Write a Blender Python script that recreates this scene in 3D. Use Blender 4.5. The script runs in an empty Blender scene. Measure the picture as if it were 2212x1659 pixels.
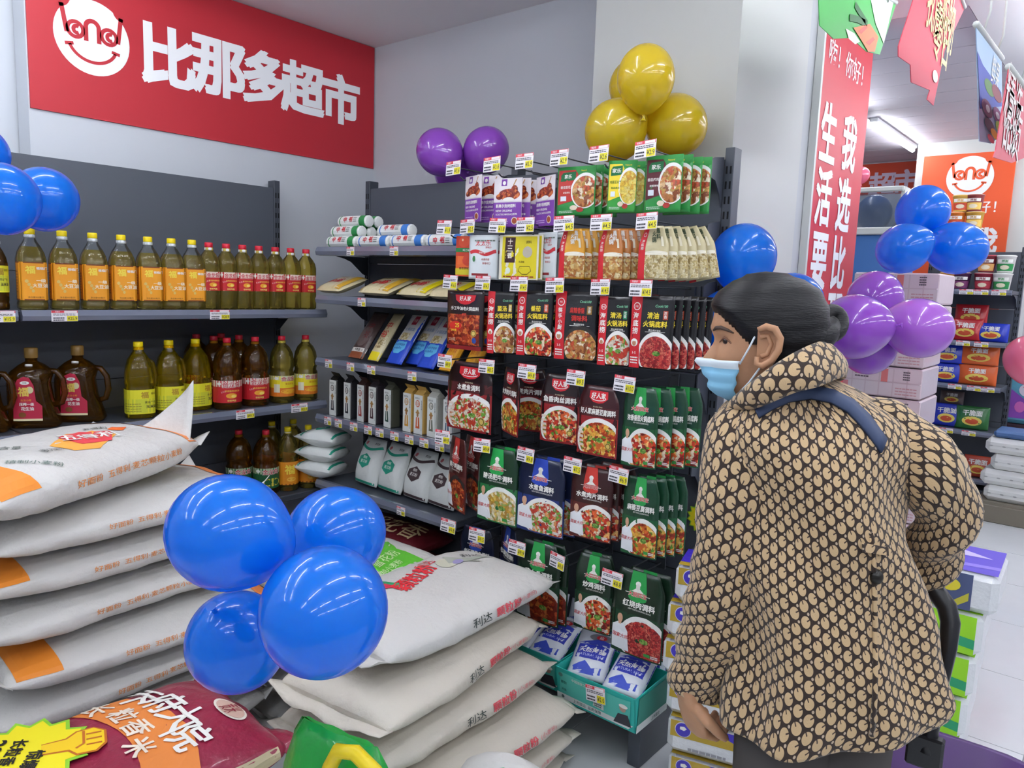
import bpy, bmesh, math, random
from mathutils import Vector, Matrix, noise
from mathutils.bvhtree import BVHTree
random.seed(7)
PI = math.pi
SC = bpy.context.scene
COL = SC.collection
# ------------------------------------------------------------------ camera, world, exposure
F_PX, YAW, PITCH, ROLL, CAM_H = 1630.95, 0.693045, 0.130627, 0.03522, 1.5
FW = Vector((-math.sin(YAW)*math.cos(PITCH), math.cos(YAW)*math.cos(PITCH), -math.sin(PITCH)))
_r = Vector((math.cos(YAW), math.sin(YAW), 0)); _u = _r.cross(FW)
RT = _r*math.cos(ROLL) + _u*math.sin(ROLL)
UP = -_r*math.sin(ROLL) + _u*math.cos(ROLL)
CAM = Vector((0, 0, CAM_H))
cam = bpy.data.cameras.new('camera'); camo = bpy.data.objects.new('camera', cam); COL.objects.link(camo)
cam.sensor_width = 36; cam.lens = 36*F_PX/2212; cam.clip_start = 0.05; cam.clip_end = 60
camo.matrix_world = Matrix(((RT.x, UP.x, -FW.x, 0), (RT.y, UP.y, -FW.y, 0), (RT.z, UP.z, -FW.z, CAM_H), (0, 0, 0, 1)))
SC.camera = camo
W = bpy.data.worlds.new('world'); SC.world = W; W.use_nodes = True
W.node_tree.nodes['Background'].inputs[0].default_value = (0.85, 0.9, 1, 1)
W.node_tree.nodes['Background'].inputs[1].default_value = 0.4
SC.view_settings.view_transform = 'Standard'; SC.view_settings.look = 'None'
SC.view_settings.exposure = 0.1; SC.view_settings.gamma = 1; SC.view_settings.use_curve_mapping = False
LAMP = 42.0

def at(x, y, X=None, Y=None, Z=None, D=None):
    """the point of the place seen at a pixel of the photograph, on a plane of the place"""
    d = FW + RT*((x-1106)/F_PX) - UP*((y-829.5)/F_PX)
    t = X/d.x if X is not None else Y/d.y if Y is not None else (Z-CAM_H)/d.z if Z is not None else D
    return CAM + d*t

# ------------------------------------------------------------------ materials
MATS = {}
def lin(h):
    h = h.lstrip('#'); c = [int(h[i:i+2], 16)/255 for i in (0, 2, 4)]
    return tuple(x/12.92 if x <= .04045 else ((x+.055)/1.055)**2.4 for x in c) + (1,)
def mat(name, col=None, rough=.5, metal=0, coat=0, trans=0, ior=1.45, emit=0, bump=None, spec=.5, alpha=1, var=0, sub=0):
    if name in MATS: return MATS[name]
    m = bpy.data.materials.new(name); m.use_nodes = True; nt = m.node_tree; b = nt.nodes['Principled BSDF']; I = b.inputs
    c = lin(col)
    I['Base Color'].default_value = c; I['Roughness'].default_value = rough; I['Metallic'].default_value = metal
    I['Coat Weight'].default_value = coat; I['Coat Roughness'].default_value = .06
    I['Transmission Weight'].default_value = trans; I['IOR'].default_value = ior; I['Specular IOR Level'].default_value = spec
    I['Alpha'].default_value = alpha
    if sub: I['Subsurface Weight'].default_value = sub; I['Subsurface Radius'].default_value = (.02, .008, .004)
    if emit: I['Emission Color'].default_value = c; I['Emission Strength'].default_value = emit
    tc = None
    if bump or var:
        tc = nt.nodes.new('ShaderNodeTexCoord'); n = nt.nodes.new('ShaderNodeTexNoise'); n.inputs['Detail'].default_value = 3
        nt.links.new(tc.outputs['Object'], n.inputs['Vector']); n.inputs['Scale'].default_value = bump[0] if bump else 8
        if bump:
            bp = nt.nodes.new('ShaderNodeBump'); bp.inputs['Strength'].default_value = bump[1]; bp.inputs['Distance'].default_value = bump[2] if len(bump) > 2 else .003
            nt.links.new(n.outputs['Fac'], bp.inputs['Height']); nt.links.new(bp.outputs['Normal'], I['Normal'])
        if var:
            mx = nt.nodes.new('ShaderNodeMix'); mx.data_type = 'RGBA'; mx.inputs['A'].default_value = c
            mx.inputs['B'].default_value = tuple(x*(1-var) for x in c[:3]) + (1,)
            nt.links.new(n.outputs['Fac'], mx.inputs['Factor']); nt.links.new(mx.outputs['Result'], I['Base Color'])
    MATS[name] = m
    return m
def glossy(col, rough=.28, coat=.25):        # printed film
    return mat('film ' + col, col, rough, coat=coat, bump=(38, .35, .004))
def flat(col, rough=.55):
    return mat('ink ' + col, col, rough)
def foodmat(name, cols, scale=55):
    if name in MATS: return MATS[name]
    m = bpy.data.materials.new(name); m.use_nodes = True; nt = m.node_tree; b = nt.nodes['Principled BSDF']
    tc = nt.nodes.new('ShaderNodeTexCoord'); nz = nt.nodes.new('ShaderNodeTexNoise'); nz.inputs['Scale'].default_value = scale*.7; nz.inputs['Detail'].default_value = 3
    mx = nt.nodes.new('ShaderNodeVectorMath'); mx.operation = 'MULTIPLY_ADD'; mx.inputs[1].default_value = (.025,)*3
    nt.links.new(tc.outputs['Object'], nz.inputs['Vector']); nt.links.new(nz.outputs['Color'], mx.inputs[0]); nt.links.new(tc.outputs['Object'], mx.inputs[2])
    v = nt.nodes.new('ShaderNodeTexVoronoi'); v.inputs['Scale'].default_value = scale; nt.links.new(mx.outputs[0], v.inputs['Vector'])
    sp = nt.nodes.new('ShaderNodeSeparateColor'); nt.links.new(v.outputs['Color'], sp.inputs[0])
    r = nt.nodes.new('ShaderNodeValToRGB'); r.color_ramp.interpolation = 'CONSTANT'
    el = r.color_ramp.elements
    for i, c in enumerate(cols):
        e = el[i] if i < 2 else el.new(i/len(cols))
        e.position = i/len(cols); e.color = lin(c)
    nt.links.new(sp.outputs[0], r.inputs[0])
    m2 = nt.nodes.new('ShaderNodeMix'); m2.data_type = 'RGBA'; m2.blend_type = 'MULTIPLY'; m2.inputs['Factor'].default_value = .55
    r2 = nt.nodes.new('ShaderNodeValToRGB'); r2.color_ramp.elements[0].color = (1, 1, 1, 1); r2.color_ramp.elements[1].color = (.25, .2, .18, 1)
    mm = nt.nodes.new('ShaderNodeMath'); mm.operation = 'MULTIPLY'; mm.inputs[1].default_value = 1.1
    nt.links.new(v.outputs['Distance'], mm.inputs[0]); nt.links.new(mm.outputs[0], r2.inputs[0])
    nt.links.new(r.outputs[0], m2.inputs['A']); nt.links.new(r2.outputs[0], m2.inputs['B']); nt.links.new(m2.outputs['Result'], b.inputs['Base Color'])
    b.inputs['Roughness'].default_value = .4
    MATS[name] = m
    return m
FOOD = {
 'red': foodmat('food red stew', ['#d0301c', '#f06a30', '#a01c10', '#ffc070', '#e03a1c', '#fbe8c8', '#7a1008', '#5f9a2c'], 105),
 'fish': foodmat('food fish broth', ['#e9e0cc', '#c9432b', '#f4efe2', '#eca060', '#d0402c', '#f8f0dc', '#6fae3a'], 105),
 'gold': foodmat('food golden soup', ['#e8c862', '#f0e2b0', '#d8a838', '#f6eccf', '#c89a40', '#9fae58', '#e0b878'], 85),
 'noodle': foodmat('food noodles', ['#e3c583', '#cf9d52', '#f0dfae', '#b87838', '#d9b56e', '#a9602c'], 110),
 'straw': foodmat('food vermicelli', ['#d8c998', '#efe6c4', '#bfa96a', '#e4d6a6', '#a8905a'], 140),
 'mush': foodmat('food mushrooms', ['#e8c08c', '#c07c44', '#fbecd0', '#dc9850', '#8d4a24', '#b8903e', '#c8502c'], 100),
 'tofu': foodmat('food tofu', ['#f0b040', '#e0702c', '#ffdc86', '#c03a14', '#f6c050', '#9a2c10', '#5f9a2c'], 105),
 'veg': foodmat('food broccoli', ['#5c9a34', '#7fb84a', '#3f7a28', '#98c45e'], 160),
 'roll': foodmat('food roast meat', ['#a83418', '#c8542a', '#7b1d0e', '#e07c3c', '#8a2412'], 100),
 'mince': foodmat('food red oil', ['#c0282e', '#a01c28', '#d84a40', '#8c1420', '#e07860'], 170),
 'corn': foodmat('food corn soup', ['#f0d04a', '#f7e588', '#e6b82c', '#f2dc6c', '#d8a028'], 110),
}
M_CHAR = mat('charcoal powder coat', '#41464f', .42, bump=(260, .15, .001))
M_CHARL = mat('charcoal panel', '#4d525b', .5, bump=(300, .12, .001))
M_DARK = mat('slot shadow black', '#0c0d10', .9)
M_RAIL = mat('smoky price rail plastic', '#6b7080', .12, coat=.6)
M_WHITE = mat('white ink', '#f2f1ee', .5)
M_WIRE = mat('grey hook wire', '#45484e', .35, metal=.4)

# ------------------------------------------------------------------ mesh helpers
class MB:
    def __init__(s): s.v = []; s.f = []; s.m = []; s.sm = []; s.uv = None
    def add(s, vs, fs, mi=0, smooth=False):
        o = len(s.v); s.v += [Vector(v) for v in vs]; s.f += [tuple(i+o for i in f) for f in fs]
        s.m += [mi]*len(fs); s.sm += [smooth]*len(fs); return s
    def box(s, x0, x1, y0, y1, z0, z1, mi=0, b=0):
        if b:
            b = min(b, (x1-x0)*.45, (y1-y0)*.45, (z1-z0)*.45)
            vs = []
            for z, k in ((z0, b), (z0+b, 0), (z1-b, 0), (z1, b)):
                e = b if not k else b*1.0
                if k:
                    p = [(x0+b, y0+b), (x1-b, y0+b), (x1-b, y1-b), (x0+b, y1-b)]; p = [q for q in p for _ in (0, 1)]
                else:
                    p = [(x0+b, y0), (x1-b, y0), (x1, y0+b), (x1, y1-b), (x1-b, y1), (x0+b, y1), (x0, y1-b), (x0, y0+b)]
                if k: p = [p[0], p[2], p[2], p[4], p[4], p[6], p[6], p[0]]
                vs += [(q[0], q[1], z) for q in p]
            fs = [tuple(range(7, -1, -1)), tuple(range(24, 32))]
            for r in range(3):
                for i in range(8): fs.append((r*8+i, r*8+(i+1) % 8, r*8+8+(i+1) % 8, r*8+8+i))
            return s.add(vs, fs, mi)
        vs = [(x, y, z) for z in (z0, z1) for x, y in ((x0, y0), (x1, y0), (x1, y1), (x0, y1))]
        return s.add(vs, [(3, 2, 1, 0), (4, 5, 6, 7), (0, 1, 5, 4), (1, 2, 6, 5), (2, 3, 7, 6), (3, 0, 4, 7)], mi)
    def tube(s, pts, r, n=8, mi=0, closed=False, smooth=True):
        pts = [Vector(p) for p in pts]; N = len(pts); rs = r if isinstance(r, (list, tuple)) else [r]*N
        vs = []; prev = None
        for i, p in enumerate(pts):
            a = pts[(i-1) % N] if closed or i > 0 else p; b = pts[(i+1) % N] if closed or i < N-1 else p
            t = (b-a).normalized()
            if prev is None:
                x = t.orthogonal().normalized()
            else:
                x = (prev - t*prev.dot(t)).normalized()
            prev = x; y = t.cross(x)
            vs += [p + (x*math.cos(2*PI*k/n) + y*math.sin(2*PI*k/n))*rs[i] for k in range(n)]
        fs = []
        for i in range(N if closed else N-1):
            j = (i+1) % N
            for k in range(n): fs.append((i*n+k, i*n+(k+1) % n, j*n+(k+1) % n, j*n+k))
        if not closed: fs += [tuple(range(n-1, -1, -1)), tuple((N-1)*n+k for k in range(n))]
        return s.add(vs, fs, mi, smooth)
    def rings(s, rings, mi=0, caps=True, smooth=True, mis=None):
        n = len(rings[0]); vs = [p for r in rings for p in r]; o = len(s.f)
        for i in range(len(rings)-1):
            fs = [(i*n+k, i*n+(k+1) % n, (i+1)*n+(k+1) % n, (i+1)*n+k) for k in range(n)]
            if i == 0: s.add(vs, fs, mis[i] if mis else mi, smooth); base = len(s.v)-len(vs)
            else:
                s.f += [tuple(q+base for q in f) for f in fs]; s.m += [mis[i] if mis else mi]*n; s.sm += [smooth]*n
        if caps:
            s.f += [tuple(base+k for k in range(n-1, -1, -1)), tuple(base+(len(rings)-1)*n+k for k in range(n))]
            s.m += [mis[0] if mis else mi, mis[-1] if mis else mi]; s.sm += [False, False]
        return s
    def lathe(s, prof, n=20, mi=0, mis=None, cx=0, cy=0, sq=0, caps=True):
        """prof: (radius, z); sq>0 makes the section squarish"""
        R = []
        for r, z in prof:
            ring = []
            for k in range(n):
                a = 2*PI*(k+.5)/n; c, d = math.cos(a), math.sin(a)
                q = 1
                if sq: q = (abs(c)**sq + abs(d)**sq)**(-1/sq)
                ring.append((cx+r*c*q, cy+r*d*q, z))
            R.append(ring)
        return s.rings(R, mi, caps, True, mis)
    def ellipsoid(s, c, r, nu=24, nv=14, mi=0, f=None):
        c = Vector(c); vs = [c+Vector((0, 0, r[2]))]
        for i in range(1, nv):
            t = PI*i/nv
            for k in range(nu):
                a = 2*PI*k/nu; vs.append(c+Vector((r[0]*math.sin(t)*math.cos(a), r[1]*math.sin(t)*math.sin(a), r[2]*math.cos(t))))
        vs.append(c-Vector((0, 0, r[2]))); fs = []
        for k in range(nu): fs.append((0, 1+k, 1+(k+1) % nu))
        for i in range(nv-2):
            for k in range(nu): a = 1+i*nu; fs.append((a+k, a+nu+k, a+nu+(k+1) % nu, a+(k+1) % nu))
        a = 1+(nv-2)*nu
        for k in range(nu): fs.append((a+k, len(vs)-1, a+(k+1) % nu))
        if f: vs = [f(v) for v in vs]
        return s.add(vs, fs, mi, True)
    def mesh(s, name, mats):
        me = bpy.data.meshes.new(name); me.from_pydata(s.v, [], s.f)
        for m in (mats if isinstance(mats, (list, tuple)) else [mats]): me.materials.append(m)
        me.polygons.foreach_set('material_index', s.m); me.polygons.foreach_set('use_smooth', s.sm)
        if s.uv:
            l = me.uv_layers.new(name='uv')
            for lp in me.loops: l.data[lp.index].uv = s.uv[lp.vertex_index]
        me.update(); return me
    def build(s, name, mats, parent=None): return link(name, s.mesh(name, mats), parent)
def link(name, me, parent=None):
    o = bpy.data.objects.new(name, me); COL.objects.link(o)
    if parent: o.parent = parent
    return o
def tag(o, label, cat, group=None, kind=None):
    if label: o['label'] = label
    if cat: o['category'] = cat
    if group: o['group'] = group
    if kind: o['kind'] = kind
    return o
def thing(name, label, cat, loc=(0, 0, 0), rz=0, group=None, M=None):
    o = bpy.data.objects.new(name, None); COL.objects.link(o); o.empty_display_size = .03
    if M is not None: o.matrix_world = M
    else: o.location = loc; o.rotation_euler = (0, 0, rz)
    return tag(o, label, cat, group)
KIDS = {}
def kids(o):
    return [c for c in o.children]
def dup(root, label, loc=None, rot=None, group=None):
    r = root.copy(); COL.objects.link(r)
    if loc is not None: r.location = loc
    if rot is not None: r.rotation_euler = rot
    r['label'] = label
    if group: r['group'] = group
    for ch in kids(root):
        c = ch.copy(); COL.objects.link(c); c.parent = r
        for g in kids(ch):
            d = g.copy(); COL.objects.link(d); d.parent = c
    return r
def struct(name, mb, m, parent=None):
    o = mb.build(name, m, parent)
    if not parent: o['kind'] = 'structure'
    return o

# ------------------------------------------------------------------ printing on surfaces
_TX = {}
_cu = bpy.data.curves.new('type', 'FONT'); _cu.resolution_u = 2; _to = bpy.data.objects.new('type', _cu); COL.objects.link(_to)
def glyphs(s, bold=.012):
    """outline letters; heavier weights are laid down several times slightly shifted"""
    k = (s, bold)
    if k in _TX: return _TX[k]
    _cu.body = s; _cu.offset = min(bold, .006)
    dg = bpy.context.evaluated_depsgraph_get(); dg.update()
    me = bpy.data.meshes.new_from_object(_to.evaluated_get(dg))
    vs = [(v.co.x, v.co.y) for v in me.vertices]; fs = [tuple(p.vertices) for p in me.polygons]
    bpy.data.meshes.remove(me)
    xs = [v[0] for v in vs]; ys = [v[1] for v in vs]
    cx, cy, h = (min(xs)+max(xs))/2, (min(ys)+max(ys))/2, max(ys)-min(ys)
    _TX[k] = ([((x-cx)/h, (y-cy)/h) for x, y in vs], fs, (max(xs)-min(xs))/h)
    return _TX[k]
class Print:
    """ink laid on a surface S(x, y) -> point, in metres along the surface; x from the middle, y from the bottom of a w by h field"""
    def __init__(s, S, w, h, eps=.0007, out=None):
        s.S, s.w, s.h, s.eps, s.mb, s.mats, s.out = S, w, h, eps, MB(), [], out
    def mi(s, m):
        if isinstance(m, str): m = flat(m)
        if m not in s.mats: s.mats.append(m)
        return s.mats.index(m)
    def put(s, pts, fs, m, k):
        d = 1e-3; vs = []
        for x, y in pts:
            p = Vector(s.S(x, y)); a = Vector(s.S(x+d, y))-p; b = Vector(s.S(x, y+d))-p
            n = a.cross(b); n = n.normalized() if n.length > 1e-12 else Vector((0, -1, 0))
            if s.out and n.dot(s.out) < 0: n = -n
            vs.append(p + n*(s.eps*(1+.6*k)))
        s.mb.add(vs, fs, s.mi(m)); return s
    def rect(s, x0, y0, x1, y1, m, k=0, nx=8, ny=8):
        w, h = s.w, s.h
        pts = [((x0+(x1-x0)*i/nx)*w, (y0+(y1-y0)*j/ny)*h) for j in range(ny+1) for i in range(nx+1)]
        fs = [(j*(nx+1)+i, j*(nx+1)+i+1, (j+1)*(nx+1)+i+1, (j+1)*(nx+1)+i) for j in range(ny) for i in range(nx)]
        return s.put(pts, fs, m, k)
    def ell(s, cx, cy, rx, ry, m, k=0, n=24, rg=4, clip=None, rot=0, iso=False):
        """rx, ry as fractions of w, h (iso: both of w)"""
        w, h = s.w, s.h; RX, RY = rx*w, (ry*w if iso else ry*h)
        pts = [(cx*w, cy*h)]; cr, sr = math.cos(rot), math.sin(rot)
        for r in range(1, rg+1):
            for i in range(n):
                a = 2*PI*i/n; x, y = RX*r/rg*math.cos(a), RY*r/rg*math.sin(a)
                pts.append((cx*w+x*cr-y*sr, cy*h+x*sr+y*cr))
        if clip: pts = [(min(max(x, clip[0]*w), clip[2]*w), min(max(y, clip[1]*h), clip[3]*h)) for x, y in pts]
        fs = [(0, 1+i, 1+(i+1) % n) for i in range(n)]
        for r in range(rg-1):
            a = 1+r*n; fs += [(a+i, a+n+i, a+n+(i+1) % n, a+(i+1) % n) for i in range(n)]
        return s.put(pts, fs, m, k)
    def ring(s, cx, cy, rx, ry, f, m, k=0, n=44, clip=None, dy=0):
        w, h = s.w, s.h; pts = []
        for j in range(3):
            q = 1-(1-f)*j/2
            for i in range(n):
                a = 2*PI*i/n; x, y = (cx+rx*q*math.cos(a))*w, (cy+dy*j/2+ry*q*math.sin(a))*h
                if clip: x, y = min(max(x, clip[0]*w), clip[2]*w), min(max(y, clip[1]*h), clip[3]*h)
                pts.append((x, y))
        return s.put(pts, [(j*n+i, j*n+(i+1) % n, (j+1)*n+(i+1) % n, (j+1)*n+i) for j in range(2) for i in range(n)], m, k)
    def poly(s, pts, m, k=0, sub=3):
        """star-shaped polygon about its centroid, in fractions"""
        P = []
        for i, p in enumerate(pts):
            q = pts[(i+1) % len(pts)]
            for t in range(sub): P.append(((p[0]+(q[0]-p[0])*t/sub)*s.w, (p[1]+(q[1]-p[1])*t/sub)*s.h))
        c = (sum(p[0] for p in P)/len(P), sum(p[1] for p in P)/len(P)); n = len(P); V = [c]
        for r in (1/3, 2/3, 1): V += [(c[0]+(p[0]-c[0])*r, c[1]+(p[1]-c[1])*r) for p in P]
        fs = [(0, 1+i, 1+(i+1) % n) for i in range(n)]
        for r in range(2):
            a = 1+r*n; fs += [(a+i, a+n+i, a+n+(i+1) % n, a+(i+1) % n) for i in range(n)]
        return s.put(V, fs, m, k)
    def txt(s, t, cx, cy, hf, m, k=1, maxw=None, bold=.012, rot=0, sx=1, shear=0):
        vs, fs, asp = glyphs(t, bold); H = hf*s.h; sc = H
        if maxw and asp*H*sx > maxw*s.w: sx *= maxw*s.w/(asp*H*sx)
        cr, sr = math.cos(rot), math.sin(rot); d = bold*.8
        for n, (ax, ay) in enumerate(((d, d), (-d, d), (d, -d), (-d, -d)) if bold > .012 else ((0, 0),)):
            pts = [(cx*s.w + ((x+ax)*sc*sx+y*sc*shear)*cr - (y+ay)*sc*sr, cy*s.h + ((x+ax)*sc*sx+y*sc*shear)*sr + (y+ay)*sc*cr) for x, y in vs]
            s.put(pts, fs, m, k+.15*n)
        return s
    def vtxt(s, t, cx, ytop, ch, m, k=1, pitch=1.15, bold=.012, maxw=None):
        for i, c in enumerate(t): s.txt(c, cx, ytop-ch*(.5+i*pitch), ch, m, k, maxw=maxw, bold=bold)
        return s
    def line(s, pts, wd, m, k=1, closed=False):
        """ribbon along points (metres), width wd (metres)"""
        P = [Vector((p[0], p[1])) for p in pts]; n = len(P); V = []
        for i in range(n):
            a = P[i-1] if i or closed else P[i]; b = P[(i+1) % n] if i < n-1 or closed else P[i]
            t = (b-a).normalized(); q = Vector((-t.y, t.x))*wd/2; V += [tuple(P[i]-q), tuple(P[i]+q)]
        fs = [(2*i, 2*((i+1) % n), 2*((i+1) % n)+1, 2*i+1) for i in range(n if closed else n-1)]
        return s.put(V, fs, m, k)
    def bars(s, x0, y0, x1, y1, n, m, k=1, fill=.5, seed=1):
        """small print seen as broken lines"""
        rr = random.Random(seed); dy = (y1-y0)/n
        for i in range(n):
            x = x0
            while x < x1-.01:
                l = rr.uniform(.06, .16)*(x1-x0) + .01; e = min(x+l, x1)
                s.rect(x, y0+dy*i, e, y0+dy*(i+fill), m, k, 1, 1); x = e + (x1-x0)*.025
        return s
    def build(s, name, parent): return s.mb.build(name, s.mats, parent)
def plane(o, ex, ey):
    o, ex, ey = Vector(o), Vector(ex), Vector(ey)
    return lambda x, y: o + ex*x + ey*y
def bna(P, cx, cy, R, fg, bg, k=2):
    """the smiling round shop sign with the three letters; centre and radius in metres"""
    P.ell(cx/P.w, cy/P.h, R/P.w, R/P.h, bg, k, 48, 3)
    w = .085*R
    def A(x, y, r, a0, a1, n=20, rx=None): return [(cx+R*(x+(rx or r)*math.cos(math.radians(a0+(a1-a0)*i/n))), cy+R*(y+r*math.sin(math.radians(a0+(a1-a0)*i/n)))) for i in range(n+1)]
    L = lambda p: [(cx+R*x, cy+R*y) for x, y in p]
    P.line(L([(-.78, .72), (-.66, .0)]), w*1.4, fg, k+1); P.line(A(-.44, .12, .2, 0, 360), w*1.2, fg, k+1); P.line(A(-.40, .12, .09, 60, 300), w*1.2, fg, k+1)
    P.line(L([(-.17, -.12), (-.17, .25)])+A(0, .27, .17, 180, 0)+L([(.17, .25), (.17, -.12)]), w*1.4, fg, k+1)
    P.line(A(.44, .12, .2, 0, 360), w*1.2, fg, k+1); P.line(A(.48, .12, .09, 60, 300), w*1.2, fg, k+1); P.line(L([(.78, .72), (.68, .0)]), w*1.4, fg, k+1)
    P.line(A(0, -.1, .56, 200, 340, 28, .64), w, fg, k+1)
    P.line(L([(-.72, -.3), (-.5, -.26)]), w, fg, k+1); P.line(L([(.72, -.3), (.5, -.26)]), w, fg, k+1)
    P.line(A(-.84, .9, .22, 270, 350), w*1.5, fg, k+1); P.line(A(.84, .9, .22, 190, 270), w*1.5, fg, k+1)
# ------------------------------------------------------------------ the room
M_WALL = mat('painted wall', '#c6cad0', .7, bump=(120, .05, .001)); M_COLM = mat('pillar paint', '#c2c3c0', .65, bump=(120, .05, .001))
M_CEIL = mat('ceiling paint', '#f2f2f4', .8); M_CEIL2 = mat('ceiling strip', '#d0ccd6', .6)
M_TILE = mat('glazed floor tile', '#d9dcde', .13, var=.06, spec=.6); M_GROUT = mat('floor joint', '#8d9093', .8)
CZ = 2.77; XL, YB = -3.43, 2.84
fl = struct('floor', MB().box(-3.8, 4.2, -3.6, 10, -.06, -.003), M_GROUT)
tl = MB().box(-.298, .298, -.298, .298, -.004, 0).mesh('tile', M_TILE)
for i in range(-6, 3):
    for j in range(-1, 17):
        x, y = i*.6+.15, j*.6+.23
        if y > 3.2 and x < -1.9 or y < .2 and x > .6: continue
        o = link('tile', tl, fl); o.location = (x, y, 0)
struct('ceiling', MB().box(-3.8, -.73, -3.6, 3.9, CZ, CZ+.1).box(-.73, 4.2, -3.6, 10, CZ-.012, CZ+.1), M_CEIL)
c2 = struct('ceiling', MB().box(-3.8, -.73, 3.9, 10, CZ+.012, CZ+.1), mat('ceiling joint', '#9a98a0', .8))
pm = MB().box(-1.53, 1.53, -.146, .146, 0, .012).mesh('panel', M_CEIL2)
for j in range(21):
    o = link('panel', pm, c2); o.location = (-2.27, 4.05+.3*j, CZ)
struct('wall_left', MB().box(XL-.12, XL, 1.12, YB+.1, 0, CZ).box(XL-.5, XL-.13, -3.6, 1.14, 0, CZ), M_WALL)
struct('wall_back', MB().box(XL-.1, -1.2, YB, YB+.1, 0, CZ), M_WALL)
struct('wall_pillar', MB().box(-1.725, -1.14, 2.5, YB+.3, 0, CZ), M_COLM)
struct('wall_right', MB().box(-1.3, -1.142, YB+.302, 3.96, 0, CZ), mat('return wall paint', '#b8bbbf', .65))
struct('wall_far', MB().box(-3.8, 4.2, 7.85, 7.95, 0, CZ), mat('far wall paint', '#d6ccd6', .7))
struct('wall_side', MB().box(4.1, 4.2, -3.6, 10, 0, CZ), M_WALL)
struct('wall_front', MB().box(-3.8, 4.2, -3.6, -3.5, 0, CZ), M_WALL)
struct('wall_deep', MB().box(-3.9, -3.8, -3.6, 10, 0, CZ), M_WALL)

# ------------------------------------------------------------------ ceiling lamps: two-foot and four-foot tubes in rows along the aisle, plus an unseen pair added over the nook for brightness
M_TUBE = mat('lit tube', '#f4f8ff', .5, emit=LAMP); M_FIX = mat('lamp body white', '#eceef0', .4)
fx = thing('tube_lamp', 'lit tube lamp on the strip ceiling beyond the red banner', 'lamp', (-1.64, 6.5, CZ))
MB().box(-.028, .028, -.6, .6, -.03, 0, 0, .006).build('lamp_body', M_FIX, fx)
MB().tube([(0, -.58, -.045), (0, .58, -.045)], .017, 8).build('tube', M_TUBE, fx)
LM = [(-1.64, y) for y in (4.95,)] + [(x, y) for x in (-.35, .9, 2.3) for y in (-2.0, -.5, 1.0, 2.5, 4.2, 5.8, 7.1)] + [(-1.9, -1.6), (-1.9, -.1), (-2.9, -.6), (-2.9, -2.2), (-2.75, .75), (-1.45, 1.2)]  # last pair: lamps out of view, added to brighten the nook walls
for i, (x, y) in enumerate(LM):
    dup(fx, 'lit tube lamp in the ceiling rows above the aisles', (x, y, CZ - (.012 if x > -.73 else 0)), group='tube lamps above the aisles')

# ------------------------------------------------------------------ shop sign on the wall beside the oil shelves
M_RED = mat('sign red', '#b62430', .5); M_SW = mat('sign white', '#f4f6f8', .5)
a, b = at(55.3, 0, X=XL+.01), at(809.5, 100.4, X=XL+.01); c = at(803.9, 363, X=XL+.01); a2 = at(66.8, 233.6, X=XL+.01)
y0, y1 = a2.y, min(b.y, YB-.005); z1, z0 = CZ-.003, (a2.z+c.z)/2
sg = thing('wall_sign', 'big red sign with white round smiling emblem and five white characters', 'sign', (XL, (y0+y1)/2, z0))
MB().box(.001, .009, (y0-y1)/2, (y1-y0)/2, 0, z1-z0).build('sign_board', M_RED, sg)
SW, SH = y1-y0, z1-z0
P = Print(plane((.009, 0, 0), (0, 1, 0), (0, 0, 1)), SW, SH, .0008)
for ch, px_, py_ in (('比', 365, 124), ('那', 474, 148), ('多', 573, 170), ('超', 655, 192), ('市', 737, 215)):
    P = Print(plane((.009, 0, 0), (0, 1, 0), (0, 0, 1)), SW, SH, .0008)
    q = at(px_, py_, X=XL+.01); P.txt(ch, (q.y-(y0+y1)/2)/SW, (q.z-z0)/SH, .24/SH, M_SW, 1, bold=.042); P.build('character', sg)
P = Print(plane((.009, 0, 0), (0, 1, 0), (0, 0, 1)), SW, SH, .0008)
q = at(200, 82, X=XL+.01); e1 = at(120, 60, X=XL+.01); e2 = at(285, 112, X=XL+.01)
bna(P, q.y-(y0+y1)/2, q.z-z0, (e2.y-e1.y)/2, M_RED, M_SW, 1); P.build('logo', sg)

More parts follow.
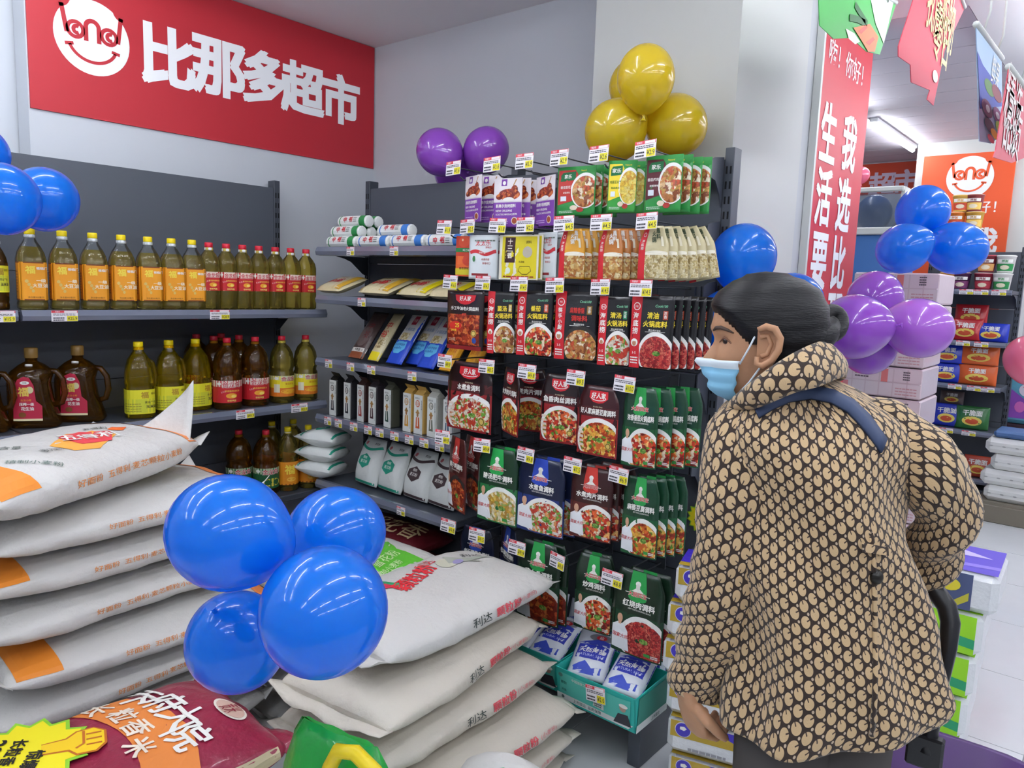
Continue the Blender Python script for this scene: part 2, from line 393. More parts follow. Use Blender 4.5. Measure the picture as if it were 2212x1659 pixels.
# ------------------------------------------------------------------ gondola shelving
def slots(mb, x, y, z0, z1, dx, dy, n, mi=0):
    for i in range(n):
        z = z0+(z1-z0)*i/n; mb.box(x-dx, x+dx, y-dy, y+dy, z, z+.024, mi)
def rail(name, parent, L, h=.04):
    """price rail running along x, front towards -y"""
    mb = MB(); prof = [(0, 0), (-.022, .004), (-.026, h*.5), (-.016, h), (0, h)]
    mb.rings([[(x, y, z) for y, z in prof] for x in (0, L)], 0, True, False)
    return mb.build(name, M_RAIL, parent)
def gondola(label, M, bays, depth, zs, H, base, base_d, panels=5, brackets=True):
    """bays: x edges along the back; local x along the face, +y is the wall side, y=0 the panel face"""
    g = thing('shelf_unit', label, 'shelving', M=M)
    for x in bays:
        MB().box(x-.016, x+.016, .0, .055, 0, H+.035, 0, .002).build('upright', M_CHAR, g)
        mb = MB(); n = int(H/.05); slots(mb, x-.007, -.0003, .1, H, .003, .0006, n); slots(mb, x+.007, -.0003, .1, H, .003, .0006, n)
        o = mb.build('slot_pattern', M_DARK, g); o['kind'] = 'stuff'
        MB().box(x-.022, x+.022, -base_d, 0, 0, .16, 0, .003).build('base_leg', M_CHAR, g)
    for x0, x1 in zip(bays, bays[1:]):
        for j in range(panels):
            z0 = .16+(H-.16)*j/panels; z1 = .16+(H-.16)*(j+1)/panels
            MB().box(x0+.018, x1-.018, .004, .026, z0+.0015, z1-.0015).build('back_panel', M_CHARL, g)
        d = MB().box(x0+.023, x1-.023, -base_d, 0, base-.03, base, 0, .004).build('base_deck', M_CHAR, g)
        MB().box(x0+.023, x1-.023, -base_d+.02, -base_d+.03, .01, base-.031).build('kick_plate', M_CHAR, g) if base_d > .46 else None
    g['n'] = 0
    return g
def shelf(g, x0, x1, z, depth, inset=.004):
    s = MB().box(x0+inset, x1-inset, -depth, -.001, z-.028, z, 0, .003).build('shelf', M_CHAR, g)
    r = rail('price_rail', s, x1-x0-2*inset-.004); r.location = (x0+inset+.002, -depth, z-.036)
    for x, sgn in ((x0+.008, 1), (x1-.008, -1)):
        mb = MB(); pts = [(-depth*.72, z-.03), (-.001, z-.03), (-.001, z-.12), (-.03, z-.11), (-.1, z-.055), (-depth*.5, z-.042)]
        mb.rings([[(xx, y, q) for y, q in pts] for xx in (x-.0015, x+.0015)], 0, True, False); mb.build('bracket', M_CHAR, s)
    return s
# the oil shelves along the left wall: local x = world y, local -y = world +x
PX = -3.335
ML = Matrix.Translation((PX, 0, 0)) @ Matrix(((0, -1, 0, 0), (1, 0, 0, 0), (0, 0, 1, 0), (0, 0, 0, 1)))
GL = gondola('charcoal shelving with oil bottles along the red sign wall', ML, [-.36, .9, 2.16], .41, None, 1.93, .5, .39, 4)
ZL = (1.352, .925, .5)
for x0, x1 in ((-.36, .9), (.9, 2.16)):
    for z in ZL[:2]: shelf(GL, x0, x1, z, .39)
# the noodle and sauce shelves in front of the back wall
PY = 2.375
MR = Matrix.Translation((0, PY, 0))
XR = [-2.91, -2.0, -1.09]
GR = gondola('charcoal shelving with noodle shelves and hook bars under the yellow balloons', MR, XR, .3, None, 1.93, .165, .4, 5)
ZN = (1.635, 1.42, 1.135, .872, .56)
for z in ZN: shelf(GR, XR[0], XR[1], z, .275)
ROWZ = (1.905, 1.70, 1.505, 1.215, .93, .595)
BARY = 2.30
for z in ROWZ:
    b = MB().box(XR[1]+.03, XR[2]-.03, BARY-PY-.006, BARY-PY+.006, z-.045, z+.012, 0, .002).build('crossbar', M_CHAR, GR)
    for x in (XR[1]+.02, XR[2]-.02):
        mb = MB(); pts = [(0, z+.03), (-.06, z+.022), (-.085, z+.012), (-.085, z-.045), (-.055, z-.05), (-.02, z-.09), (0, z-.13)]
        mb.rings([[(xx, y, q) for y, q in pts] for xx in (x-.002, x+.002)], 0, True, False); mb.build('bracket', M_CHAR, b)

# ------------------------------------------------------------------ price tags
M_CARD = mat('price card', '#f3eef2', .3); M_TRED = mat('price card red', '#d8404e', .4); M_TYEL = mat('price card yellow', '#e8dc28', .4); M_TINK = mat('price ink', '#35343c', .6)
M_CLEAR = mat('tag sleeve', '#f2f4f6', .08, alpha=.35)
TAGM = {}
def tagmesh(price, w=.078, h=.05, seed=1):
    k = (price, w, seed)
    if k in TAGM: return TAGM[k]
    P = Print(plane((0, -.0012, -h/2), (1, 0, 0), (0, 0, 1)), w, h, .0003)
    P.rect(-.5, .8, .5, 1, M_TRED, 0, 1, 1); P.rect(-.02, .81, .47, .97, M_CARD, 1, 1, 1)
    P.txt('惊喜价', -.27, .9, .13, M_CARD, 2, maxw=.36)
    P.rect(.08, .03, .49, .5, M_TYEL, 0, 1, 1); P.txt('¥'+price, .285, .27, .3, M_TINK, 1, maxw=.36, bold=.006)
    P.bars(-.44, .56, .4, .76, 2, M_TINK, 1, .45, seed); P.bars(-.44, .08, -.02, .46, 2, M_TINK, 1, .5, seed+5)
    pm_ = P.mb.mesh('price_print', P.mats)
    cm = MB().box(-w/2, w/2, -.001, .001, -h/2, h/2).mesh('price_card', M_CARD)
    TAGM[k] = (cm, pm_); return TAGM[k]
def price_tag(label, M, price, group, w=.078, h=.05, seed=1):
    t = thing('price_tag', label, 'price tag', M=M, group=group)
    cm, pr = tagmesh(price, w, h, seed); link('card', cm, t); link('print', pr, t); return t
ORD = ['first', 'second', 'third', 'fourth', 'fifth', 'sixth', 'seventh', 'eighth', 'ninth', 'tenth', 'eleventh']
def tilt(M, ax): return M @ Matrix.Rotation(math.radians(ax), 4, 'X')
RL = Matrix(((0, -1, 0, 0), (1, 0, 0, 0), (0, 0, 1, 0), (0, 0, 0, 1)))
xrail = PX+.39+.0275
for n, (px_, py_, z, nm) in enumerate((((140, 686, ZL[0], 'below the orange label bottles, upper shelf')), (475, 684, ZL[0], 'at the first red cap bottles, upper shelf'), (530, 905, ZL[1], 'at the red cap jugs, middle shelf'), (647, 888, ZL[1], 'at the outer end of the middle oil shelf'), (2, 690, ZL[0], 'cut by the picture edge on the upper oil shelf'), (75, 958, ZL[1], 'behind the top flour sack, middle oil shelf'))):
    y = at(px_, py_, X=xrail).y
    price_tag('white and yellow price tag '+nm, Matrix.Translation((xrail, y, z-.016)) @ RL, ('25.9', '28.9', '49.9', '52.9', '15.9', '79.9')[n], 'tags on the oil shelves', .085, .038, n+1)
yr = PY-.275-.0275
NT = {0: [(757, 546), (851, 546)], 1: [(781, 661)], 2: [(710, 788), (757, 798), (802, 804), (890, 818)], 3: [(708, 909), (731, 914), (764, 923), (795, 932), (820, 938), (852, 944), (884, 951), (916, 957), (950, 965)], 4: [(866, 1108)]}
NN = ['top noodle shelf', 'flat noodle pack shelf', 'leaning noodle pack shelf', 'cereal box shelf', 'flour bag shelf']
for k, L in NT.items():
    for n, (px_, py_) in enumerate(L):
        x = at(px_, py_, Y=yr).x
        price_tag(f'{ORD[n]} price tag from the wall corner on the {NN[k]}', Matrix.Translation((x, yr, ZN[k]-.016)), ('4.9', '5.5', '6.8', '9.9', '12.8', '7.9')[n % 6], 'tags on the noodle shelves', .05, .036, n % 4)
# ------------------------------------------------------------------ hooks with price tags
RODM = MB().tube([(0, 0, -.03), (0, -.27, -.03), (0, -.285, -.022)], .0028, 6).mesh('rod', M_WIRE)
ARMM = MB().tube([(0, 0, .008), (0, -.31, .008), (0, -.318, .002)], .0024, 6).mesh('tag_arm', M_WIRE)
CLIPM = MB().box(-.018, .018, -.004, .0012, -.05, .016, 0, .002).mesh('clip', M_WIRE)
HOOKS = [
 (0, 992, '3.6', 'the narrow purple marinade packets'), (0, 1075, '3.8', 'the wide purple marinade packets'), (0, 1145, '5.9', 'the purple packets beside the green ones'), (0, 1220, '2.9', 'the red and green soup packets'), (0, 1305, '2.6', 'the yellow and green corn soup packets'), (0, 1405, '2.9', 'the brown and green mushroom soup packets'),
 (1, 972, '1.9', 'the top noodle rolls, edge of row two'), (1, 1022, '2.5', 'the tomato red seasoning packets'), (1, 1087, '1.8', 'the white seasoning packets'), (1, 1147, '2.5', 'the yellow spice packets'), (1, 1230, '4.5', 'the golden noodle sauce packets'), (1, 1310, '4.5', 'the orange dipping sauce packets'), (1, 1408, '4.5', 'the cream fan of dipping sauce packets'),
 (2, 985, '16.5', 'the clear window hotpot block packet'), (2, 1055, '14.5', 'the mushroom hotpot packets'), (2, 1133, '14.5', 'the tomato hotpot packets'), (2, 1210, '14.5', 'the spicy fry pot packets'), (2, 1308, '14.5', 'the clear broth hotpot packets'), (2, 1395, '14.5', 'the red oil hotpot packets'),
 (3, 973, '9.9', 'the boiled fish packet beside the cereal boxes'), (3, 1063, '8.5', 'the turned boiled pork packet'), (3, 1150, '9.8', 'the shredded pork seasoning packet'), (3, 1255, '9.5', 'the bean curd seasoning packet'), (3, 1360, '10.0', 'the dark green tomato hotpot packets'),
 (4, 968, '9.9', 'the narrow maroon packet by the flour bags'), (4, 1053, '9.8', 'the green sour beef soup packet'), (4, 1147, '9.8', 'the blue boiled fish packet'), (4, 1248, '7.5', 'the maroon boiled pork packets'), (4, 1347, '6.9', 'the green bean curd packets'),
 (5, 980, '9.8', 'the empty place under the flour bags'), (5, 1042, '9.5', 'the blue pickled fish packets'), (5, 1128, '9.9', 'the green big bone packets'), (5, 1215, '8.8', 'the stir-fried chicken packets'), (5, 1333, '8.8', 'the braised pork packets')]
TY = [(368, 366, 346, 342, 330, 318)]
HX = {}
for r, px_, price, nm in HOOKS:
    z = ROWZ[r]; py_ = at(0, 0, Y=2).z  # unused row height
    # find the point of the tag plane straight below the pixel column at this height
    lo, hi = 0., 1659.
    for _ in range(40):
        m_ = (lo+hi)/2
        if at(px_, m_, Y=2.0).z > z: lo = m_
        else: hi = m_
    x = at(px_, lo, Y=2.0).x; HX[(r, px_)] = x
    h = thing('display_hook', 'wire display hook with price tag above '+nm, 'hook', (x, BARY-.008, z-.006), group='hooks on the crossbars')
    link('rod', RODM, h); link('tag_arm', ARMM, h); link('clip', CLIPM, h)
    cm, pr = tagmesh(price, .074, .049, r+1)
    rx = (.12, .1, .05, .1, .12, .15)[r]; rz = random.uniform(-.12, .08) - (.25 if (r, px_) == (5, 1215) else 0)
    o = link('price_card', cm, h); o.location = (0, -.322, .004); o.rotation_euler = (-.1, random.uniform(-.05, .05)*1 + (.0), rz)
    p = link('print', pr, o)
# ------------------------------------------------------------------ hanging pouches
def pouch_surface(w, h, t, taper, neck, seed):
    """front of a filled pouch: x from the middle, y from the bottom seam"""
    def width(v):
        q = 1.0
        if v > 1-neck: q = 1-(taper)*((v-(1-neck))/neck)
        return q
    def S(x, y, side=-1):
        v = min(max(y/h, 0), 1); W_ = width(v); u = min(max(x/(w/2), -1.), 1.)
        b = (max(0, 1-u**4))**.7 * (max(0, math.sin(PI*min(1, v*.92+.06))))**.7 * (1.25-.55*v)
        d = .0025*noise.noise(Vector((x*38, y*30, seed))) + .0008*noise.noise(Vector((x*62, y*50, seed+4)))
        return Vector((x*W_, side*(t/2*b + .0008) + d*b*1.2, y))
    return S
def pouch_body(w, h, t, S, m, hole=True):
    nx, ny = 14, 16; mb = MB(); V = []; Fc = []
    for side in (-1, 1):
        for j in range(ny+1):
            for i in range(nx+1): V.append(S(-w/2+w*i/nx, h*j/ny, side))
    o = (nx+1)*(ny+1)
    for j in range(ny):
        for i in range(nx):
            a = j*(nx+1)+i; q = (a, a+1, a+nx+2, a+nx+1); Fc.append(q); Fc.append(tuple(o+k for k in reversed(q)))
    edge = [i for i in range(nx)] + [j*(nx+1)+nx for j in range(ny)] + [ny*(nx+1)+nx-i for i in range(nx)] + [(ny-j)*(nx+1) for j in range(ny)]
    for a, b in zip(edge, edge[1:]+edge[:1]): Fc.append((b, a, o+a, o+b))
    mb.add(V, Fc, 0, True)
    return mb
WHT, YEL, RED, GRN, BLK = '#f3f1ea', '#f2d83a', '#c8202c', '#1d8a3c', '#17161a'
def seal(P, cx, cy, r, k=4):
    P.ell(cx, cy, r, r, '#c9a94e', k, 18, 2, iso=True); P.ell(cx, cy, r*.78, r*.82, '#3a2a14', k+1, 18, 2, iso=True); P.ell(cx, cy, r*.6, r*.66, '#d8bd66', k+2, 18, 2, iso=True)
def bowl(P, cx, cy, rx, ry, food, k=1, clip=(-.47, .03, .47, 1), rim='#efeeea', green=True, inner=None):
    P.ring(cx, cy, rx, ry, .86, rim, k+.6, 44, clip, -.02); 
    if inner: P.ell(cx, cy-.01, rx*.93, ry*.9, inner, k+.5, 32, 5, clip)
    P.ell(cx, cy-.02, rx*.88, ry*.88, FOOD[food], k+1, 36, 7, clip)
    if green: P.ell(cx+.03, cy+.02, .09, .035, FOOD['veg'], k+2, 10, 2, clip)
def d_home(title, food, name2=None):                        # maroon and black with the red arched badge
    def f(P):
        P.rect(-.5, .0, .5, .56, '#8e1d22', 0); P.rect(-.5, .56, .5, .7, '#4a1518', 0, 8, 2)
        P.poly([(-.26, .93), (.3, .93), (.27, .83), (.14, .77), (.02, .755), (-.1, .77), (-.23, .83)], RED, 1)
        P.txt('好人家', .02, .865, .085, WHT, 2, maxw=.46, bold=.02)
        w, h = P.w, P.h
        P.line([(.02*w+.2*w*math.cos(math.radians(a)), .84*h+.045*h*math.sin(math.radians(a))) for a in range(200, 345, 12)], .0022, WHT, 2)
        P.txt('四川菜品 精装版', .02, .705, .02, '#d8c8a8', 2, maxw=.4); P.txt(title, .02, .635, .085, WHT, 2, maxw=.86, bold=.025)
        bowl(P, .08, .22, .56, .33, food, 1); seal(P, .32, .17, .075)
        P.bars(-.44, .12, -.3, .42, 5, '#e8d8c8', 5, .6, 3)
    return f
def d_hot(t1, t2, food, badge, tcol=YEL, fish=False):       # black with the red stripe
    def f(P):
        P.rect(-.5, 0, -.24, 1, RED, 0, 3, 12)
        P.ell(-.36, .845, .085, .085, WHT, 1, 20, 2, iso=True); P.ell(-.36, .845, .068, .068, RED, 2, 20, 2, iso=True); P.txt('Hi', -.36, .845, .035, WHT, 3)
        P.vtxt('海底捞' if not fish else '筷手小厨', -.365, .76, .085 if not fish else .07, WHT, 2, 1.2, .02)
        P.txt('Cook100', .22, .86, .035, '#8fe0b0', 2, maxw=.34, shear=.2)
        P.txt(t1, .04, .73, .085, tcol, 2, maxw=.34, bold=.02); P.txt(t2, .1, .615, .085, tcol, 2, maxw=.62, bold=.02)
        P.rect(.27, .68, .38, .8, badge, 2, 2, 2); P.vtxt('浓香', .325, .79, .045, WHT, 3, 1.05, maxw=.09)
        P.txt('煮出来好滋味', .1, .53, .028, WHT, 2, maxw=.45); P.line([(-.12*P.w, .505*P.h), (.34*P.w, .512*P.h)], .0012, WHT, 2)
        bowl(P, .14, .2, .42, .31, food, 1, (-.24, .02, .49, 1), '#efeeea' if not fish else '#2a2624', not fish)
        P.ell(-.37, .35, .085, .085, WHT, 3, 16, 2, iso=True); P.ell(-.37, .34, .05, .06, '#c08a6a', 4, 12, 2, iso=True); P.ell(-.37, .385, .05, .03, WHT, 5, 12, 2, iso=True)
        P.txt('3-5', -.37, .21, .035, WHT, 2); P.bars(-.46, .06, -.28, .17, 3, WHT, 2, .5, 4)
    return f
def d_chef(title, food, base, tabc, low, rim='#efeeea'):    # chef on a coloured centre tab
    def f(P):
        P.rect(-.5, 0, .5, .5, low, 0, 10, 6)
        P.rect(-.17, .72, .17, 1, tabc, 1, 4, 4)
        P.ell(0, .7, .18, .05, tabc, 1, 20, 2)
        P.ell(.0, .86, .055, .03, WHT, 2, 14, 2); P.ell(0, .825, .04, .035, '#e8e4dc', 2.4, 14, 2); P.poly([(-.03, .81), (.03, .81), (.12, .765), (-.12, .765)], WHT, 2)
        P.line([(-.24*P.w, .742*P.h), (.24*P.w, .742*P.h)], .002, WHT, 2); 
        P.txt('大厨四宝', 0, .738, .055, WHT, 2.6, maxw=.52, bold=.06); P.txt('大厨四宝', 0, .738, .055, '#c8242c', 3, maxw=.5, bold=.015)
        P.txt(title, .04, .62, .075, WHT, 2, maxw=.74, bold=.03); P.txt('NEW TASTE COOKING SAUCE', .06, .56, .018, WHT, 2, maxw=.44)
        bowl(P, .14, .2, .47, .3, food, 1, (-.47, .02, .48, 1), rim)
        P.poly([(-.46, .32), (-.34, .37), (-.22, .36), (-.14, .28), (-.12, .04), (-.47, .05)], '#eef0f4', 5)
        P.ell(-.3, .42, .055, .055, '#d0a184', 6, 14, 3); P.rect(-.33, .35, -.27, .38, '#d0a184', 5.5, 1, 1); P.txt('国宴大师', -.28, .215, .05, '#c8242c', 7, maxw=.34, bold=.01, shear=.2)
        P.rect(.18, .05, .3, .09, '#3f9a48', 6, 2, 2); P.bars(.31, .05, .44, .09, 2, '#e8e8e8', 6, .6)
    return f
def d_purple(P):
    P.rect(-.5, .52, .5, 1, '#ece4e8', 0, 10, 6); P.rect(-.5, 0, .5, .5, '#7a3fa0', 0, 10, 6); P.rect(-.22, .84, -.02, .98, '#7a3fa0', 2, 3, 3)
    P.ell(-.12, .9, .06, .06, WHT, 3, 12, 1, iso=True)
    P.ell(.06, .66, .38, .12, FOOD['roll'], 1, 20, 4); P.ell(.25, .76, .12, .09, FOOD['roll'], 2, 14, 3); P.ell(-.28, .62, .13, .06, FOOD['roll'], 2, 14, 3); P.line([(.2*P.w, .84*P.h), (.3*P.w, .97*P.h)], .004, '#b98a50', 1)
    P.ell(.05, .56, .2, .045, WHT, 3, 14, 2)
    P.txt('新奥尔良烤翅料', -.04, .43, .075, WHT, 1, maxw=.72, bold=.02); P.txt('NEW ORLEANS', -.1, .33, .045, WHT, 1, maxw=.6, bold=.02); P.txt('ROASTING MARINADE', -.08, .255, .04, WHT, 1, maxw=.64, bold=.01)
    P.txt('香辣', .3, .26, .045, WHT, 1, maxw=.2); P.ell(.28, .12, .11, .11, '#e8dccc', 1, 18, 2, iso=True); P.ell(.28, .12, .085, .085, '#9a4a28', 2, 16, 2, iso=True); P.bars(-.4, .06, .05, .14, 2, '#d8c4e8', 1, .4)
def d_soup(panel, food, t):
    def f(P):
        P.rect(-.5, .86, .5, 1, '#2c8a3e', 0, 8, 2); P.poly([(-.46, .93), (-.02, .93), (.06, .84), (-.06, .3), (-.46, .22)], panel, 1)
        P.poly([(-.4, .82), (-.34, .88), (.0, .9), (.0, .76), (-.05, .72), (-.4, .7)], '#0f6a3a', 2); P.txt('家乐', -.2, .8, .085, WHT, 3, maxw=.34, bold=.02)
        P.txt(t, -.22, .58, .06, WHT if panel != YEL else '#2c6a2a', 3, maxw=.4, bold=.01); P.txt('鲜香美味', -.22, .47, .04, WHT if panel != YEL else '#2c6a2a', 3, maxw=.3)
        P.rect(-.38, .3, -.22, .4, '#dfe8f0', 3, 2, 2)
        bowl(P, .25, .5, .36, .36, food, 2, (-.1, .05, .48, .92), green=False); P.txt('Natural', .2, .91, .03, YEL, 2)
        P.ell(-.02, .16, .1, .05, '#e8d8c0', 4, 14, 2); P.ell(.14, .12, .1, .05, '#a8342c', 4, 14, 2); P.bars(-.42, .06, -.05, .12, 2, '#cfe6cf', 2, .4)
    return f
def d_dip(bg, food, t, band=True, tc=WHT):
    def f(P):
        if band: P.rect(-.5, 0, -.26, .96, RED, 1, 3, 10); P.ell(-.37, .83, .07, .07, WHT, 2, 16, 2, iso=True); P.ell(-.37, .83, .055, .055, RED, 3, 16, 2, iso=True); P.vtxt('海底捞', -.37, .74, .06, WHT, 2, 1.1)
        P.vtxt(t[:2], .02, .9, .1, tc, 2, 1.08, .02); P.vtxt(t[2:], .2, .96, .1, tc, 2, 1.08, .02)
        P.rect(.28, .62, .36, .8, '#e8e0c8', 2, 2, 2); P.ell(.1, .47, .46, .07, '#f0ead8', 1, 24, 2, (-.26, 0, .48, 1))
        P.rect(-.26, .03, .49, .46, FOOD[food], 1.6, 10, 8)
    return f
def d_white(P):
    P.txt('太太乐', .0, .82, .13, '#c8303a', 1, maxw=.6, bold=.01); P.txt('鲜味汁', .2, .72, .05, '#c8303a', 1, maxw=.4)
    w, h = P.w, P.h
    P.line([(-.45*w+.9*w*i/14, (.6+.035*math.sin(i*.55))*h) for i in range(15)], .012, '#c8303a', 1)
    P.txt('调味专家', -.02, .6, .045, WHT, 2, maxw=.6, rot=-.06); P.txt('椒香四溢', .1, .45, .05, '#a83a30', 1, maxw=.4, shear=.2); P.txt('鲜香可口', .14, .36, .05, '#a83a30', 1, maxw=.4)
    P.ell(-.3, .46, .05, .07, '#3a7a44', 1, 12, 2); P.bars(-.3, .86, .4, .92, 1, '#6a7a72', 1, .5); P.rect(-.38, .08, .2, .13, '#8c2a30', 1, 6, 2)
def d_spice(P):
    P.rect(-.5, 0, .5, 1, '#e9e4d2', 0, 8, 8); P.rect(-.42, .03, .46, .97, '#dccb22', 1, 8, 8); P.rect(-.34, .38, -.08, .95, '#3a1a1e', 2, 3, 8); P.vtxt('十三香', -.21, .92, .13, '#e8e0d0', 3, 1.2, .02, .2)
    P.ell(.24, .62, .12, .12, '#b8b0a0', 2, 18, 2, iso=True); P.txt('调料', .26, .84, .07, '#5a4a10', 2)
    w, h = P.w, P.h; P.line([(.06*w, .3*h), (.02*w, .2*h), (.12*w, .12*h), (.24*w, .12*h), (.34*w, .2*h), (.3*w, .3*h)], .002, '#4a3a10', 2, True); P.ell(-.25, .2, .07, .07, '#dfe8d8', 2, 14, 2, iso=True); P.bars(-.38, .05, .4, .1, 1, '#8c3a20', 2, .6); P.txt('鸡汤味', .1, .4, .05, '#5a4a10', 2)
def d_tomato(P):
    P.rect(-.5, .5, .5, 1, '#c8412c', 0, 8, 5); P.ell(-.05, .85, .3, .13, '#d8502f', 1, 18, 3); P.ell(-.12, .9, .05, .03, '#f0d0b0', 2, 8, 1); P.rect(-.5, .6, .5, .7, '#1e7a3c', 2, 8, 2); P.txt('鸡之味', .1, .65, .06, WHT, 3, maxw=.6)
    P.rect(-.5, .0, .5, .5, '#e0662c', 0, 8, 5); P.ell(.2, .4, .3, .14, '#c8412c', 1, 16, 3); P.rect(-.5, .04, .5, .2, '#d8c832', 2, 8, 2); P.txt('番茄调味汁', .05, .2, .06, BLK, 3, maxw=.8)
def d_block(P):                                             # clear window packet
    P.poly([(-.26, .93), (.3, .93), (.27, .84), (.14, .78), (.02, .765), (-.1, .78), (-.23, .84)], RED, 1); P.txt('好人家', .02, .87, .08, WHT, 2, maxw=.46, bold=.02)
    P.txt('手工牛油老火锅底料', .02, .7, .065, WHT, 2, maxw=.84, bold=.02); P.rect(-.44, .08, .42, .6, FOOD['roll'], 1, 10, 8); P.txt('麻辣', .02, .6, .05, '#e8503a', 3)
    P.ell(-.2, .4, .17, .08, '#c8281e', 3, 16, 2); P.txt('25', -.15, .41, .07, YEL, 4, bold=.02); P.txt('净含量', -.24, .33, .04, YEL, 4, maxw=.28); P.txt('220克', -.3, .17, .06, '#f0c8a8', 3, maxw=.24)
    seal(P, .29, .29, .07); P.ell(.3, .17, .055, .05, '#2a4a9a', 3, 12, 2); P.rect(-.47, .0, .46, .07, '#8c1c20', 2, 8, 1)
def d_blank(P): pass
def make_pouch(key, w, h, t, bodycol, design, taper=.0, neck=.2, name='seasoning_packet', tab=None):
    S = pouch_surface(w, h, t, taper, neck, hash(key) % 17 if False else len(key)+w*100)
    bm_ = pouch_body(w, h, t, S, None).mesh('packet', glossy(bodycol))
    P = Print(S, w, h, .0006, Vector((0, -1, 0))); design(P)
    pr = P.mb.mesh('print', P.mats) if P.mb.f else None
    return bm_, pr
def hang(key, spec, label, group, px_, row=None, dY=0, rz=0, yp=None, Y=2.03, tiltv=0, first=True):
    pass
PROTO = {}
def pouch(key, label, x0, x1, yt, yb, body, design, rz=0, t=.02, Y=2.0, taper=.0, neck=.2, n=0, step=(.004, .016), behind=None, rzs=0, true_w=None, lean=0, group=None, lastrz=0):
    """front packet fills pixel columns x0..x1 and rows yt..yb of the photograph in the plane Y; n more hang behind it"""
    a = at(x0, yb, Y=Y); b = at(x1, yb, Y=Y); c = at((x0+x1)/2, yt, Y=Y); d = at((x0+x1)/2, yb, Y=Y)
    w = true_w or (b.x-a.x)*math.cos(YAW)/math.cos(YAW-rz); h = c.z-d.z
    if key not in PROTO: PROTO[key] = make_pouch(key, w, h, t, body, design, taper, neck) + (w, h)
    bm_, pr, w, h = PROTO[key]
    xm = (a.x+b.x)/2; z = d.z
    objs = []
    for i in range(n+1):
        lb = label if i == 0 else behind if n == 1 else f'{behind}, {ORD[i-1]} back'
        r = thing('seasoning_packet', lb, 'packet', (xm+step[0]*i, Y+step[1]*i, z+(random.uniform(-.002, .004) if i else 0)), rz+rzs*i, group or label.split(',')[0][:48])
        r.rotation_euler.y = lean*i
        link('packet', bm_, r)
        if pr: link('print', pr, r)
        objs.append(r)
    return objs
# row one
pouch('purple', 'narrow purple and white marinade packet with roast chicken, turned edge-on, by the purple balloons', 1000, 1043, 380, 480, '#d8ccd8', d_purple, -.3, .008, 2.02, true_w=.115, n=1, step=(.05, .03), behind='purple marinade packet half hidden behind the narrow turned one', rzs=.3)
pouch('purple', 'wide purple and white marinade packet with roast chicken, facing forward, middle of three', 1056, 1136, 382, 490, '#d8ccd8', d_purple, .1, .008, 2.0, true_w=.115, n=4, step=(.012, .026), behind='purple marinade packet stacked behind the wide front one', rzs=.12)
pouch('purple', 'purple marinade packet turned beside the red and green soup packets', 1156, 1196, 375, 488, '#d8ccd8', d_purple, -.35, .008, 2.03, true_w=.115)
pouch('soup1', 'green soup packet with red side panel and mushroom bowl', 1202, 1284, 360, 466, '#2c8a3e', d_soup('#b8322c', 'mush', '番茄蛋花汤'), .06, .012, 2.0, n=3, step=(.012, .024), behind='green soup packet behind the red panelled front one')
pouch('soup2', 'yellow and green soup packet with a bowl of corn soup', 1309, 1374, 347, 459, '#3c9a3e', d_soup(YEL, 'corn', '鸡蓉玉米羹'), .35, .012, 2.0, n=1, step=(.01, .03), behind='corn soup packet behind the yellow front one')
pouch('soup3', 'green soup packet with dark brown panel, outer end of the top row', 1390, 1470, 336, 459, '#2c8a3e', d_soup('#5a1f28', 'mush', '香菇炖鸡汤'), .06, .012, 2.0, n=3, step=(.016, .028), behind='green soup packet behind the brown panelled front one')
# row two
pouch('tomato', 'red and orange tomato seasoning packet with green band', 985, 1022, 510, 597, '#c8412c', d_tomato, .3, .01, 2.02)
pouch('white', 'white seasoning packet with red wave, beside the tomato packet', 1013, 1074, 508, 603, '#dfe6e8', d_white, .2, .01, 2.0, n=3, step=(.006, .018), behind='white seasoning packet behind the front one beside the tomato packet')
pouch('spice', 'yellow spice packet with dark vertical strip', 1078, 1162, 508, 604, '#d8d2b8', d_spice, .12, .01, 2.0, n=2, step=(.006, .016), behind='spice packet with pale edge behind the yellow front one')
pouch('white', 'white seasoning packet with red wave, beside the golden sauce packets', 1158, 1202, 503, 602, '#dfe6e8', d_white, -.35, .01, 2.03, n=1, step=(.01, .02), behind='white seasoning packet second beside the golden sauce packets')
pouch('dipA', 'golden dipping sauce packet with red edge and noodles', 1206, 1262, 494, 602, '#d89a2a', d_dip('#d89a2a', 'noodle', '火锅蘸料'), .22, .014, 2.0, .35, .35, n=4, step=(.012, .022), behind='golden dipping sauce packet behind the front one', rzs=.05)
pouch('dipB', 'orange brown dipping sauce packet with red edge', 1290, 1344, 494, 605, '#b8702e', d_dip('#b8702e', 'noodle', '火锅蘸料'), .22, .014, 2.0, .35, .35, n=4, step=(.014, .022), behind='orange brown dipping sauce packet behind the front one', rzs=.05)
pouch('dipC', 'cream dipping sauce packet with red edge, front of the fan', 1376, 1442, 488, 604, '#c9bd94', d_dip('#c9bd94', 'straw', '火锅蘸料', tc='#3a4a34'), .15, .012, 2.0, .45, .35, n=5, step=(.024, .02), behind='cream dipping sauce packet fanned out behind the front one', lean=-.045)
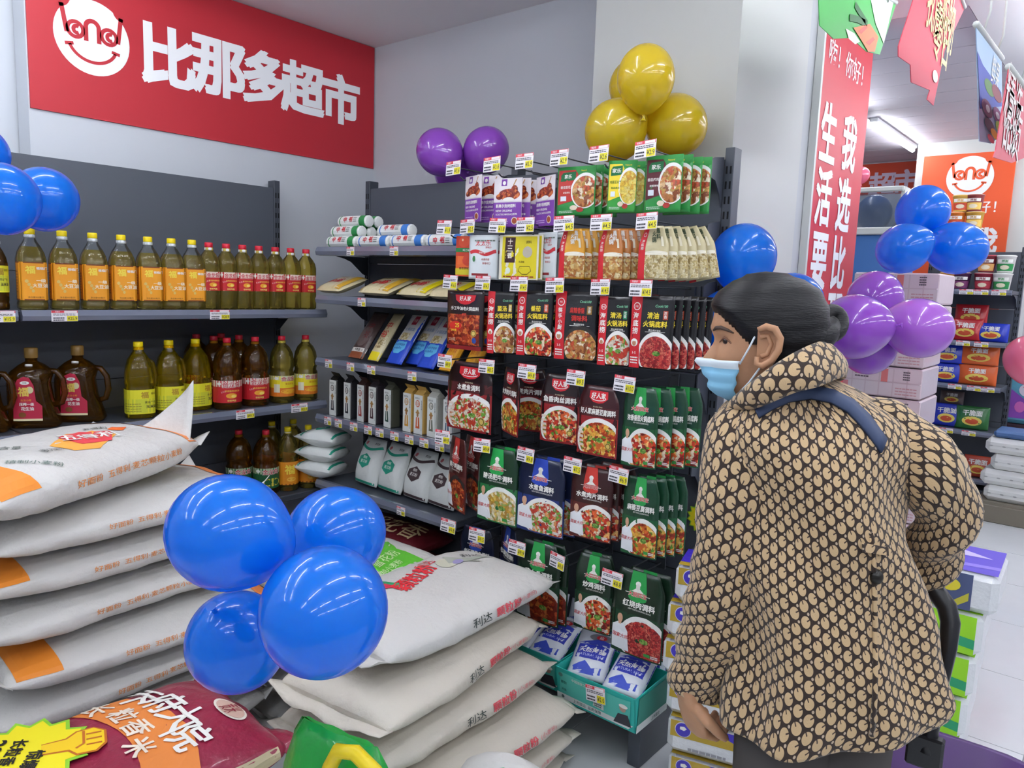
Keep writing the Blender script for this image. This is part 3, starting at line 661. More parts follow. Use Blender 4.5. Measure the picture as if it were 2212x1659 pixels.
# row three
pouch('block', 'hotpot block packet with clear window and black top', 965, 1043, 628, 755, '#2a1c1e', d_block, .05, .02, 2.0, n=1, step=(.03, .035), behind='hotpot block packet behind the clear window one')
pouch('hotA', 'black hotpot packet with red stripe and mushroom bowl', 1052, 1110, 630, 764, BLK, d_hot('菌汤', '火锅汤料', 'mush', '#d8b83a'), .45, .018, 2.0, n=1, step=(.006, .03), behind='black packet behind the mushroom hotpot packet')
pouch('hotB', 'black hotpot packet with red stripe and sliced tomato beef bowl', 1115, 1192, 628, 769, BLK, d_hot('番茄', '火锅底料', 'red', '#c8502c'), .12, .018, 2.0, n=1, step=(.008, .03), behind='black packet behind the tomato hotpot packet')
pouch('hotC', 'black spicy fry pot packet with red lettering', 1196, 1288, 630, 778, BLK, d_hot('麻辣香锅', '调味料', 'mush', '#8c6a2c', '#c8322c', True), .12, .018, 2.0, n=1, step=(.02, .03), behind='black packet behind the spicy fry pot one')
pouch('hotD', 'black hotpot packet with red stripe and pale clear broth', 1288, 1360, 640, 790, BLK, d_hot('清汤', '火锅汤料', 'fish', '#1d8a5c'), .3, .018, 2.0, n=0)
pouch('hotE', 'black hotpot packet with red stripe and red oil pot', 1358, 1450, 638, 797, BLK, d_hot('清油', '火锅底料', 'mince', '#a8442c'), .04, .018, 2.0, n=5, step=(.012, .026), behind='black red oil hotpot packet in line behind the front one')
# row four
pouch('homeA', 'black and maroon seasoning packet of boiled fish, beside the cereal boxes', 966, 1061, 782, 930, '#241214', d_home('水煮鱼调料', 'fish'), .0, .022, 2.0, .3, .22)
pouch('homeB', 'narrow turned black and maroon packet of boiled pork', 1082, 1121, 795, 936, '#241214', d_home('水煮肉片调料', 'tofu'), -.5, .022, 2.0, .3, .22, true_w=.155)
pouch('homeB', 'black and maroon boiled pork packet behind the turned one', 1118, 1162, 790, 930, '#241214', d_home('水煮肉片调料', 'tofu'), .25, .022, 2.14, .3, .22)
pouch('homeC', 'black and maroon shredded pork packet', 1166, 1248, 808, 956, '#241214', d_home('鱼香肉丝调料', 'red'), .12, .022, 2.03, .3, .22)
pouch('homeD', 'black and maroon bean curd packet hanging lowest in its row', 1246, 1332, 833, 984, '#3a1216', d_home('好人家麻婆豆腐调料', 'tofu'), .0, .022, 1.98, .3, .22)
pouch('chefA', 'dark green tomato hotpot packet with drink glass, outer end of its row', 1340, 1417, 836, 1008, '#17402a', d_chef('浓香番茄火锅底料', 'red', 0, '#2a9a4a', '#1c5a34'), .1, .024, 2.0, .25, .2, n=3, step=(.03, .035), behind='dark green tomato hotpot packet in line behind the front one')
# row five
pouch('chefB', 'narrow turned maroon packet beside the white flour bags', 963, 1011, 945, 1100, '#4a1d1c', d_chef('辣子鸡调料', 'roll', 0, '#b8322c', '#5c2420', '#2a2422'), -.38, .024, 2.0, .25, .2, true_w=.15, n=1, step=(.03, .05), behind='maroon packet behind the narrow turned one')
pouch('chefC', 'green sour soup beef packet with yellow broth bowl', 1031, 1116, 968, 1128, '#183a26', d_chef('酸汤肥牛调料', 'gold', 0, '#24a04c', '#24703c'), .05, .024, 2.0, .25, .2, n=1, step=(.02, .04), behind='green packet behind the sour soup beef one')
pouch('chefD', 'dark blue boiled fish packet with white bowl', 1116, 1217, 990, 1152, '#141d3a', d_chef('水煮鱼调料', 'fish', 0, '#2a46b0', '#1f3272'), .05, .024, 2.0, .25, .2, n=1, step=(.02, .04), behind='dark blue packet behind the boiled fish one')
pouch('chefE', 'maroon boiled pork packet with white bowl', 1229, 1320, 1008, 1164, '#3a1a1a', d_chef('水煮肉片调料', 'red', 0, '#c83a30', '#5c2420'), .08, .024, 2.0, .25, .2, n=3, step=(.012, .03), behind='maroon boiled pork packet behind the front one')
pouch('chefF', 'dark green bean curd packet with bowl of diced tofu', 1340, 1418, 1030, 1200, '#17402a', d_chef('麻婆豆腐调料', 'tofu', 0, '#2a9a4a', '#1c5a34'), .05, .024, 2.0, .25, .2, n=3, step=(.016, .03), behind='dark green bean curd packet behind the front one')
# row six
pouch('chefG', 'dark blue pickled fish packet nearer the flour bag shelf', 992, 1064, 1138, 1280, '#131b34', d_chef('老坛酸菜鱼调料', 'gold', 0, '#2a46a0', '#1b2b60', '#2a2624'), .1, .024, 2.05, .25, .2)
pouch('chefG', 'dark blue pickled fish packet turned beside the green big bone packets', 1078, 1114, 1142, 1285, '#131b34', d_chef('老坛酸菜鱼调料', 'gold', 0, '#2a46a0', '#1b2b60'), -.5, .024, 2.05, .25, .2)
pouch('chefH', 'dark green big bone packet just behind the cream flour sacks', 1115, 1206, 1170, 1342, '#132a1c', d_chef('酱大骨调料', 'roll', 0, '#2a9a4a', '#193e28'), .06, .024, 2.0, .25, .2, n=1, step=(.014, .03), behind='dark green packet behind the big bone one')
pouch('chefI', 'dark green stir-fried chicken packet with red peppers', 1238, 1320, 1198, 1362, '#132a1c', d_chef('炒鸡调料', 'red', 0, '#2a9a4a', '#193e28'), .1, .024, 2.0, .25, .2, n=1, step=(-.012, .03), behind='dark green packet behind the stir-fried chicken one')
pouch('chefJ', 'dark green braised pork packet above the salt boxes', 1318, 1430, 1232, 1418, '#132a1c', d_chef('红烧肉调料', 'mince', 0, '#2a9a4a', '#193e28'), .03, .024, 1.99, .25, .2, n=1, step=(.02, .03), behind='dark green packet behind the braised pork one')
# ------------------------------------------------------------------ oil bottles
def oil(name, col, rough=.03, haze=.13):
    """clear coloured liquid behind thin plastic: tinted see-through with a little haze and a glossy skin"""
    if name in MATS: return MATS[name]
    m = bpy.data.materials.new(name); m.use_nodes = True; nt = m.node_tree; N = nt.nodes; N.remove(N['Principled BSDF']); c = lin(col)
    t = N.new('ShaderNodeBsdfTransparent'); t.inputs[0].default_value = tuple(x**.6 for x in c[:3])+(1,); d = N.new('ShaderNodeBsdfTranslucent'); d.inputs[0].default_value = c; d2 = N.new('ShaderNodeBsdfDiffuse'); d2.inputs[0].default_value = c
    h = N.new('ShaderNodeMixShader'); h.inputs[0].default_value = .5; nt.links.new(d.outputs[0], h.inputs[1]); nt.links.new(d2.outputs[0], h.inputs[2])
    a = N.new('ShaderNodeMixShader'); a.inputs[0].default_value = haze; nt.links.new(t.outputs[0], a.inputs[1]); nt.links.new(h.outputs[0], a.inputs[2])
    g = N.new('ShaderNodeBsdfGlossy'); g.inputs['Roughness'].default_value = .08; f = N.new('ShaderNodeFresnel'); f.inputs[0].default_value = 1.45
    b = N.new('ShaderNodeMixShader'); nt.links.new(f.outputs[0], b.inputs[0]); nt.links.new(a.outputs[0], b.inputs[1]); nt.links.new(g.outputs[0], b.inputs[2]); nt.links.new(b.outputs[0], N['Material Output'].inputs[0])
    nz = N.new('ShaderNodeTexNoise'); nz.inputs['Scale'].default_value = 45; bp = N.new('ShaderNodeBump'); bp.inputs['Strength'].default_value = .35; bp.inputs['Distance'].default_value = .004; tc = N.new('ShaderNodeTexCoord'); nt.links.new(tc.outputs['Object'], nz.inputs['Vector']); nt.links.new(nz.outputs['Fac'], bp.inputs['Height']); nt.links.new(bp.outputs['Normal'], g.inputs['Normal']); nt.links.new(bp.outputs['Normal'], f.inputs['Normal'])
    MATS[name] = m; return m
M_OILY = oil('soy oil', '#e9d36a'); M_OILG = oil('corn oil', '#f0d228'); M_OILB = oil('peanut oil', '#a8701c'); M_OILR = oil('blend oil', '#b57a28'); M_PET = oil('clear bottle wall', '#eef2f0', haze=.06)
M_YCAP = mat('yellow cap', '#f0d410', .4); M_RCAP = mat('red cap', '#c81e34', .4); M_WCAP = mat('white ring', '#e9ecef', .4); M_BCAP = mat('gold brown cap', '#8a6a34', .4)
def sq_r(R, a, sq):
    c, d = abs(math.cos(a)), abs(math.sin(a)); return R*((c**sq+d**sq)**(-1/sq) if sq else 1)
def wrap(R, sq, z0, dy=1, cx=0):
    def S(x, y):
        a = -PI/2 + x/R; r = sq_r(R, a, sq)+.0004
        return Vector((cx+r*math.cos(a), r*dy*math.sin(a), z0+y))
    return S
def fu(P, cx, cy, s, col='#e8c63a'): P.txt('福', cx, cy, s, col, 3, bold=.03)
def lab_orange(P):
    P.rect(-.5, 0, .5, 1, '#e89a1c', 0, 16, 2); P.rect(-.5, .0, .5, .03, '#7a3a14', 1, 12, 1); P.rect(-.5, .97, .5, 1, '#7a3a14', 1, 12, 1)
    fu(P, -.06, .8, .2, '#f2d64a'); P.txt('福临门', .14, .84, .07, WHT, 3, maxw=.2, bold=.02)
    P.txt('一级', .12, .52, .09, '#f6ead0', 2, maxw=.16, bold=.02); P.txt('大豆油', .1, .39, .11, '#f6ead0', 2, maxw=.26, bold=.02)
    for i in range(4): P.ell(-.13+.035*i, .5-.085*i, .03, .045, '#d8b460', 2+i*.2, 10, 1)
    P.txt('净含量900毫升', .02, .08, .05, '#8c5a14', 2, maxw=.3); P.txt('福临门', .42, .55, .1, '#c87a14', 2, maxw=.1); P.bars(-.46, .2, -.3, .8, 8, '#b8741a', 2, .5)
def lab_red(P, low='#c02028', mid='#e8a02c'):
    P.rect(-.5, 0, .5, 1, low, 0, 16, 2); P.rect(-.5, .72, .5, 1, '#e6d2c4', .6, 14, 1)
    P.txt('金龙鱼', .02, .82, .26, WHT, 2, maxw=.36, bold=.06); P.txt('金龙鱼', .02, .82, .26, '#c02030', 3, maxw=.35, bold=.015)
    P.txt('食用植物调和油', .04, .54, .09, '#f0c850', 2, maxw=.3); P.ell(.02, .32, .11, .12, mid, 2, 14, 2); P.ell(.06, .3, .05, .07, '#f4d468', 3, 10, 1); P.txt('非转基因', .02, .1, .09, '#f2d070', 2, maxw=.26, bold=.02)
    P.txt('1:1:1', -.14, .5, .08, WHT, 2, maxw=.12, rot=.3); P.ell(-.22, .86, .04, .07, WHT, 2, 10, 1)
def lab_yelor(P):
    P.rect(-.5, .0, .5, .42, '#e07a20', 0, 16, 2); P.rect(-.5, .42, .5, 1, '#f0dc2a', 0, 16, 2); P.rect(-.5, .8, .5, 1, '#d8dcb0', .6, 14, 1); P.txt('金龙鱼', .08, .86, .22, WHT, 2, maxw=.34, bold=.06)
    P.txt('金龙鱼', .08, .86, .22, '#c02030', 3, maxw=.33, bold=.015); P.ell(-.2, .88, .05, .08, WHT, 2, 10, 1); P.txt('葵花籽油', .1, .62, .1, '#c8601c', 2, maxw=.28); P.ell(.1, .25, .2, .12, '#f0b030', 2, 14, 2); P.rect(-.26, .2, -.12, .6, '#e8e4c8', 2, 2, 2)
def lab_yel(P):
    P.rect(-.5, 0, .5, 1, '#e6df2e', 0, 16, 2); P.rect(-.5, .05, .5, .62, '#cfd23a', .6, 14, 2); fu(P, .06, .78, .26, '#b8962a'); P.txt('福临门', .24, .84, .1, '#8a7a1c', 3, maxw=.18)
    P.txt('黄金产地', .16, .48, .1, '#6a6a30', 2, maxw=.2); P.txt('玉米油', .18, .3, .13, '#4a4a34', 2, maxw=.22, bold=.02); P.bars(-.3, .1, 0, .5, 4, '#a8a030', 2, .4)
def lab_gor(P):
    P.rect(-.5, 0, .5, 1, '#e08c1e', 0, 16, 2); fu(P, .0, .68, .4, '#f2d64a'); P.txt('福临门', .2, .78, .12, WHT, 3, maxw=.2); P.ell(.04, .25, .12, .1, '#f0b848', 2, 12, 1); P.rect(-.5, 0, .5, .05, '#8a3a14', 1, 10, 1)
def lab_grn(P):
    P.rect(-.5, 0, .5, 1, '#1c5a34', 0, 16, 2); P.rect(-.5, .72, .5, 1, '#a8b890', .6, 14, 1); P.txt('金龙鱼', .06, .82, .26, WHT, 2, maxw=.36, bold=.06); P.txt('金龙鱼', .06, .82, .26, '#c02030', 3, maxw=.35, bold=.015); P.ell(.1, .3, .2, .2, '#d8c848', 2, 12, 1); P.ell(-.22, .86, .05, .08, WHT, 2, 10, 1)
def lab_red_jug(w, h):
    def f(P):
        pts = [(-.5, 0), (.5, 0), (.5, .34), (.3, .45), (.24, .8), (.1, .97), (-.08, 1), (-.3, .94), (-.46, .75)]
        P.poly(pts, '#b42440', 0, 4); P.rect(-.5, 0, .5, .05, '#e8dcae', 1, 6, 1); P.ell(-.06, .86, .16, .04, '#e9ece6', 2, 14, 1); P.txt('中粮', -.06, .86, .04, '#4a4a44', 3)
        P.txt('福', -.12, .66, .2, '#e2c25a', 2, maxw=.4, bold=.03); P.ell(.1, .7, .13, .08, '#cfc89a', 1.6, 12, 1)
        P.txt('古法小榨', -.04, .47, .05, '#e8a03a', 2, maxw=.4); P.txt('压榨一级', -.02, .38, .07, WHT, 2, maxw=.5, bold=.02); P.txt('花生油', .0, .28, .08, WHT, 2, maxw=.5, bold=.02); P.ell(-.18, .14, .13, .06, '#7a4a20', 2, 12, 1)
    return f
def cap(mb, r, z, h, mi): mb.lathe([(r*.96, z), (r, z+.002), (r, z+h-.003), (r*.9, z+h)], 18, mi)
def bottle(label, R, H, sq, prof, omat, lev, capm, labf, lz, lh, lR=None, handle=None, ringm=M_WCAP, lw=None, caph=.02, cr=.0165):
    t = thing('oil_bottle', label, 'bottle')
    cut = lev*H; p2 = []; mis = []
    for r, z in prof: p2.append((r*R, z*H))
    zz = [z for _, z in p2]
    for i in range(len(p2)-1): mis.append(1 if (zz[i]+zz[i+1])/2 > cut else 0)
    MB().lathe(p2, 28, 0, mis, sq=sq).build('bottle', [omat, M_PET], t)
    mb = MB(); cap(mb, cr, H-.006, caph, 0); mb.build('cap', capm, t)
    mb = MB(); cap(mb, cr*1.05, H-.018, .012, 0); mb.build('neck_ring', ringm, t)
    if labf:
        rr = (lR or 1)*R; P = Print(wrap(rr, sq, lz), lw or rr*3.6, lh, .0005); labf(P); P.build('label_print', t)
    if handle: MB().tube(handle, [.008]*len(handle), 8).build('handle', omat, t)
    return t
def put(t, px_, py_, X, label, z, rz=PI/2, group=None, first=False):
    y = at(px_, py_, X=X).y; loc = (X, y, z+.002)
    if first:
        t.location = loc; t.rotation_euler = (0, 0, rz); t['label'] = label
        if group: t['group'] = group
        return t
    return dup(t, label, loc, (0, 0, rz), group)
PROF900 = [(.9, 0), (1, .015), (1, .09), (.96, .1), (.96, .115), (1, .125), (1, .66), (.97, .68), (.9, .74), (.7, .82), (.45, .89), (.38, .92), (.38, .975)]
b1 = bottle('', .0435, .268, 6, PROF900, M_OILY, .78, M_YCAP, lab_orange, .034, .132)
XB = PX+.31
G1 = 'oil bottles with yellow caps'
for i, px_ in enumerate((71, 140, 205, 266, 323, 373, 417)):
    put(b1, px_, 666, XB, f'yellow cap oil bottle with orange label, {ORD[i]} in its row from the blue balloons', ZL[0], PI/2-.15+random.uniform(-.05, .05), G1, i == 0)
b2 = bottle('', .0385, .262, 5, [(.9, 0), (1, .02), (1, .3), (.97, .32), (.97, .6), (1, .62), (1, .72), (.9, .8), (.66, .87), (.42, .92), (.4, .98)], M_OILY, 1, M_RCAP, lab_red, .078, .078, .97)
for i, px_ in enumerate((453, 490, 525, 560, 595, 628, 661)):
    put(b2, px_, 666, XB, f'red cap oil bottle with red label, {ORD[i]} in its row from the orange labels', ZL[0], PI/2-.1+random.uniform(-.06, .06), 'oil bottles with red caps', i == 0)
# jugs on the middle shelf
def jug(label, omat, capm, H=.262):
    t = thing('oil_jug', label, 'jug')
    secs = [(0, .076, .05, 0), (0, .084, .055, .012), (0, .086, .057, .1), (-.004, .083, .057, .16), (-.008, .068, .053, .2), (-.008, .04, .036, .225), (-.008, .018, .018, .238), (-.008, .018, .018, .258)]
    R_ = []
    for cx, rx, ry, z in secs:
        R_.append([(cx+rx*sq_r(1, 2*PI*k/28, 3.2)*math.cos(2*PI*k/28) - (.03 if .09 < z < .19 and math.cos(2*PI*k/28) > .55 else 0), ry*sq_r(1, 2*PI*k/28, 3.2)*math.sin(2*PI*k/28), z) for k in range(28)])
    MB().rings(R_).build('jug_body', omat, t)
    MB().tube([(.03, 0, .205), (.07, 0, .2), (.09, 0, .17), (.095, 0, .12), (.085, 0, .085), (.056, 0, .075)], .011, 8).build('handle', omat, t)
    mb = MB(); mb.lathe([(.021, .25), (.022, .252), (.022, .284), (.019, .287)], 18, cx=-.008); mb.build('cap', capm, t)
    MB().tube([(-.008, -.036, .222), (-.008, -.034, .229)], .012, 12).build('medallion', M_WHITE, t)
    S = lambda x, y: Vector((-.012+x, -.0585*max(.0, 1-abs((x-.012)/.09)**3.2)**(1/3.2)-.0008, .028+y))
    P = Print(S, .092, .16, .0009); lab_red_jug(.09, .16)(P); P.build('label_print', t)
    return t
j1 = jug('', M_OILB, M_BCAP)
XJ = PX+.26
put(j1, 80, 925, XJ, 'brown peanut oil jug with red label, handle towards its twin', ZL[1], PI/2-.55, 'peanut oil jugs', True)
put(j1, 178, 910, XJ-.02, 'brown peanut oil jug with red label, second one, handle free', ZL[1], PI/2-.6, 'peanut oil jugs')
put(j1, -34, 950, XJ, 'brown oil jug cut by the picture edge on the middle shelf', ZL[1], PI/2-.5, 'peanut oil jugs')
PJ = [(.9, 0), (1, .015), (1, .1), (.96, .12), (1, .14), (1, .4), (.96, .42), (.96, .46), (1, .48), (.98, .58), (.9, .7), (.76, .8), (.5, .88), (.36, .92), (.34, .98)]
j2 = bottle('', .054, .285, 3.2, PJ, M_OILG, 1, M_YCAP, lab_yel, .018, .096, handle=[(.03, 0, .23), (.05, 0, .215), (.06, 0, .17), (.057, 0, .13), (.045, 0, .122)], ringm=M_YCAP, cr=.018)
for i, (px_, X) in enumerate(((303, XJ+.04), (368, XJ+.02), (425, XJ))):
    put(j2, px_, 905, X, f'yellow cap oil jug with yellow label, {ORD[i]} from the empty gap', ZL[1], PI/2-.3+.5*(i == 2), 'yellow label oil jugs', i == 0)
PJ3 = [(.9, 0), (1, .015), (1, .46), (.9, .49), (.92, .53), (1, .56), (.99, .66), (.88, .78), (.66, .87), (.36, .93), (.33, .98)]
j3 = bottle('', .059, .29, 0, PJ3, M_OILR, 1, M_RCAP, lab_red, .03, .095, cr=.0165)
for i, (px_, X, nm) in enumerate(((492, XJ+.06, 'front one beside the yellow label jugs'), (552, XJ+.05, 'front one nearer the yellow and orange labels'), (427, -3.262, 'dark one behind the third yellow jug'), (464, -3.14, 'half hidden behind the front red label jug'), (518, -3.14, 'in the rear row between the two front ones'), (480, -3.262, 'in the rear row behind the second front one'))):
    put(j3, px_, 885, X, 'red cap oil jug with red label, '+nm, ZL[1], PI/2-.3, 'red label oil jugs', i == 0)
j4 = bottle('', .055, .29, 0, PJ3, M_OILY, 1, M_RCAP, lab_yelor, .03, .095, cr=.0165)
for i, px_ in enumerate((609, 660)): put(j4, px_, 870, XJ+.05, ('red cap oil bottle with yellow and orange label, inner of the pair', 'red cap oil bottle with yellow and orange label, at the shelf end')[i], ZL[1], PI/2-.3, 'yellow and orange label oil bottles', i == 0)
# bottom shelf
j5 = bottle('', .058, .28, 0, PJ3, M_OILR, 1, M_RCAP, lab_grn, .03, .095, cr=.0165)
j6 = bottle('', .049, .285, 0, PJ3, M_OILY, 1, M_YCAP, lab_gor, .03, .11, cr=.016)
XC = PX+.3
for i, (px_, X, t_, lb) in enumerate(((517, XC-.1, j5, 'red cap dark oil bottle above the blue balloon cluster, bottom shelf'), (575, XC-.02, j5, 'red cap oil bottle with green label on the bottom shelf'), (622, XC, j6, 'yellow cap bottle with orange label, bottom shelf, inner one'), (666, XC+.02, j6, 'yellow cap bottle with orange label, bottom shelf end'), (588, XC-.17, j6, 'yellow cap bottle in the rear of the bottom shelf, inner'), (634, XC-.15, j6, 'yellow cap bottle in the rear of the bottom shelf, outer'))):
    put(t_, px_, 1050, X, lb, .5, PI/2-.4, 'bottles on the bottom oil shelf', i in (0, 2))
b3 = bottle('', .036, .24, 0, PROF900, M_OILB, 1, M_RCAP, lab_yel, .06, .09)
put(b3, -5, 668, XB, 'dark bottle with yellow label cut by the picture edge', ZL[0], PI/2-.2, None, True)

# ------------------------------------------------------------------ noodle shelves
M_PAPER = mat('white wrap paper', '#e8ebe8', .55, bump=(90, .4, .003)); M_GBAND = mat('green band', '#2c8a4a', .5); M_BBAND = mat('blue band', '#3a7ac8', .5)
def roll(band, label):
    t = thing('noodle_roll', label, 'noodles'); R = .026; L = .205
    mb = MB(); Rg = []
    for x, r in ((0, .5), (.002, .86), (.008, 1), (L-.008, 1), (L-.002, .86), (L, .5)): Rg.append([(x, R*r*math.cos(2*PI*k/12), R*r*math.sin(2*PI*k/12)) for k in range(12)])
    mb.rings(Rg, 0, True, False); mb.build('wrap', M_PAPER, t)
    for x0, x1 in ((L-.05, L-.012), (.02, .026)):
        MB().rings([[(x, (R+.0006)*math.cos(2*PI*k/16), (R+.0006)*math.sin(2*PI*k/16)) for k in range(16)] for x in (x0, x1)], 0, False).build('band', band, t)
    P = Print(lambda x, y: Vector((.085+x, -(R+.0005)*math.cos(y/R), (R+.0005)*math.sin(y/R))), .11, .04, .0006)
    P.txt('中', -.22, .15, .62, RED, 1, bold=.015); P.txt('裕', .14, .2, .62, RED, 1, bold=.015); P.bars(.3, -.1, .5, .5, 3, '#5a6a64', 1, .4); P.build('print', t)
    return t
rg = roll(M_GBAND, ''); rb = roll(M_BBAND, ''); first = {id(rg): True, id(rb): True}
z0 = ZN[0]+.0262; ROWN = ['front', 'second', 'third', 'rear']
def putroll(t, x, y, z, lb, g):
    rx = random.uniform(-.3, .3)
    if first.pop(id(t), None): t.location = (x, y, z); t.rotation_euler = (rx, 0, 0); t['label'] = lb; t['group'] = g
    else: dup(t, lb, (x, y, z), (rx, 0, 0), g)
for d in range(4):
    y = PY-.245+d*.0545
    putroll(rg, -2.87, y, z0, f'green banded noodle roll, bottom layer, {ROWN[d]} of four deep', 'green noodle rolls')
    if d < 3: putroll(rg, -2.875, y+.027, z0+.047, f'green banded noodle roll, middle layer, {ROWN[d]} of three deep', 'green noodle rolls')
    if d < 2: putroll(rg, -2.86, y+.0545, z0+.094, f'green banded noodle roll, top layer, {ROWN[d]} of the pile', 'green noodle rolls')
    if d < 2: putroll(rb, -2.655, y, z0, f'blue banded noodle roll beside the green rolls, bottom layer, {ROWN[d]}', 'blue noodle rolls'); putroll(rb, -2.44, y, z0, f'blue banded noodle roll behind the first tag column, bottom layer, {ROWN[d]}', 'blue noodle rolls'); putroll(rb, -2.225, y, z0, f'blue banded noodle roll nearest the hooks, bottom layer, {ROWN[d]}', 'blue noodle rolls')
putroll(rb, -2.56, PY-.21, z0+.047, 'blue banded noodle roll lying on top of two others', 'blue noodle rolls')
# flat packs
M_NOOD = mat('noodle film cream', '#e3d6ac', .3, coat=.3, bump=(70, .5, .004)); M_YEND = mat('yellow film', '#e8d420', .3); M_OEND = mat('orange film', '#dfae3a', .3)
def flatpack(L, D, H, end, label):
    t = thing('noodle_pack', label, 'noodles')
    def S(x, y): 
        u, v = x/(L/2), y/(D/2); b = (max(0, 1-abs(u)**5))**.5*(max(0, 1-abs(v)**4))**.5
        return Vector((x, y, H*.5+H*.5*b+.0012*noise.noise(Vector((x*40, y*40, 3)))))
    n = 12; mb = MB(); V = []
    for sgn in (1, -1):
        for j in range(n+1):
            for i in range(n+1):
                p = S(L*(i/n-.5), D*(j/n-.5)); V.append((p.x, p.y, p.z if sgn > 0 else H-p.z))
    o = (n+1)**2; Fc = []
    for j in range(n):
        for i in range(n): a = j*(n+1)+i; Fc += [(a, a+1, a+n+2, a+n+1), (o+a+n+1, o+a+n+2, o+a+1, o+a)]
    mb.add(V, Fc, 0, True); mb.build('film', M_NOOD, t)
    P = Print(S, L, D, .0008); P.rect(.3, -.46, .46, .46, end, 0, 3, 8); P.rect(-.46, -.46, -.4, .46, end, 0, 2, 8); P.rect(.18, -.46, .2, .46, end, 0, 1, 8)
    P.txt('中裕', -.1, -.05, .3, RED, 1, bold=.015, rot=.1); P.txt('鸡蛋挂面', -.1, .25, .1, '#8a6a3a', 1); P.build('print', t); return t
fp = flatpack(.2, .16, .046, M_OEND, ''); fy = flatpack(.2, .16, .046, M_YEND, '')
for i, (t_, px_, lb) in enumerate(((fp, 742, 'flat cream noodle pack with orange ends by the wall corner'), (fp, 838, 'flat cream noodle pack with orange ends, middle of three'), (fy, 922, 'flat cream noodle pack with yellow ends beside the hooks'), (fp, 862, 'flat cream noodle pack tucked behind the middle one'), (fy, 990, 'flat cream noodle pack behind the black hotpot packets'))):
    y = PY-.19 if i != 3 else PY-.075; x = at(px_, 640, Y=y).x; loc = (x, y, ZN[1]+(.031 if i != 3 else .033)); r = (.36, 0, -.12+.1*(i % 2))
    if i in (0, 2): t_.location = loc; t_.rotation_euler = r; t_['label'] = lb; t_['group'] = 'flat noodle packs'
    else: dup(t_, lb, loc, r, 'flat noodle packs')
# leaning packs: pouch shapes tipped back against the panel
def lean_pack(key, w, h, t, body, design, px_, lb, dY=0, dx=0):
    if key not in PROTO: PROTO[key] = make_pouch(key, w, h, t, body, design) + (w, h)
    bm_, pr, w, h = PROTO[key]; y = PY-.232+dY; x = at(px_, 795, Y=y).x+dx
    r = thing('noodle_pack', lb, 'noodles', (x, y, ZN[2]+.013), group='leaning noodle packs'); r.rotation_euler = (-.62, 0, -.05)
    link('film', bm_, r); link('print', pr, r)
def d_lbrown(P):
    P.rect(-.5, .0, .5, .12, '#8a4a2c', 0, 8, 2); P.rect(-.5, .12, .5, .2, '#d8d4cc', 0, 8, 1); P.ell(0, .45, .36, .22, '#6a5a58', 0, 18, 3); P.vtxt('中裕', .05, .75, .16, '#7a2a2a', 1); P.txt('荞麦面', .0, .16, .05, BLK, 2)
def d_lcream(P): P.rect(-.5, 0, .5, .16, '#e8d420', 0, 8, 2); P.vtxt('中裕', -.05, .8, .16, RED, 1); P.txt('鸡蛋面', 0, .26, .05, '#8a6a3a', 1); P.rect(-.3, .3, .4, .5, FOOD['straw'], .5, 6, 5)
def d_lblue(P):
    P.rect(-.5, 0, .5, .45, '#1c46c0', 0, 8, 5); P.rect(-.5, .45, .5, 1, '#c6c4c0', 0, 8, 6); P.rect(-.14, .78, .16, .97, '#a01c34', 1, 3, 3); P.txt('手擀', .01, .87, .08, '#e0b8b0', 2, maxw=.22)
    P.txt('火锅挂面', .0, .68, .07, '#4a6a9a', 1, maxw=.6); P.rect(-.3, .44, .2, .6, FOOD['straw'], 1, 5, 4); P.poly([(-.44, .42), (.3, .42), (.34, .28), (.1, .18), (-.2, .18), (-.44, .28)], '#5ab0dc', 1); P.txt('非油炸更健康', -.04, .35, .05, '#1c46a0', 2, maxw=.6); P.txt('净含量800克', -.1, .28, .04, '#1c46a0', 2, maxw=.5)
def d_lor(P): P.rect(-.5, 0, .5, 1, '#e8a41c', 0, 8, 8); P.rect(-.5, .6, .5, 1, '#e6cf2e', .5, 8, 4); P.txt('手工面', 0, .7, .1, '#5a3a10', 1, maxw=.7); P.txt('鲜滑', 0, .4, .1, '#c86a14', 1)
lean_pack('lbrown', .108, .25, .03, '#4a3a38', d_lbrown, 767, 'dark brown leaning noodle pack by the wall corner')
lean_pack('lcream', .075, .25, .03, '#d8cba0', d_lcream, 805, 'cream leaning noodle pack with yellow foot')
lean_pack('lblue', .104, .25, .03, '#1c46c0', d_lblue, 850, 'blue leaning noodle pack with pale blue badge, inner one')
lean_pack('lblue', .104, .25, .03, '#1c46c0', d_lblue, 892, 'blue noodle pack half hidden between the two front ones', .05)
lean_pack('lblue', .104, .25, .03, '#1c46c0', d_lblue, 918, 'blue leaning noodle pack with pale blue badge, outer one')
lean_pack('lblue', .104, .25, .03, '#1c46c0', d_lblue, 955, 'blue noodle pack behind the outer front one', .05)
lean_pack('lor', .08, .22, .03, '#e8a41c', d_lor, 962, 'orange noodle pack under the hotpot block packet')
lean_pack('lor', .08, .22, .03, '#e6cf2e', d_lor, 1010, 'orange and yellow noodle pack behind the first hook tag')
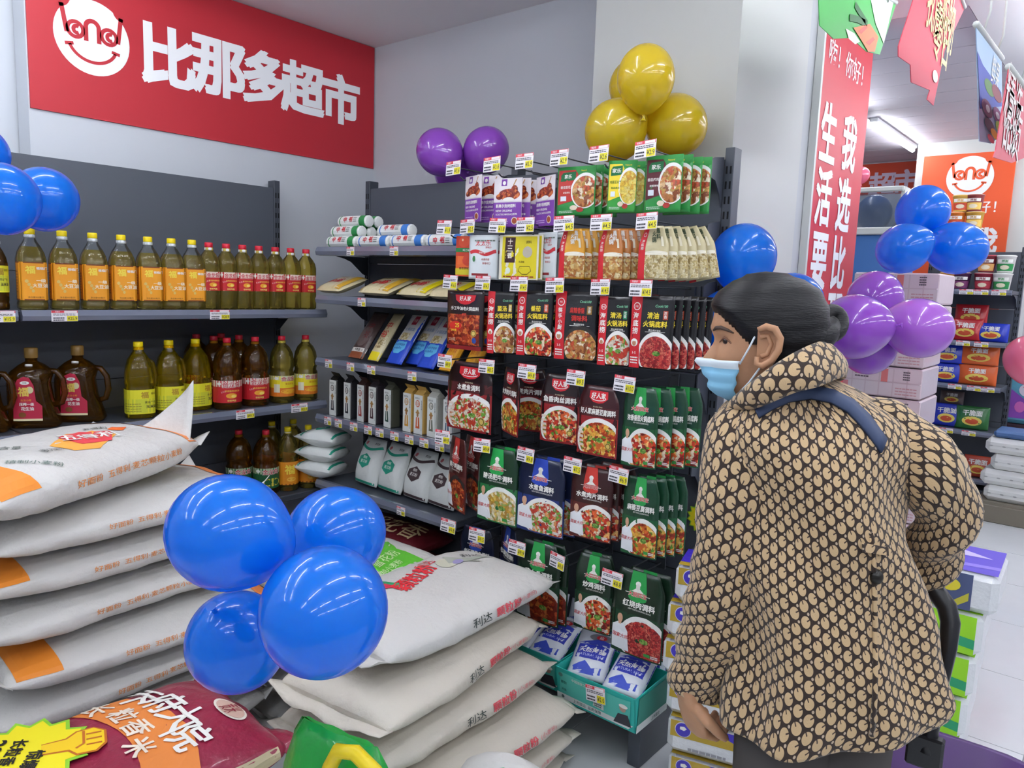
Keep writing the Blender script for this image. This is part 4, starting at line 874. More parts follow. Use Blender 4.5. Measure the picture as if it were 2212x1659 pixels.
# grain bricks
def brick(side, name, label, x):
    t = thing('grain_box', label, 'box', (x, PY-.232, ZN[3]), random.uniform(-.06, .02)-.06, 'grain boxes on the shelf'); w, d, h = .056, .05, .172
    MB().box(-w/2, w/2, -d/2, d/2, 0, h, 0, .006).build('box', mat('grain film '+side, side, .3, coat=.3, bump=(320, .8, .003)), t)
    MB().rings([[(-w/2*.9, -d/2*.8, h-.002), (w/2*.9, -d/2*.8, h-.002), (w/2*.9, d/2*.8, h-.002), (-w/2*.9, d/2*.8, h-.002)], [(-w/2*.9, -.004, h+.012), (w/2*.9, -.004, h+.012), (w/2*.9, .004, h+.012), (-w/2*.9, .004, h+.012)], [(-w/2*.85, -.02, h+.03), (w/2*.95, -.012, h+.026), (w/2*.95, -.01, h+.027), (-w/2*.85, -.018, h+.031)]], 0, True, False).build('fin', mat('grain film '+side, side), t)
    P = Print(plane((0, -d/2, 0), (1, 0, 0), (0, 0, 1)), w, h, .0008); P.rect(-.48, .01, .48, .96, '#dfe2de', 0, 1, 1)
    P.txt('老农夫', -.1, .88, .05, '#3a3a3a', 1); P.ell(-.06, .75, .24, .085, name, 1, 18, 1); P.ell(-.06, .75, .2, .065, '#d8d4cc', 2, 18, 1); P.txt('五谷', -.06, .75, .07, name, 3)
    P.ell(-.04, .53, .22, .03, '#b08a50', 2, 14, 1); P.ell(-.04, .555, .12, .05, '#b08a50', 2, 12, 1); P.ell(-.04, .48, .11, .055, '#a8784c', 3, 12, 1); P.poly([(-.2, .42), (.12, .42), (.2, .15), (-.26, .15)], name, 2); P.poly([(-.08, .42), (0, .42), (.02, .2), (-.1, .2)], '#e6e2da', 3)
    P.rect(.3, .1, .44, .85, '#c8ccc8', 1, 1, 1); P.vtxt('五谷杂粮', .37, .83, .05, '#5a5a5a', 2, maxw=.1); P.build('print', t)
for i, (px_, s, n_, lb) in enumerate(((718, '#1c1c1e', '#3a3c40', 'grain box with black film at the wall corner end'), (749, '#26262a', '#20242c', 'grain box with black film, second from the wall corner'), (778, '#3a2422', '#9a3028', 'grain box with dark brown film and red badge'), (803, '#302a30', '#4a2c34', 'grain box with purple black film and dark badge'), (836, '#4a4c40', '#2a4a40', 'grain box with olive film and green badge'), (878, '#c8a050', '#c89030', 'grain box with gold film and yellow badge'), (902, '#d0a85c', '#c85a30', 'grain box with gold film and orange badge'), (931, '#c8c8c0', '#6a6e60', 'grain box with white beads film and grey badge'), (966, '#c0c4c4', '#3a5a7a', 'grain box with white film beside the boiled fish packet'))):
    brick(s, n_, lb, at(px_, 930, Y=PY-.26).x)
# flour bags
M_FLOUR = mat('flour bag film', '#dfe2df', .4, coat=.15, bump=(45, .5, .006))
def d_flour(c):
    def f(P):
        w, h = P.w, P.h; P.line([(-.46*w+.92*w*i/12, (.8-.06*math.cos((i-6)/3))*h) for i in range(13)], .012, c, 1); P.poly([(-.26, .55), (0, .64), (.24, .56), (.24, .42), (0, .32), (-.25, .42)], c, 1); P.txt('麦芯粉', 0, .47, .07, WHT, 2); P.txt('精制', 0, .56, .06, WHT, 2); P.ell(-.25, .86, .06, .04, '#c86a70', 1, 12, 1); P.txt('雪花粉', .22, .88, .05, BLK, 1, shear=.3); P.rect(-.46, .02, .46, .07, c, 1, 8, 1)
    return f
def flourbag(key, c, px_, lb, rx=-.3, dY=0):
    if key not in PROTO: PROTO[key] = make_pouch(key, .165, .215, .085, '#dfe2df', d_flour(c), .1, .2) + (.165, .215)
    bm_, pr, w, h = PROTO[key]; bm_.materials[0] = M_FLOUR; y = PY-.2+dY
    r = thing('flour_bag', lb, 'bag', (at(px_, 1085, Y=y).x, y, ZN[4]+.012), group='flour bags on the shelf'); r.rotation_euler = (rx, 0, -.1); link('bag', bm_, r); link('print', pr, r)
flourbag('fteal', '#2a9a80', 790, 'white flour bag with teal hexagon, inner one'); flourbag('fteal', '#2a9a80', 841, 'white flour bag with teal hexagon, outer one'); flourbag('fbrown', '#4a3a3e', 897, 'white flour bag with dark hexagon, inner one'); flourbag('fbrown', '#4a3a3e', 952, 'white flour bag with dark hexagon beside the maroon packet')
for i in range(3):
    bm_, pr, w, h = PROTO['fteal']; r = thing('flour_bag', ('lowest', 'middle', 'topmost')[i]+' flour bag lying in the small pile by the oil bottles', 'bag', (-2.835+.012*i, PY-.215, ZN[4]+.05+.074*i), group='flour bags lying in a pile')
    r.rotation_euler = (PI/2-PI+.02, .0, PI/2+.35); link('bag', bm_, r); link('print', pr, r)
# ------------------------------------------------------------------ flour and rice sacks
M_WOVEN = mat('woven white sack', '#cfcdc9', .45, coat=.1, bump=(55, .5, .006)); M_KRAFT = mat('cream sack cloth', '#cdc6b9', .55, bump=(55, .5, .006)); M_MAROON = mat('maroon sack film', '#8c1f3c', .32, coat=.3, bump=(40, .5, .006)); M_SACKR = mat('dark red sack', '#5c1820', .4, coat=.2, bump=(40, .5, .005))
def sack_S(L, Wd, T, seed, sag=0., ex=2.6):
    def base(u, a):
        e = max(.02, 1-abs(u)**5)**.42; wv = Wd/2*(1-.06*abs(u)**6); c, s = math.cos(a), math.sin(a)
        q = (abs(c)**ex+abs(s)**ex)**(-1/ex); x = u*L/2
        y = wv*c*q*(1-.05*(1-e)); z = T/2*(s*q)*(e if s > 0 else (.35+.65*e if abs(u) > .6 else 1)*e)
        return Vector((x, y, z + sag*max(0, abs(u)-.5)**2))
    def S(u, a):
        p = base(u, a); n = noise.noise(Vector((p.x*6+seed, p.y*7, p.z*9)))*.012 + noise.noise(Vector((p.x*19, p.y*15+seed, p.z*24)))*.006
        r = Vector((0, p.y, p.z)); r = r.normalized() if r.length > 1e-6 else Vector((0, 0, 1))
        k = min(1, T/.1)
        return p + r*n*k
    return S
def sack(name, label, cat, L, Wd, T, seed, m, M, group=None, flap=1, sag=0, nu=36, nv=36, prints=None, ends=(1, 1)):
    t = thing(name, label, cat, M=M, group=group); S = sack_S(L, Wd, T, seed, sag)
    mb = MB(); R_ = [[S(-1+2*i/nu, 2*PI*k/nv) + Vector((0, 0, T/2)) for k in range(nv)] for i in range(nu+1)]
    mb.rings(R_, 0, True); mb.build('sack_body', m, t)
    for sg, on in ((-1, ends[0]), (1, ends[1])):                 # the sewn flat end
        if not on: continue
        mb = MB(); V = []; n = 12
        for j in range(4):
            for i in range(n+1):
                y = (i/n-.5)*Wd*.95; x = sg*(L/2-.012+.016*j)
                z = T/2*(1-.12*j) + .006*math.sin(i*1.3+seed)*j*.5 + on*.02*j*(abs(i/n-.5)*2)**3
                V.append((x, y, z))
        Fc = [(j*(n+1)+i, j*(n+1)+i+1, (j+1)*(n+1)+i+1, (j+1)*(n+1)+i) for j in range(3) for i in range(n)]
        mb.add(V, Fc, 0, True); o = mb.build('sewn_end', m, t); s_ = o.modifiers.new('t', 'SOLIDIFY'); s_.thickness = .0025
    if prints: prints(t, S, L, Wd, T)
    return t
def topS(S, L, Wd, T, ex=2.6):
    def f(x, y):
        u = max(-.98, min(.98, x/(L/2))); c = max(-.97, min(.97, y/(Wd/2)))
        # angle whose section y is c
        lo, hi = 0.02, PI-.02
        for _ in range(18):
            m_ = (lo+hi)/2; cc, ss = math.cos(m_), math.sin(m_); q = (abs(cc)**ex+abs(ss)**ex)**(-1/ex)
            if cc*q > c: lo = m_
            else: hi = m_
        return S(u, lo) + Vector((0, 0, T/2))
    return f
def sideS(S, L, T, side=-1):
    """long side facing local -y; x runs along, y up from the middle of the side"""
    def f(x, y):
        u = max(-.98, min(.98, x/(L/2))); a = PI + math.asin(max(-.99, min(.99, -y/(T*.75)))) if side < 0 else math.asin(max(-.99, min(.99, y/(T*.75))))
        return S(u, a) + Vector((0, 0, T/2))
    return f
def edge_matrix(x, y, z, yaw): return Matrix.Translation((x, y, z)) @ Matrix.Rotation(yaw, 4, 'Z')
# tall pile beside the oil shelves; local +x runs away from the camera, local -y faces the aisle
def p_left(top=False, patch=True):
    def f(t, S, L, Wd, T):
        P = Print(sideS(S, L, T), L, T, .0012, None); P.out = Vector((0, -1, .3))
        P.txt('好面粉  五得利·麦芯颗粒小麦粉', .06, .08, .2, '#d98a4a', 1, maxw=.58, bold=.01); P.build('print', t)
        Q = Print(topS(S, L, Wd, T), L, Wd, .0015, Vector((0, 0, 1)))
        if patch: Q.rect(-.47, -.52, -.34, .3, '#e0862c', 0, 6, 14)
        Q.rect(.42, -.5, .48, .5, '#e0864c', 0, 4, 14)
        if top:
            Q.poly([(-.06, -.28), (.02, -.34), (.2, -.2), (.22, .02), (.12, .06), (-.06, -.1)], '#f0a848', 0, 4); Q.poly([(.02, -.22), (.12, -.28), (.24, -.1), (.18, .06), (.04, .0)], '#d8424a', 1, 4)
            Q.txt('五得利', .12, -.1, .17, WHT, 2, maxw=.2, bold=.02, rot=-.5); Q.poly([(.3, -.12), (.36, -.06), (.33, .02), (.27, -.03)], '#e86a2c', 1); Q.txt('五得利', .26, .06, .07, '#4a5248', 1, maxw=.09, rot=-.6); Q.txt('麦芯粉', -.12, -.2, .06, '#5a5e58', 1, maxw=.1); Q.txt('精制小麦粉', -.26, -.3, .05, '#6a7a72', 1, maxw=.16, rot=-.9); Q.txt('净含量', -.16, .05, .06, '#5a625c', 1, maxw=.1, rot=-.9)
        Q.build('print', t)
    return f
NS = ['topmost', 'second', 'third', 'fourth', 'fifth', 'sixth', 'seventh', 'lowest']
Ls, Ws = .74, .45
rows = [(-1.86, .52, .9, 118, .15), (-1.965, .53, .785, 96, .113), (-2.015, .5, .67, 92, .113), (-2.0, .5, .555, 94, .113), (-1.975, .545, .442, 88, .111), (-1.99, .53, .33, 91, .11), (-1.98, .54, .22, 90, .108), (-1.985, .53, .11, 92, .108)]
rows.append((-1.98, .53, 0., 90, .108)); NS = NS[:7] + ['eighth', 'lowest']
for i, (x, y, z, yw, T) in enumerate(rows):
    a = math.radians(yw); d = Vector((math.cos(a), math.sin(a), 0)); n = Vector((-d.y, d.x, 0))
    c = Vector((x, y, 0)) + d*Ls/2 + n*Ws/2
    sack('flour_sack', f'white flour sack with orange lettering, {NS[i]} of the tall pile by the oil shelves', 'sack', Ls, Ws, T-.01, i*3.1, M_WOVEN, edge_matrix(c.x, c.y, z, a), 'white flour sacks', prints=p_left(i == 0, i in (0, 2, 4)) if i < 6 else None, nu=40, nv=40)
    if i == 0: TOPS = edge_matrix(c.x, c.y, z, a); TOPO = bpy.data.objects[[o.name for o in bpy.data.objects if o.get('label', '').startswith('white flour sack') and 'topmost' in o['label']][0]]
# the ear of the top sack standing up at its far end
mb = MB(); V = []; n = 9
for j in range(n+1):
    for i in range(n+1):
        u, v = i/n, j/n; y = -.2+.4*u*(1-.45*v)+.02*v; x = Ls/2-.05+.06*math.sin(v*1.2)+.012*math.sin(u*7); z = .07+.2*v*(1-u)**1.1; V.append((x, y, z))
mb.add(V, [(j*(n+1)+i, j*(n+1)+i+1, (j+1)*(n+1)+i+1, (j+1)*(n+1)+i) for j in range(n) for i in range(n)], 0, True)
o = mb.build('sack_ear', M_WOVEN, TOPO); s_ = o.modifiers.new('t', 'SOLIDIFY'); s_.thickness = .002
# cream pile nearer the hooks
def p_right(top=False, full=True):
    def f(t, S, L, Wd, T):
        P = Print(sideS(S, L, T), L, T, .0012); P.out = Vector((0, -1, .3))
        P.txt('利达', -.02, .05, .34, '#3a4440', 1, bold=.0); P.txt('颗粒粉', .15, .05, .34, '#d8505a', 1, bold=.015); P.txt('(小麦粉)', .29, .07, .24, '#dc7a80', 1, bold=0); P.build('print', t)
        if top:
            Q = Print(topS(S, L, Wd, T), L, Wd, .0015, Vector((0, 0, 1)))
            Q.txt('颗粒粉', -.02, .16, .16, '#d8303a', 1, maxw=.3, bold=.02, rot=.35); Q.txt('利达', .12, .3, .1, '#d8303a', 1, rot=.35)
            Q.poly([(-.3, .2), (-.14, .12), (-.18, .4), (-.32, .44)], '#c8354f', 1); Q.poly([(-.14, .1), (-.12, .14), (-.18, .44), (-.2, .42)], '#2c8a5a', 1.5); Q.txt('粉', -.24, .28, .1, WHT, 2)
            Q.txt('天津食品集团', -.36, .12, .05, '#3a3a3c', 1, maxw=.16, rot=-1.2); Q.poly([(-.36, -.06), (-.33, -.08), (-.31, -.02), (-.34, .0)], '#7aa83a', 1)
            Q.ell(.2, .2, .05, .09, '#c9c8b4', 1, 14, 3); Q.poly([(.2, .18), (.34, .02), (.3, .1), (.42, .06), (.28, .2), (.24, .3)], '#a8aca0', 1.5); Q.ell(.24, .14, .03, .04, '#9c94c0', 2, 10, 2); Q.txt('利达', .36, .2, .09, '#5a5e5c', 1, maxw=.1, rot=-.5); Q.build('print', t)
    return f
rows = [(-1.355, 1.2, .483, 91.5, .122), (-1.27, 1.13, .37, 97, .113), (-1.27, 1.1, .264, 92.5, .11), (-1.225, 1.1, .16, 87, .104), (-1.2, 1.1, .075, 90, .088), (-1.22, 1.1, .004, 90, .07)]
NR = ['topmost', 'second', 'third', 'fourth', 'fifth', 'lowest']; Lr, Wr = .72, .42
for i, (x, y, z, yw, T) in enumerate(rows):
    a = math.radians(yw); d = Vector((math.cos(a), math.sin(a), 0)); n = Vector((-d.y, d.x, 0)); c = Vector((x, y, 0)) + d*Lr/2 + n*Wr/2
    sack('flour_sack', f'cream flour sack with red side lettering, {NR[i]} of the pile in front of the hooks', 'sack', Lr, Wr, T-.008, 40+i*2.7, M_KRAFT if i else M_WOVEN, edge_matrix(c.x, c.y, z, a), 'cream flour sacks', prints=p_right(i == 0), nu=40, nv=40, ends=(.6, .15))
# the plain pile behind it with a green print on top
def p_green(t, S, L, Wd, T):
    Q = Print(topS(S, L, Wd, T), L, Wd, .0015, Vector((0, 0, 1))); Q.poly([(-.1, -.5), (.34, -.48), (.28, -.1), (.36, .15), (.1, .2), (-.06, .0)], '#5ab432', 0, 4); Q.txt('雪花粉', .12, -.2, .12, '#cfeab0', 1, maxw=.3, rot=.3); Q.txt('精制小麦粉', .05, -.36, .07, '#cfeab0', 1, maxw=.3, rot=.3); Q.ell(-.14, .0, .06, .09, '#cdd890', 1, 14, 2); Q.ell(-.12, .16, .05, .08, '#b8cc80', 1, 14, 2); Q.build('print', t)
for i in range(5):
    sack('flour_sack', 'white flour sack with green print, on top behind the blue balloons' if i == 4 else f'plain white flour sack, {ORD[3-i]} below the green printed one', 'sack', .56, .4, .104, 70+i, M_WOVEN, edge_matrix(-1.995, 1.585, .112*i, PI/2), 'white sacks behind the cream pile', prints=p_green if i == 4 else None, nu=24, nv=24, ends=(0, 0))
def p_dred(t, S, L, Wd, T):
    Q = Print(topS(S, L, Wd, T), L, Wd, .0015, Vector((0, 0, 1))); Q.txt('稻花香', .05, -.1, .5, '#c9b488', 1, maxw=.7, bold=.01); Q.build('print', t)
sack('rice_sack', 'dark red rice sack with gold script, under the flour bag shelf', 'sack', .5, .28, .12, 91, M_SACKR, edge_matrix(-2.5, PY-.165, .176, 0), prints=p_dred, ends=(0, 0))
sack('rice_sack', 'dark red rice sack without visible print, nearer the hooks', 'sack', .2, .28, .11, 93, M_SACKR, edge_matrix(-2.13, PY-.165, .18, 0), ends=(0, 0))
sack('rice_sack', 'dark red rice sack lying on the one with gold script', 'sack', .5, .27, .11, 95, M_SACKR, edge_matrix(-2.5, PY-.16, .308, .03), prints=p_dred, ends=(0, 0))
# maroon rice sack lying in the middle of the display
def p_rice(t, S, L, Wd, T):
    Q = Print(topS(S, L, Wd, T), L, Wd, .0016, Vector((0, 0, 1)))
    # local +x points away from the camera (top of the print), local y to the wall
    L2, W2 = L, Wd
    band = []
    for i in range(13):
        v = -.47+.94*i/12; band.append((.2+.1*math.cos(v*3.1)-.13, v))
    Q.put([(p[0]*L+d_, p[1]*Wd) for d_ in (-.062, -.03, 0, .03, .055) for p in band], [(j*13+i, j*13+i+1, (j+1)*13+i+1, (j+1)*13+i) for j in range(4) for i in range(12)], '#e0843c', 0)
    def T_(s, cx, cy, hgt, m, k, pitch, bold):
        for i, c in enumerate(s): Q.txt(c, cx - .02*abs(i-(len(s)-1)/2)**2, cy-pitch*i, hgt, m, k, bold=bold, rot=-PI/2)
    T_('乔府大院', .27, .36, .2, WHT, 2, .185, .016); T_('长粒香米', .125, .34, .13, '#f0e2d0', 2, .155, .016)
    Q.ell(.42, -.1, .045, .13, '#e6ded0', 1, 22, 3); Q.ell(.42, -.1, .038, .11, '#c9a898', 2, 22, 3); Q.txt('贡米', .42, -.1, .1, '#8c2a3a', 3, rot=-PI/2, maxw=.06); Q.build('print', t)
    G = Print(sideS(S, L, T), L, T, .0012); G.out = Vector((0, -1, 0)); G.rect(-.46, -.16, .46, .3, '#cdbd98', 0, 20, 3); G.build('side_print', t)
sack('rice_sack', 'maroon rice sack with white characters and orange band, in front of the flour piles', 'sack', .62, .45, .13, 55, M_MAROON, edge_matrix(-1.575, .6, .38, PI/2), prints=p_rice, nu=40)
for i in range(3): sack('rice_sack', f'maroon rice sack under the printed one, {ORD[i]} from the top', 'sack', .62, .45, .117, 57+i, M_MAROON, edge_matrix(-1.57+.01*i, .6, .2525-.127*i, PI/2), nu=24, nv=24, ends=(0, 0), prints=(lambda t, S, L, Wd, T: (lambda G: (setattr(G, 'out', Vector((0, -1, 0))), G.rect(-.46, -.16, .46, .3, '#cdbd98', 0, 14, 3), G.build('side_print', t)))(Print(sideS(S, L, T), L, T, .0012))))
# yellow burst price card lying on it
def burst(label, M, w, h, flag, lines):
    t = thing('price_card', label, 'price card', M=M); pts = []
    for i in range(28): r = (1 if i % 2 else .8); pts.append((r*w/2*math.cos(2*PI*i/28), r*h/2*math.sin(2*PI*i/28)))
    MB().rings([[(x, y, z) for x, y in pts] for z in (0, .0012)], 0, True, False).build('card', mat('card green', '#8cc832', .5), t)
    P = Print(plane((0, 0, .0012), (1, 0, 0), (0, 1, 0)), w, h, .0008)
    q = [(p[0]/w*.9, p[1]/h*.9) for p in pts]; P.poly(q, '#f0e020', 0, 1)
    # raised fist drawn in yellow with a brown outline
    P.poly([(-.06, .1), (.1, .1), (.12, .3), (.2, .36), (.2, .52), (.1, .6), (-.1, .6), (-.18, .5), (-.16, .36), (-.08, .28)], '#b8641c', 1); P.poly([(-.045, .1), (.085, .1), (.1, .31), (.18, .37), (.18, .51), (.09, .58), (-.09, .58), (-.16, .5), (-.14, .37), (-.06, .29)], '#f0c81c', 2)
    for k in (-.08, 0, .08): P.line([(k*w, .56*h), (k*w, .44*h)], .004*w/.2, '#b8641c', 3)
    P.line([(-.14*w, .42*h), (.05*w, .42*h), (.1*w, .36*h)], .004*w/.2, '#b8641c', 3)
    for s_, cx, cy, hh, rot in lines: P.txt(s_, cx, cy, hh, BLK, 4, rot=rot, bold=.02, maxw=.8)
    P.build('print', t); return t
q = at(75, 1610, Z=.512); 
burst('yellow burst price card with fist, lying on the maroon rice sack', Matrix.Translation((q.x+.02, q.y-.02, .514)) @ Matrix.Rotation(-.35, 4, 'Z') @ Matrix.Rotation(-.04, 4, 'X'), .26, .24, 1, [('惊爆价', .2, .02, .13, -.3), ('长粒香', -.02, -.1, .12, -.3), ('22.9', -.08, -.28, .16, -.3)])
q = at(1521, 1125, Y=PY-.03)
burst('yellow burst price card with fist, on the shelf end upright', Matrix.Translation((XR[2]-.005, PY-.012, q.z)) @ Matrix.Rotation(PI/2, 4, 'X'), .11, .11, 1, [('惊爆价', 0, -.1, .14, 0)])
# green rice bag with yellow carry handle and round topped bag
M_GRNBAG = mat('green bag film', '#1c9a3a', .3, coat=.3, bump=(25, .5, .01)); M_HAND = mat('yellow handle plastic', '#e8cc1c', .35)
q = at(705, 1640, D=1.42); t = thing('rice_bag', 'green rice bag with yellow carry handle in front of the cream sacks', 'bag', (q.x+.01, q.y+.02, 0), math.radians(10))
mb = MB(); R_ = []
for z, w_, d_ in ((0, .11, .07), (.02, .135, .085), (.3, .14, .085), (.46, .135, .07), (.56, .125, .045), (.62, .11, .02), (.655, .09, .006)):
    R_.append([(w_*sq_r(1, 2*PI*k/28, 3)*math.cos(2*PI*k/28)+.004*math.sin(k*2.1+z*30), d_*sq_r(1, 2*PI*k/28, 3)*math.sin(2*PI*k/28)+.003*math.sin(k*1.7+z*40), z) for k in range(28)])
mb.rings(R_); mb.build('bag_body', M_GRNBAG, t)
mb = MB(); pts = [(.03, -.05, .56), (.035, -.06, .63), (.055, -.06, .668), (.09, -.055, .675), (.13, -.05, .65), (.17, -.045, .605), (.19, -.04, .54)]; mb.tube(pts, .014, 10); mb.build('handle', M_HAND, t)
q = at(1110, 1612, Z=.37); t = thing('rice_bag', 'white bag with green and red round emblem, below the cream sacks', 'bag', (q.x+.02, q.y-.03, 0), .15)
Sq = lambda a, z: Vector(((.15*(1-max(0, (z-.27)/.09)**2.2*.75))*math.cos(a), (.085*(1-max(0, (z-.27)/.09)**2*.8))*math.sin(a), z))
MB().rings([[Sq(2*PI*k/32, z) for k in range(32)] for z in (0, .05, .15, .24, .28, .31, .335, .352, .36)]).build('bag_body', M_WOVEN, t)
P = Print(lambda x, y: Sq(-PI/2 + x/.15, min(.358, .2+y)), .3, .2, .0012); P.out = Vector((0, -1, .2)); P.ell(0, .32, .4, .44, '#1c9a50', 0, 30, 6); P.ell(0, .4, .2, .24, '#e8d8d0', 1, 18, 4); P.ell(0, .4, .17, .2, '#d8404a', 2, 9, 3); P.txt('好大米', 0, .0, .16, WHT, 2, maxw=.5); P.build('print', t)

# ------------------------------------------------------------------ salt trays
M_TEAL = mat('teal tray card', '#2fb6aa', .4); M_SALT = mat('salt bag film', '#dfe4ee', .3, coat=.3, bump=(40, .5, .004))
def d_salt(P):
    P.rect(-.5, .32, .5, .62, '#2a36a8', 0, 8, 4); P.poly([(-.5, .62), (.5, .62), (.5, .72), (.1, .78), (-.2, .7)], '#3a48b8', .5); P.txt('天然海盐', 0, .5, .11, WHT, 1, maxw=.8, bold=.02); P.txt('NATURAL SALT', 0, .39, .05, '#c8d0f0', 1, maxw=.7); P.ell(.1, .82, .3, .1, '#8a8c92', 0, 18, 3); P.ell(.12, .82, .14, .06, '#d8303a', 1, 14, 2); P.txt('盐', .12, .82, .08, WHT, 2); P.poly([(-.5, .1), (-.1, .28), (.1, .16), (.5, .22), (.5, .05), (-.5, .05)], '#3a50c0', 0)
PROTO['salt'] = make_pouch('salt', .13, .19, .05, '#dfe4ee', d_salt) + (.13, .19)
def tray(label, x0, x1, y0, y1, z, card):
    t = thing('salt_tray', label, 'tray', ((x0+x1)/2, y0, z)); w = x1-x0; D = y1-y0; hf, hb = .118, .125; th = .003
    mb = MB(); mb.box(-w/2, w/2, 0, D, 0, th); 
    mb.add([(-w/2, 0, 0), (w/2, 0, 0), (w/2+.004, -.018, hf), (-w/2-.004, -.018, hf), (-w/2, th, 0), (w/2, th, 0), (w/2+.004, -.018+th, hf), (-w/2-.004, -.018+th, hf)], [(0, 1, 2, 3), (7, 6, 5, 4), (3, 2, 6, 7), (1, 5, 6, 2), (4, 0, 3, 7)])
    for s in (-1, 1):
        x = s*w/2; x2 = s*(w/2+.004); xi = x-s*th
        mb.add([(x, 0, 0), (x, D, 0), (x2, D, hb), (x2, -.018, hf), (xi, 0, 0), (xi, D, 0), (x2-s*th, D, hb), (x2-s*th, -.018, hf)], [(0, 1, 2, 3), (7, 6, 5, 4), (3, 2, 6, 7), (1, 5, 6, 2), (0, 3, 7, 4), (0, 4, 5, 1)])
    mb.box(-w/2, w/2, D-th, D, 0, hb); mb.build('tray', M_TEAL, t)
    f = plane((0, -.001, 0), (1, 0, 0), (0, -.018/.118, 1)); P = Print(f, w, hf, .0008)
    P.poly([(-.47, .3), (-.44, .9), (.3, .86), (.46, .9), (.44, .35), (.36, .12), (-.4, .12)], '#5cc4b4', 0); P.poly([(-.5, .08), (.42, .06), (.48, .2), (-.5, .26)], '#e3e8e6', 1); P.txt('上市国企  品质保障', -.1, .16, .1, '#3a4a48', 2, maxw=.56); P.ell(-.42, .17, .02, .05, '#5a6a68', 2, 12, 1)
    P.txt('中国国家生产', -.18, .78, .09, WHT, 2, maxw=.36); P.txt('颜如', -.4, .62, .09, '#2a5a54', 2); P.txt('井盐', -.4, .4, .08, '#2a5a54', 2); P.ell(-.44, .82, .03, .06, '#5a8a80', 2, 12, 1)
    P.ell(.36, .6, .04, .1, '#b89a88', 3, 12, 1); P.poly([(.24, .12), (.3, .42), (.42, .46), (.46, .14)], '#3a3a42', 3); P.ell(.37, .68, .055, .06, WHT, 4, 12, 1); P.poly([(-.02, .3), (.12, .28), (.12, .5), (0, .52)], '#cfd6d2', 2); P.bars(0, .32, .1, .5, 3, '#4a5a58', 3, .5)
    P.build('print', t)
    G = Print(plane((w/2+.001, .0, 0), (0, 1, 0), (.004/.12, 0, 1)), D, hb, .0012); G.rect(.02, .12, .98, .9, '#3a8a7a', 0, 1, 1); G.rect(0, 0, 1, .2, '#e3e8e6', 1, 1, 1); G.txt('上市国企', .6, .1, .1, '#3a4a48', 2, maxw=.5); G.build('side_print', t)
    if card: 
        o = price_tag('price tag stuck on the front of the outer salt tray', Matrix.Translation(((x0+x1)/2+.012, y0-.024, z+.085)) @ Matrix.Rotation(-.12, 4, 'Y'), '2.0', None, .07, .05, 3)
    return t
tray('teal salt tray at the outer end of the base deck', -1.335, -1.045, 1.9, 2.09, .166, True)
tray('teal salt tray half hidden by the cream sacks', -1.655, -1.35, 1.93, 2.12, .166, False)
def salt(label, x, y, z, rx, rz):
    bm_, pr, w, h = PROTO['salt']; bm_.materials[0] = M_SALT; r = thing('salt_bag', label, 'bag', (x, y, z), group='salt bags'); r.rotation_euler = (rx, 0, rz); link('bag', bm_, r); link('print', pr, r)
salt('blue and white salt bag lying at the tray corner nearest the aisle', -1.12, 1.925, .255, -1.15, .12); salt('blue and white salt bag beside the aisle corner one in the outer tray', -1.255, 1.93, .25, -1.1, .3)
salt('blue and white salt bag in the tray half hidden by the sacks', -1.44, 1.95, .25, -1.15, .1); salt('blue and white salt bag at the sack end of the inner tray', -1.57, 1.95, .25, -1.15, -.1)
for i, x in enumerate((-1.17, -1.31, -1.45, -1.6)): salt(f'salt bag in the dim rear row of the deck, {ORD[i]} from the aisle', x, 2.17, .175, -.35, .05*i)

# ------------------------------------------------------------------ balloons
def balloon_mat(name, c, tr=.25):
    if name in MATS: return MATS[name]
    m = mat(name, c, .22, coat=1); nt = m.node_tree; b = nt.nodes['Principled BSDF']; b.inputs['Coat Roughness'].default_value = .035
    t = nt.nodes.new('ShaderNodeBsdfTranslucent'); t.inputs[0].default_value = lin(c); mx = nt.nodes.new('ShaderNodeMixShader'); mx.inputs[0].default_value = tr
    nt.links.new(b.outputs[0], mx.inputs[1]); nt.links.new(t.outputs[0], mx.inputs[2]); nt.links.new(mx.outputs[0], nt.nodes['Material Output'].inputs[0]); return m
M_BLUE = balloon_mat('blue latex', '#148aee', .5); M_PURP = balloon_mat('purple latex', '#9a4fc8'); M_PURL = balloon_mat('lilac latex', '#b56ad8'); M_YELL = balloon_mat('yellow latex', '#e6cc2c', .4); M_PINK = balloon_mat('pink latex', '#f07a98')
def balloon(label, group, m, px_, py_, rpx, D, aim=None, r=None, el=1.06):
    c = at(px_, py_, D=D); r = r or rpx*D/F_PX
    t = thing('balloon', label, 'balloon', group=group); aim = Vector(aim or (0, 0, -1)).normalized(); q = aim.to_track_quat('-Z', 'Y'); t.matrix_world = Matrix.Translation(c) @ q.to_matrix().to_4x4()
    def f(v):
        v = Vector(v); 
        if v.z < 0: k = -v.z/(r*el); v.z *= 1+.12*k*k; v.x *= 1-.12*k**3; v.y *= 1-.12*k**3
        return v
    MB().ellipsoid((0, 0, 0), (r, r, r*el), 40, 24, 0, f).build('skin', m, t)
    zb = -r*el*1.12; MB().lathe([(.004, zb+.004), (.005, zb-.002), (.0035, zb-.006), (.008, zb-.016), (.0095, zb-.018)], 12).build('knot', m, t)
    return t
GB = 'blue balloons of the sack cluster'
balloon('blue balloon, uppermost of the big cluster over the sacks', GB, M_BLUE, 495, 1150, 124, 1.27, (.3, .5, -.3))
balloon('blue balloon of the big cluster nearest the noodle shelf', GB, M_BLUE, 725, 1155, 103, 1.5, (-.5, -.3, -.3))
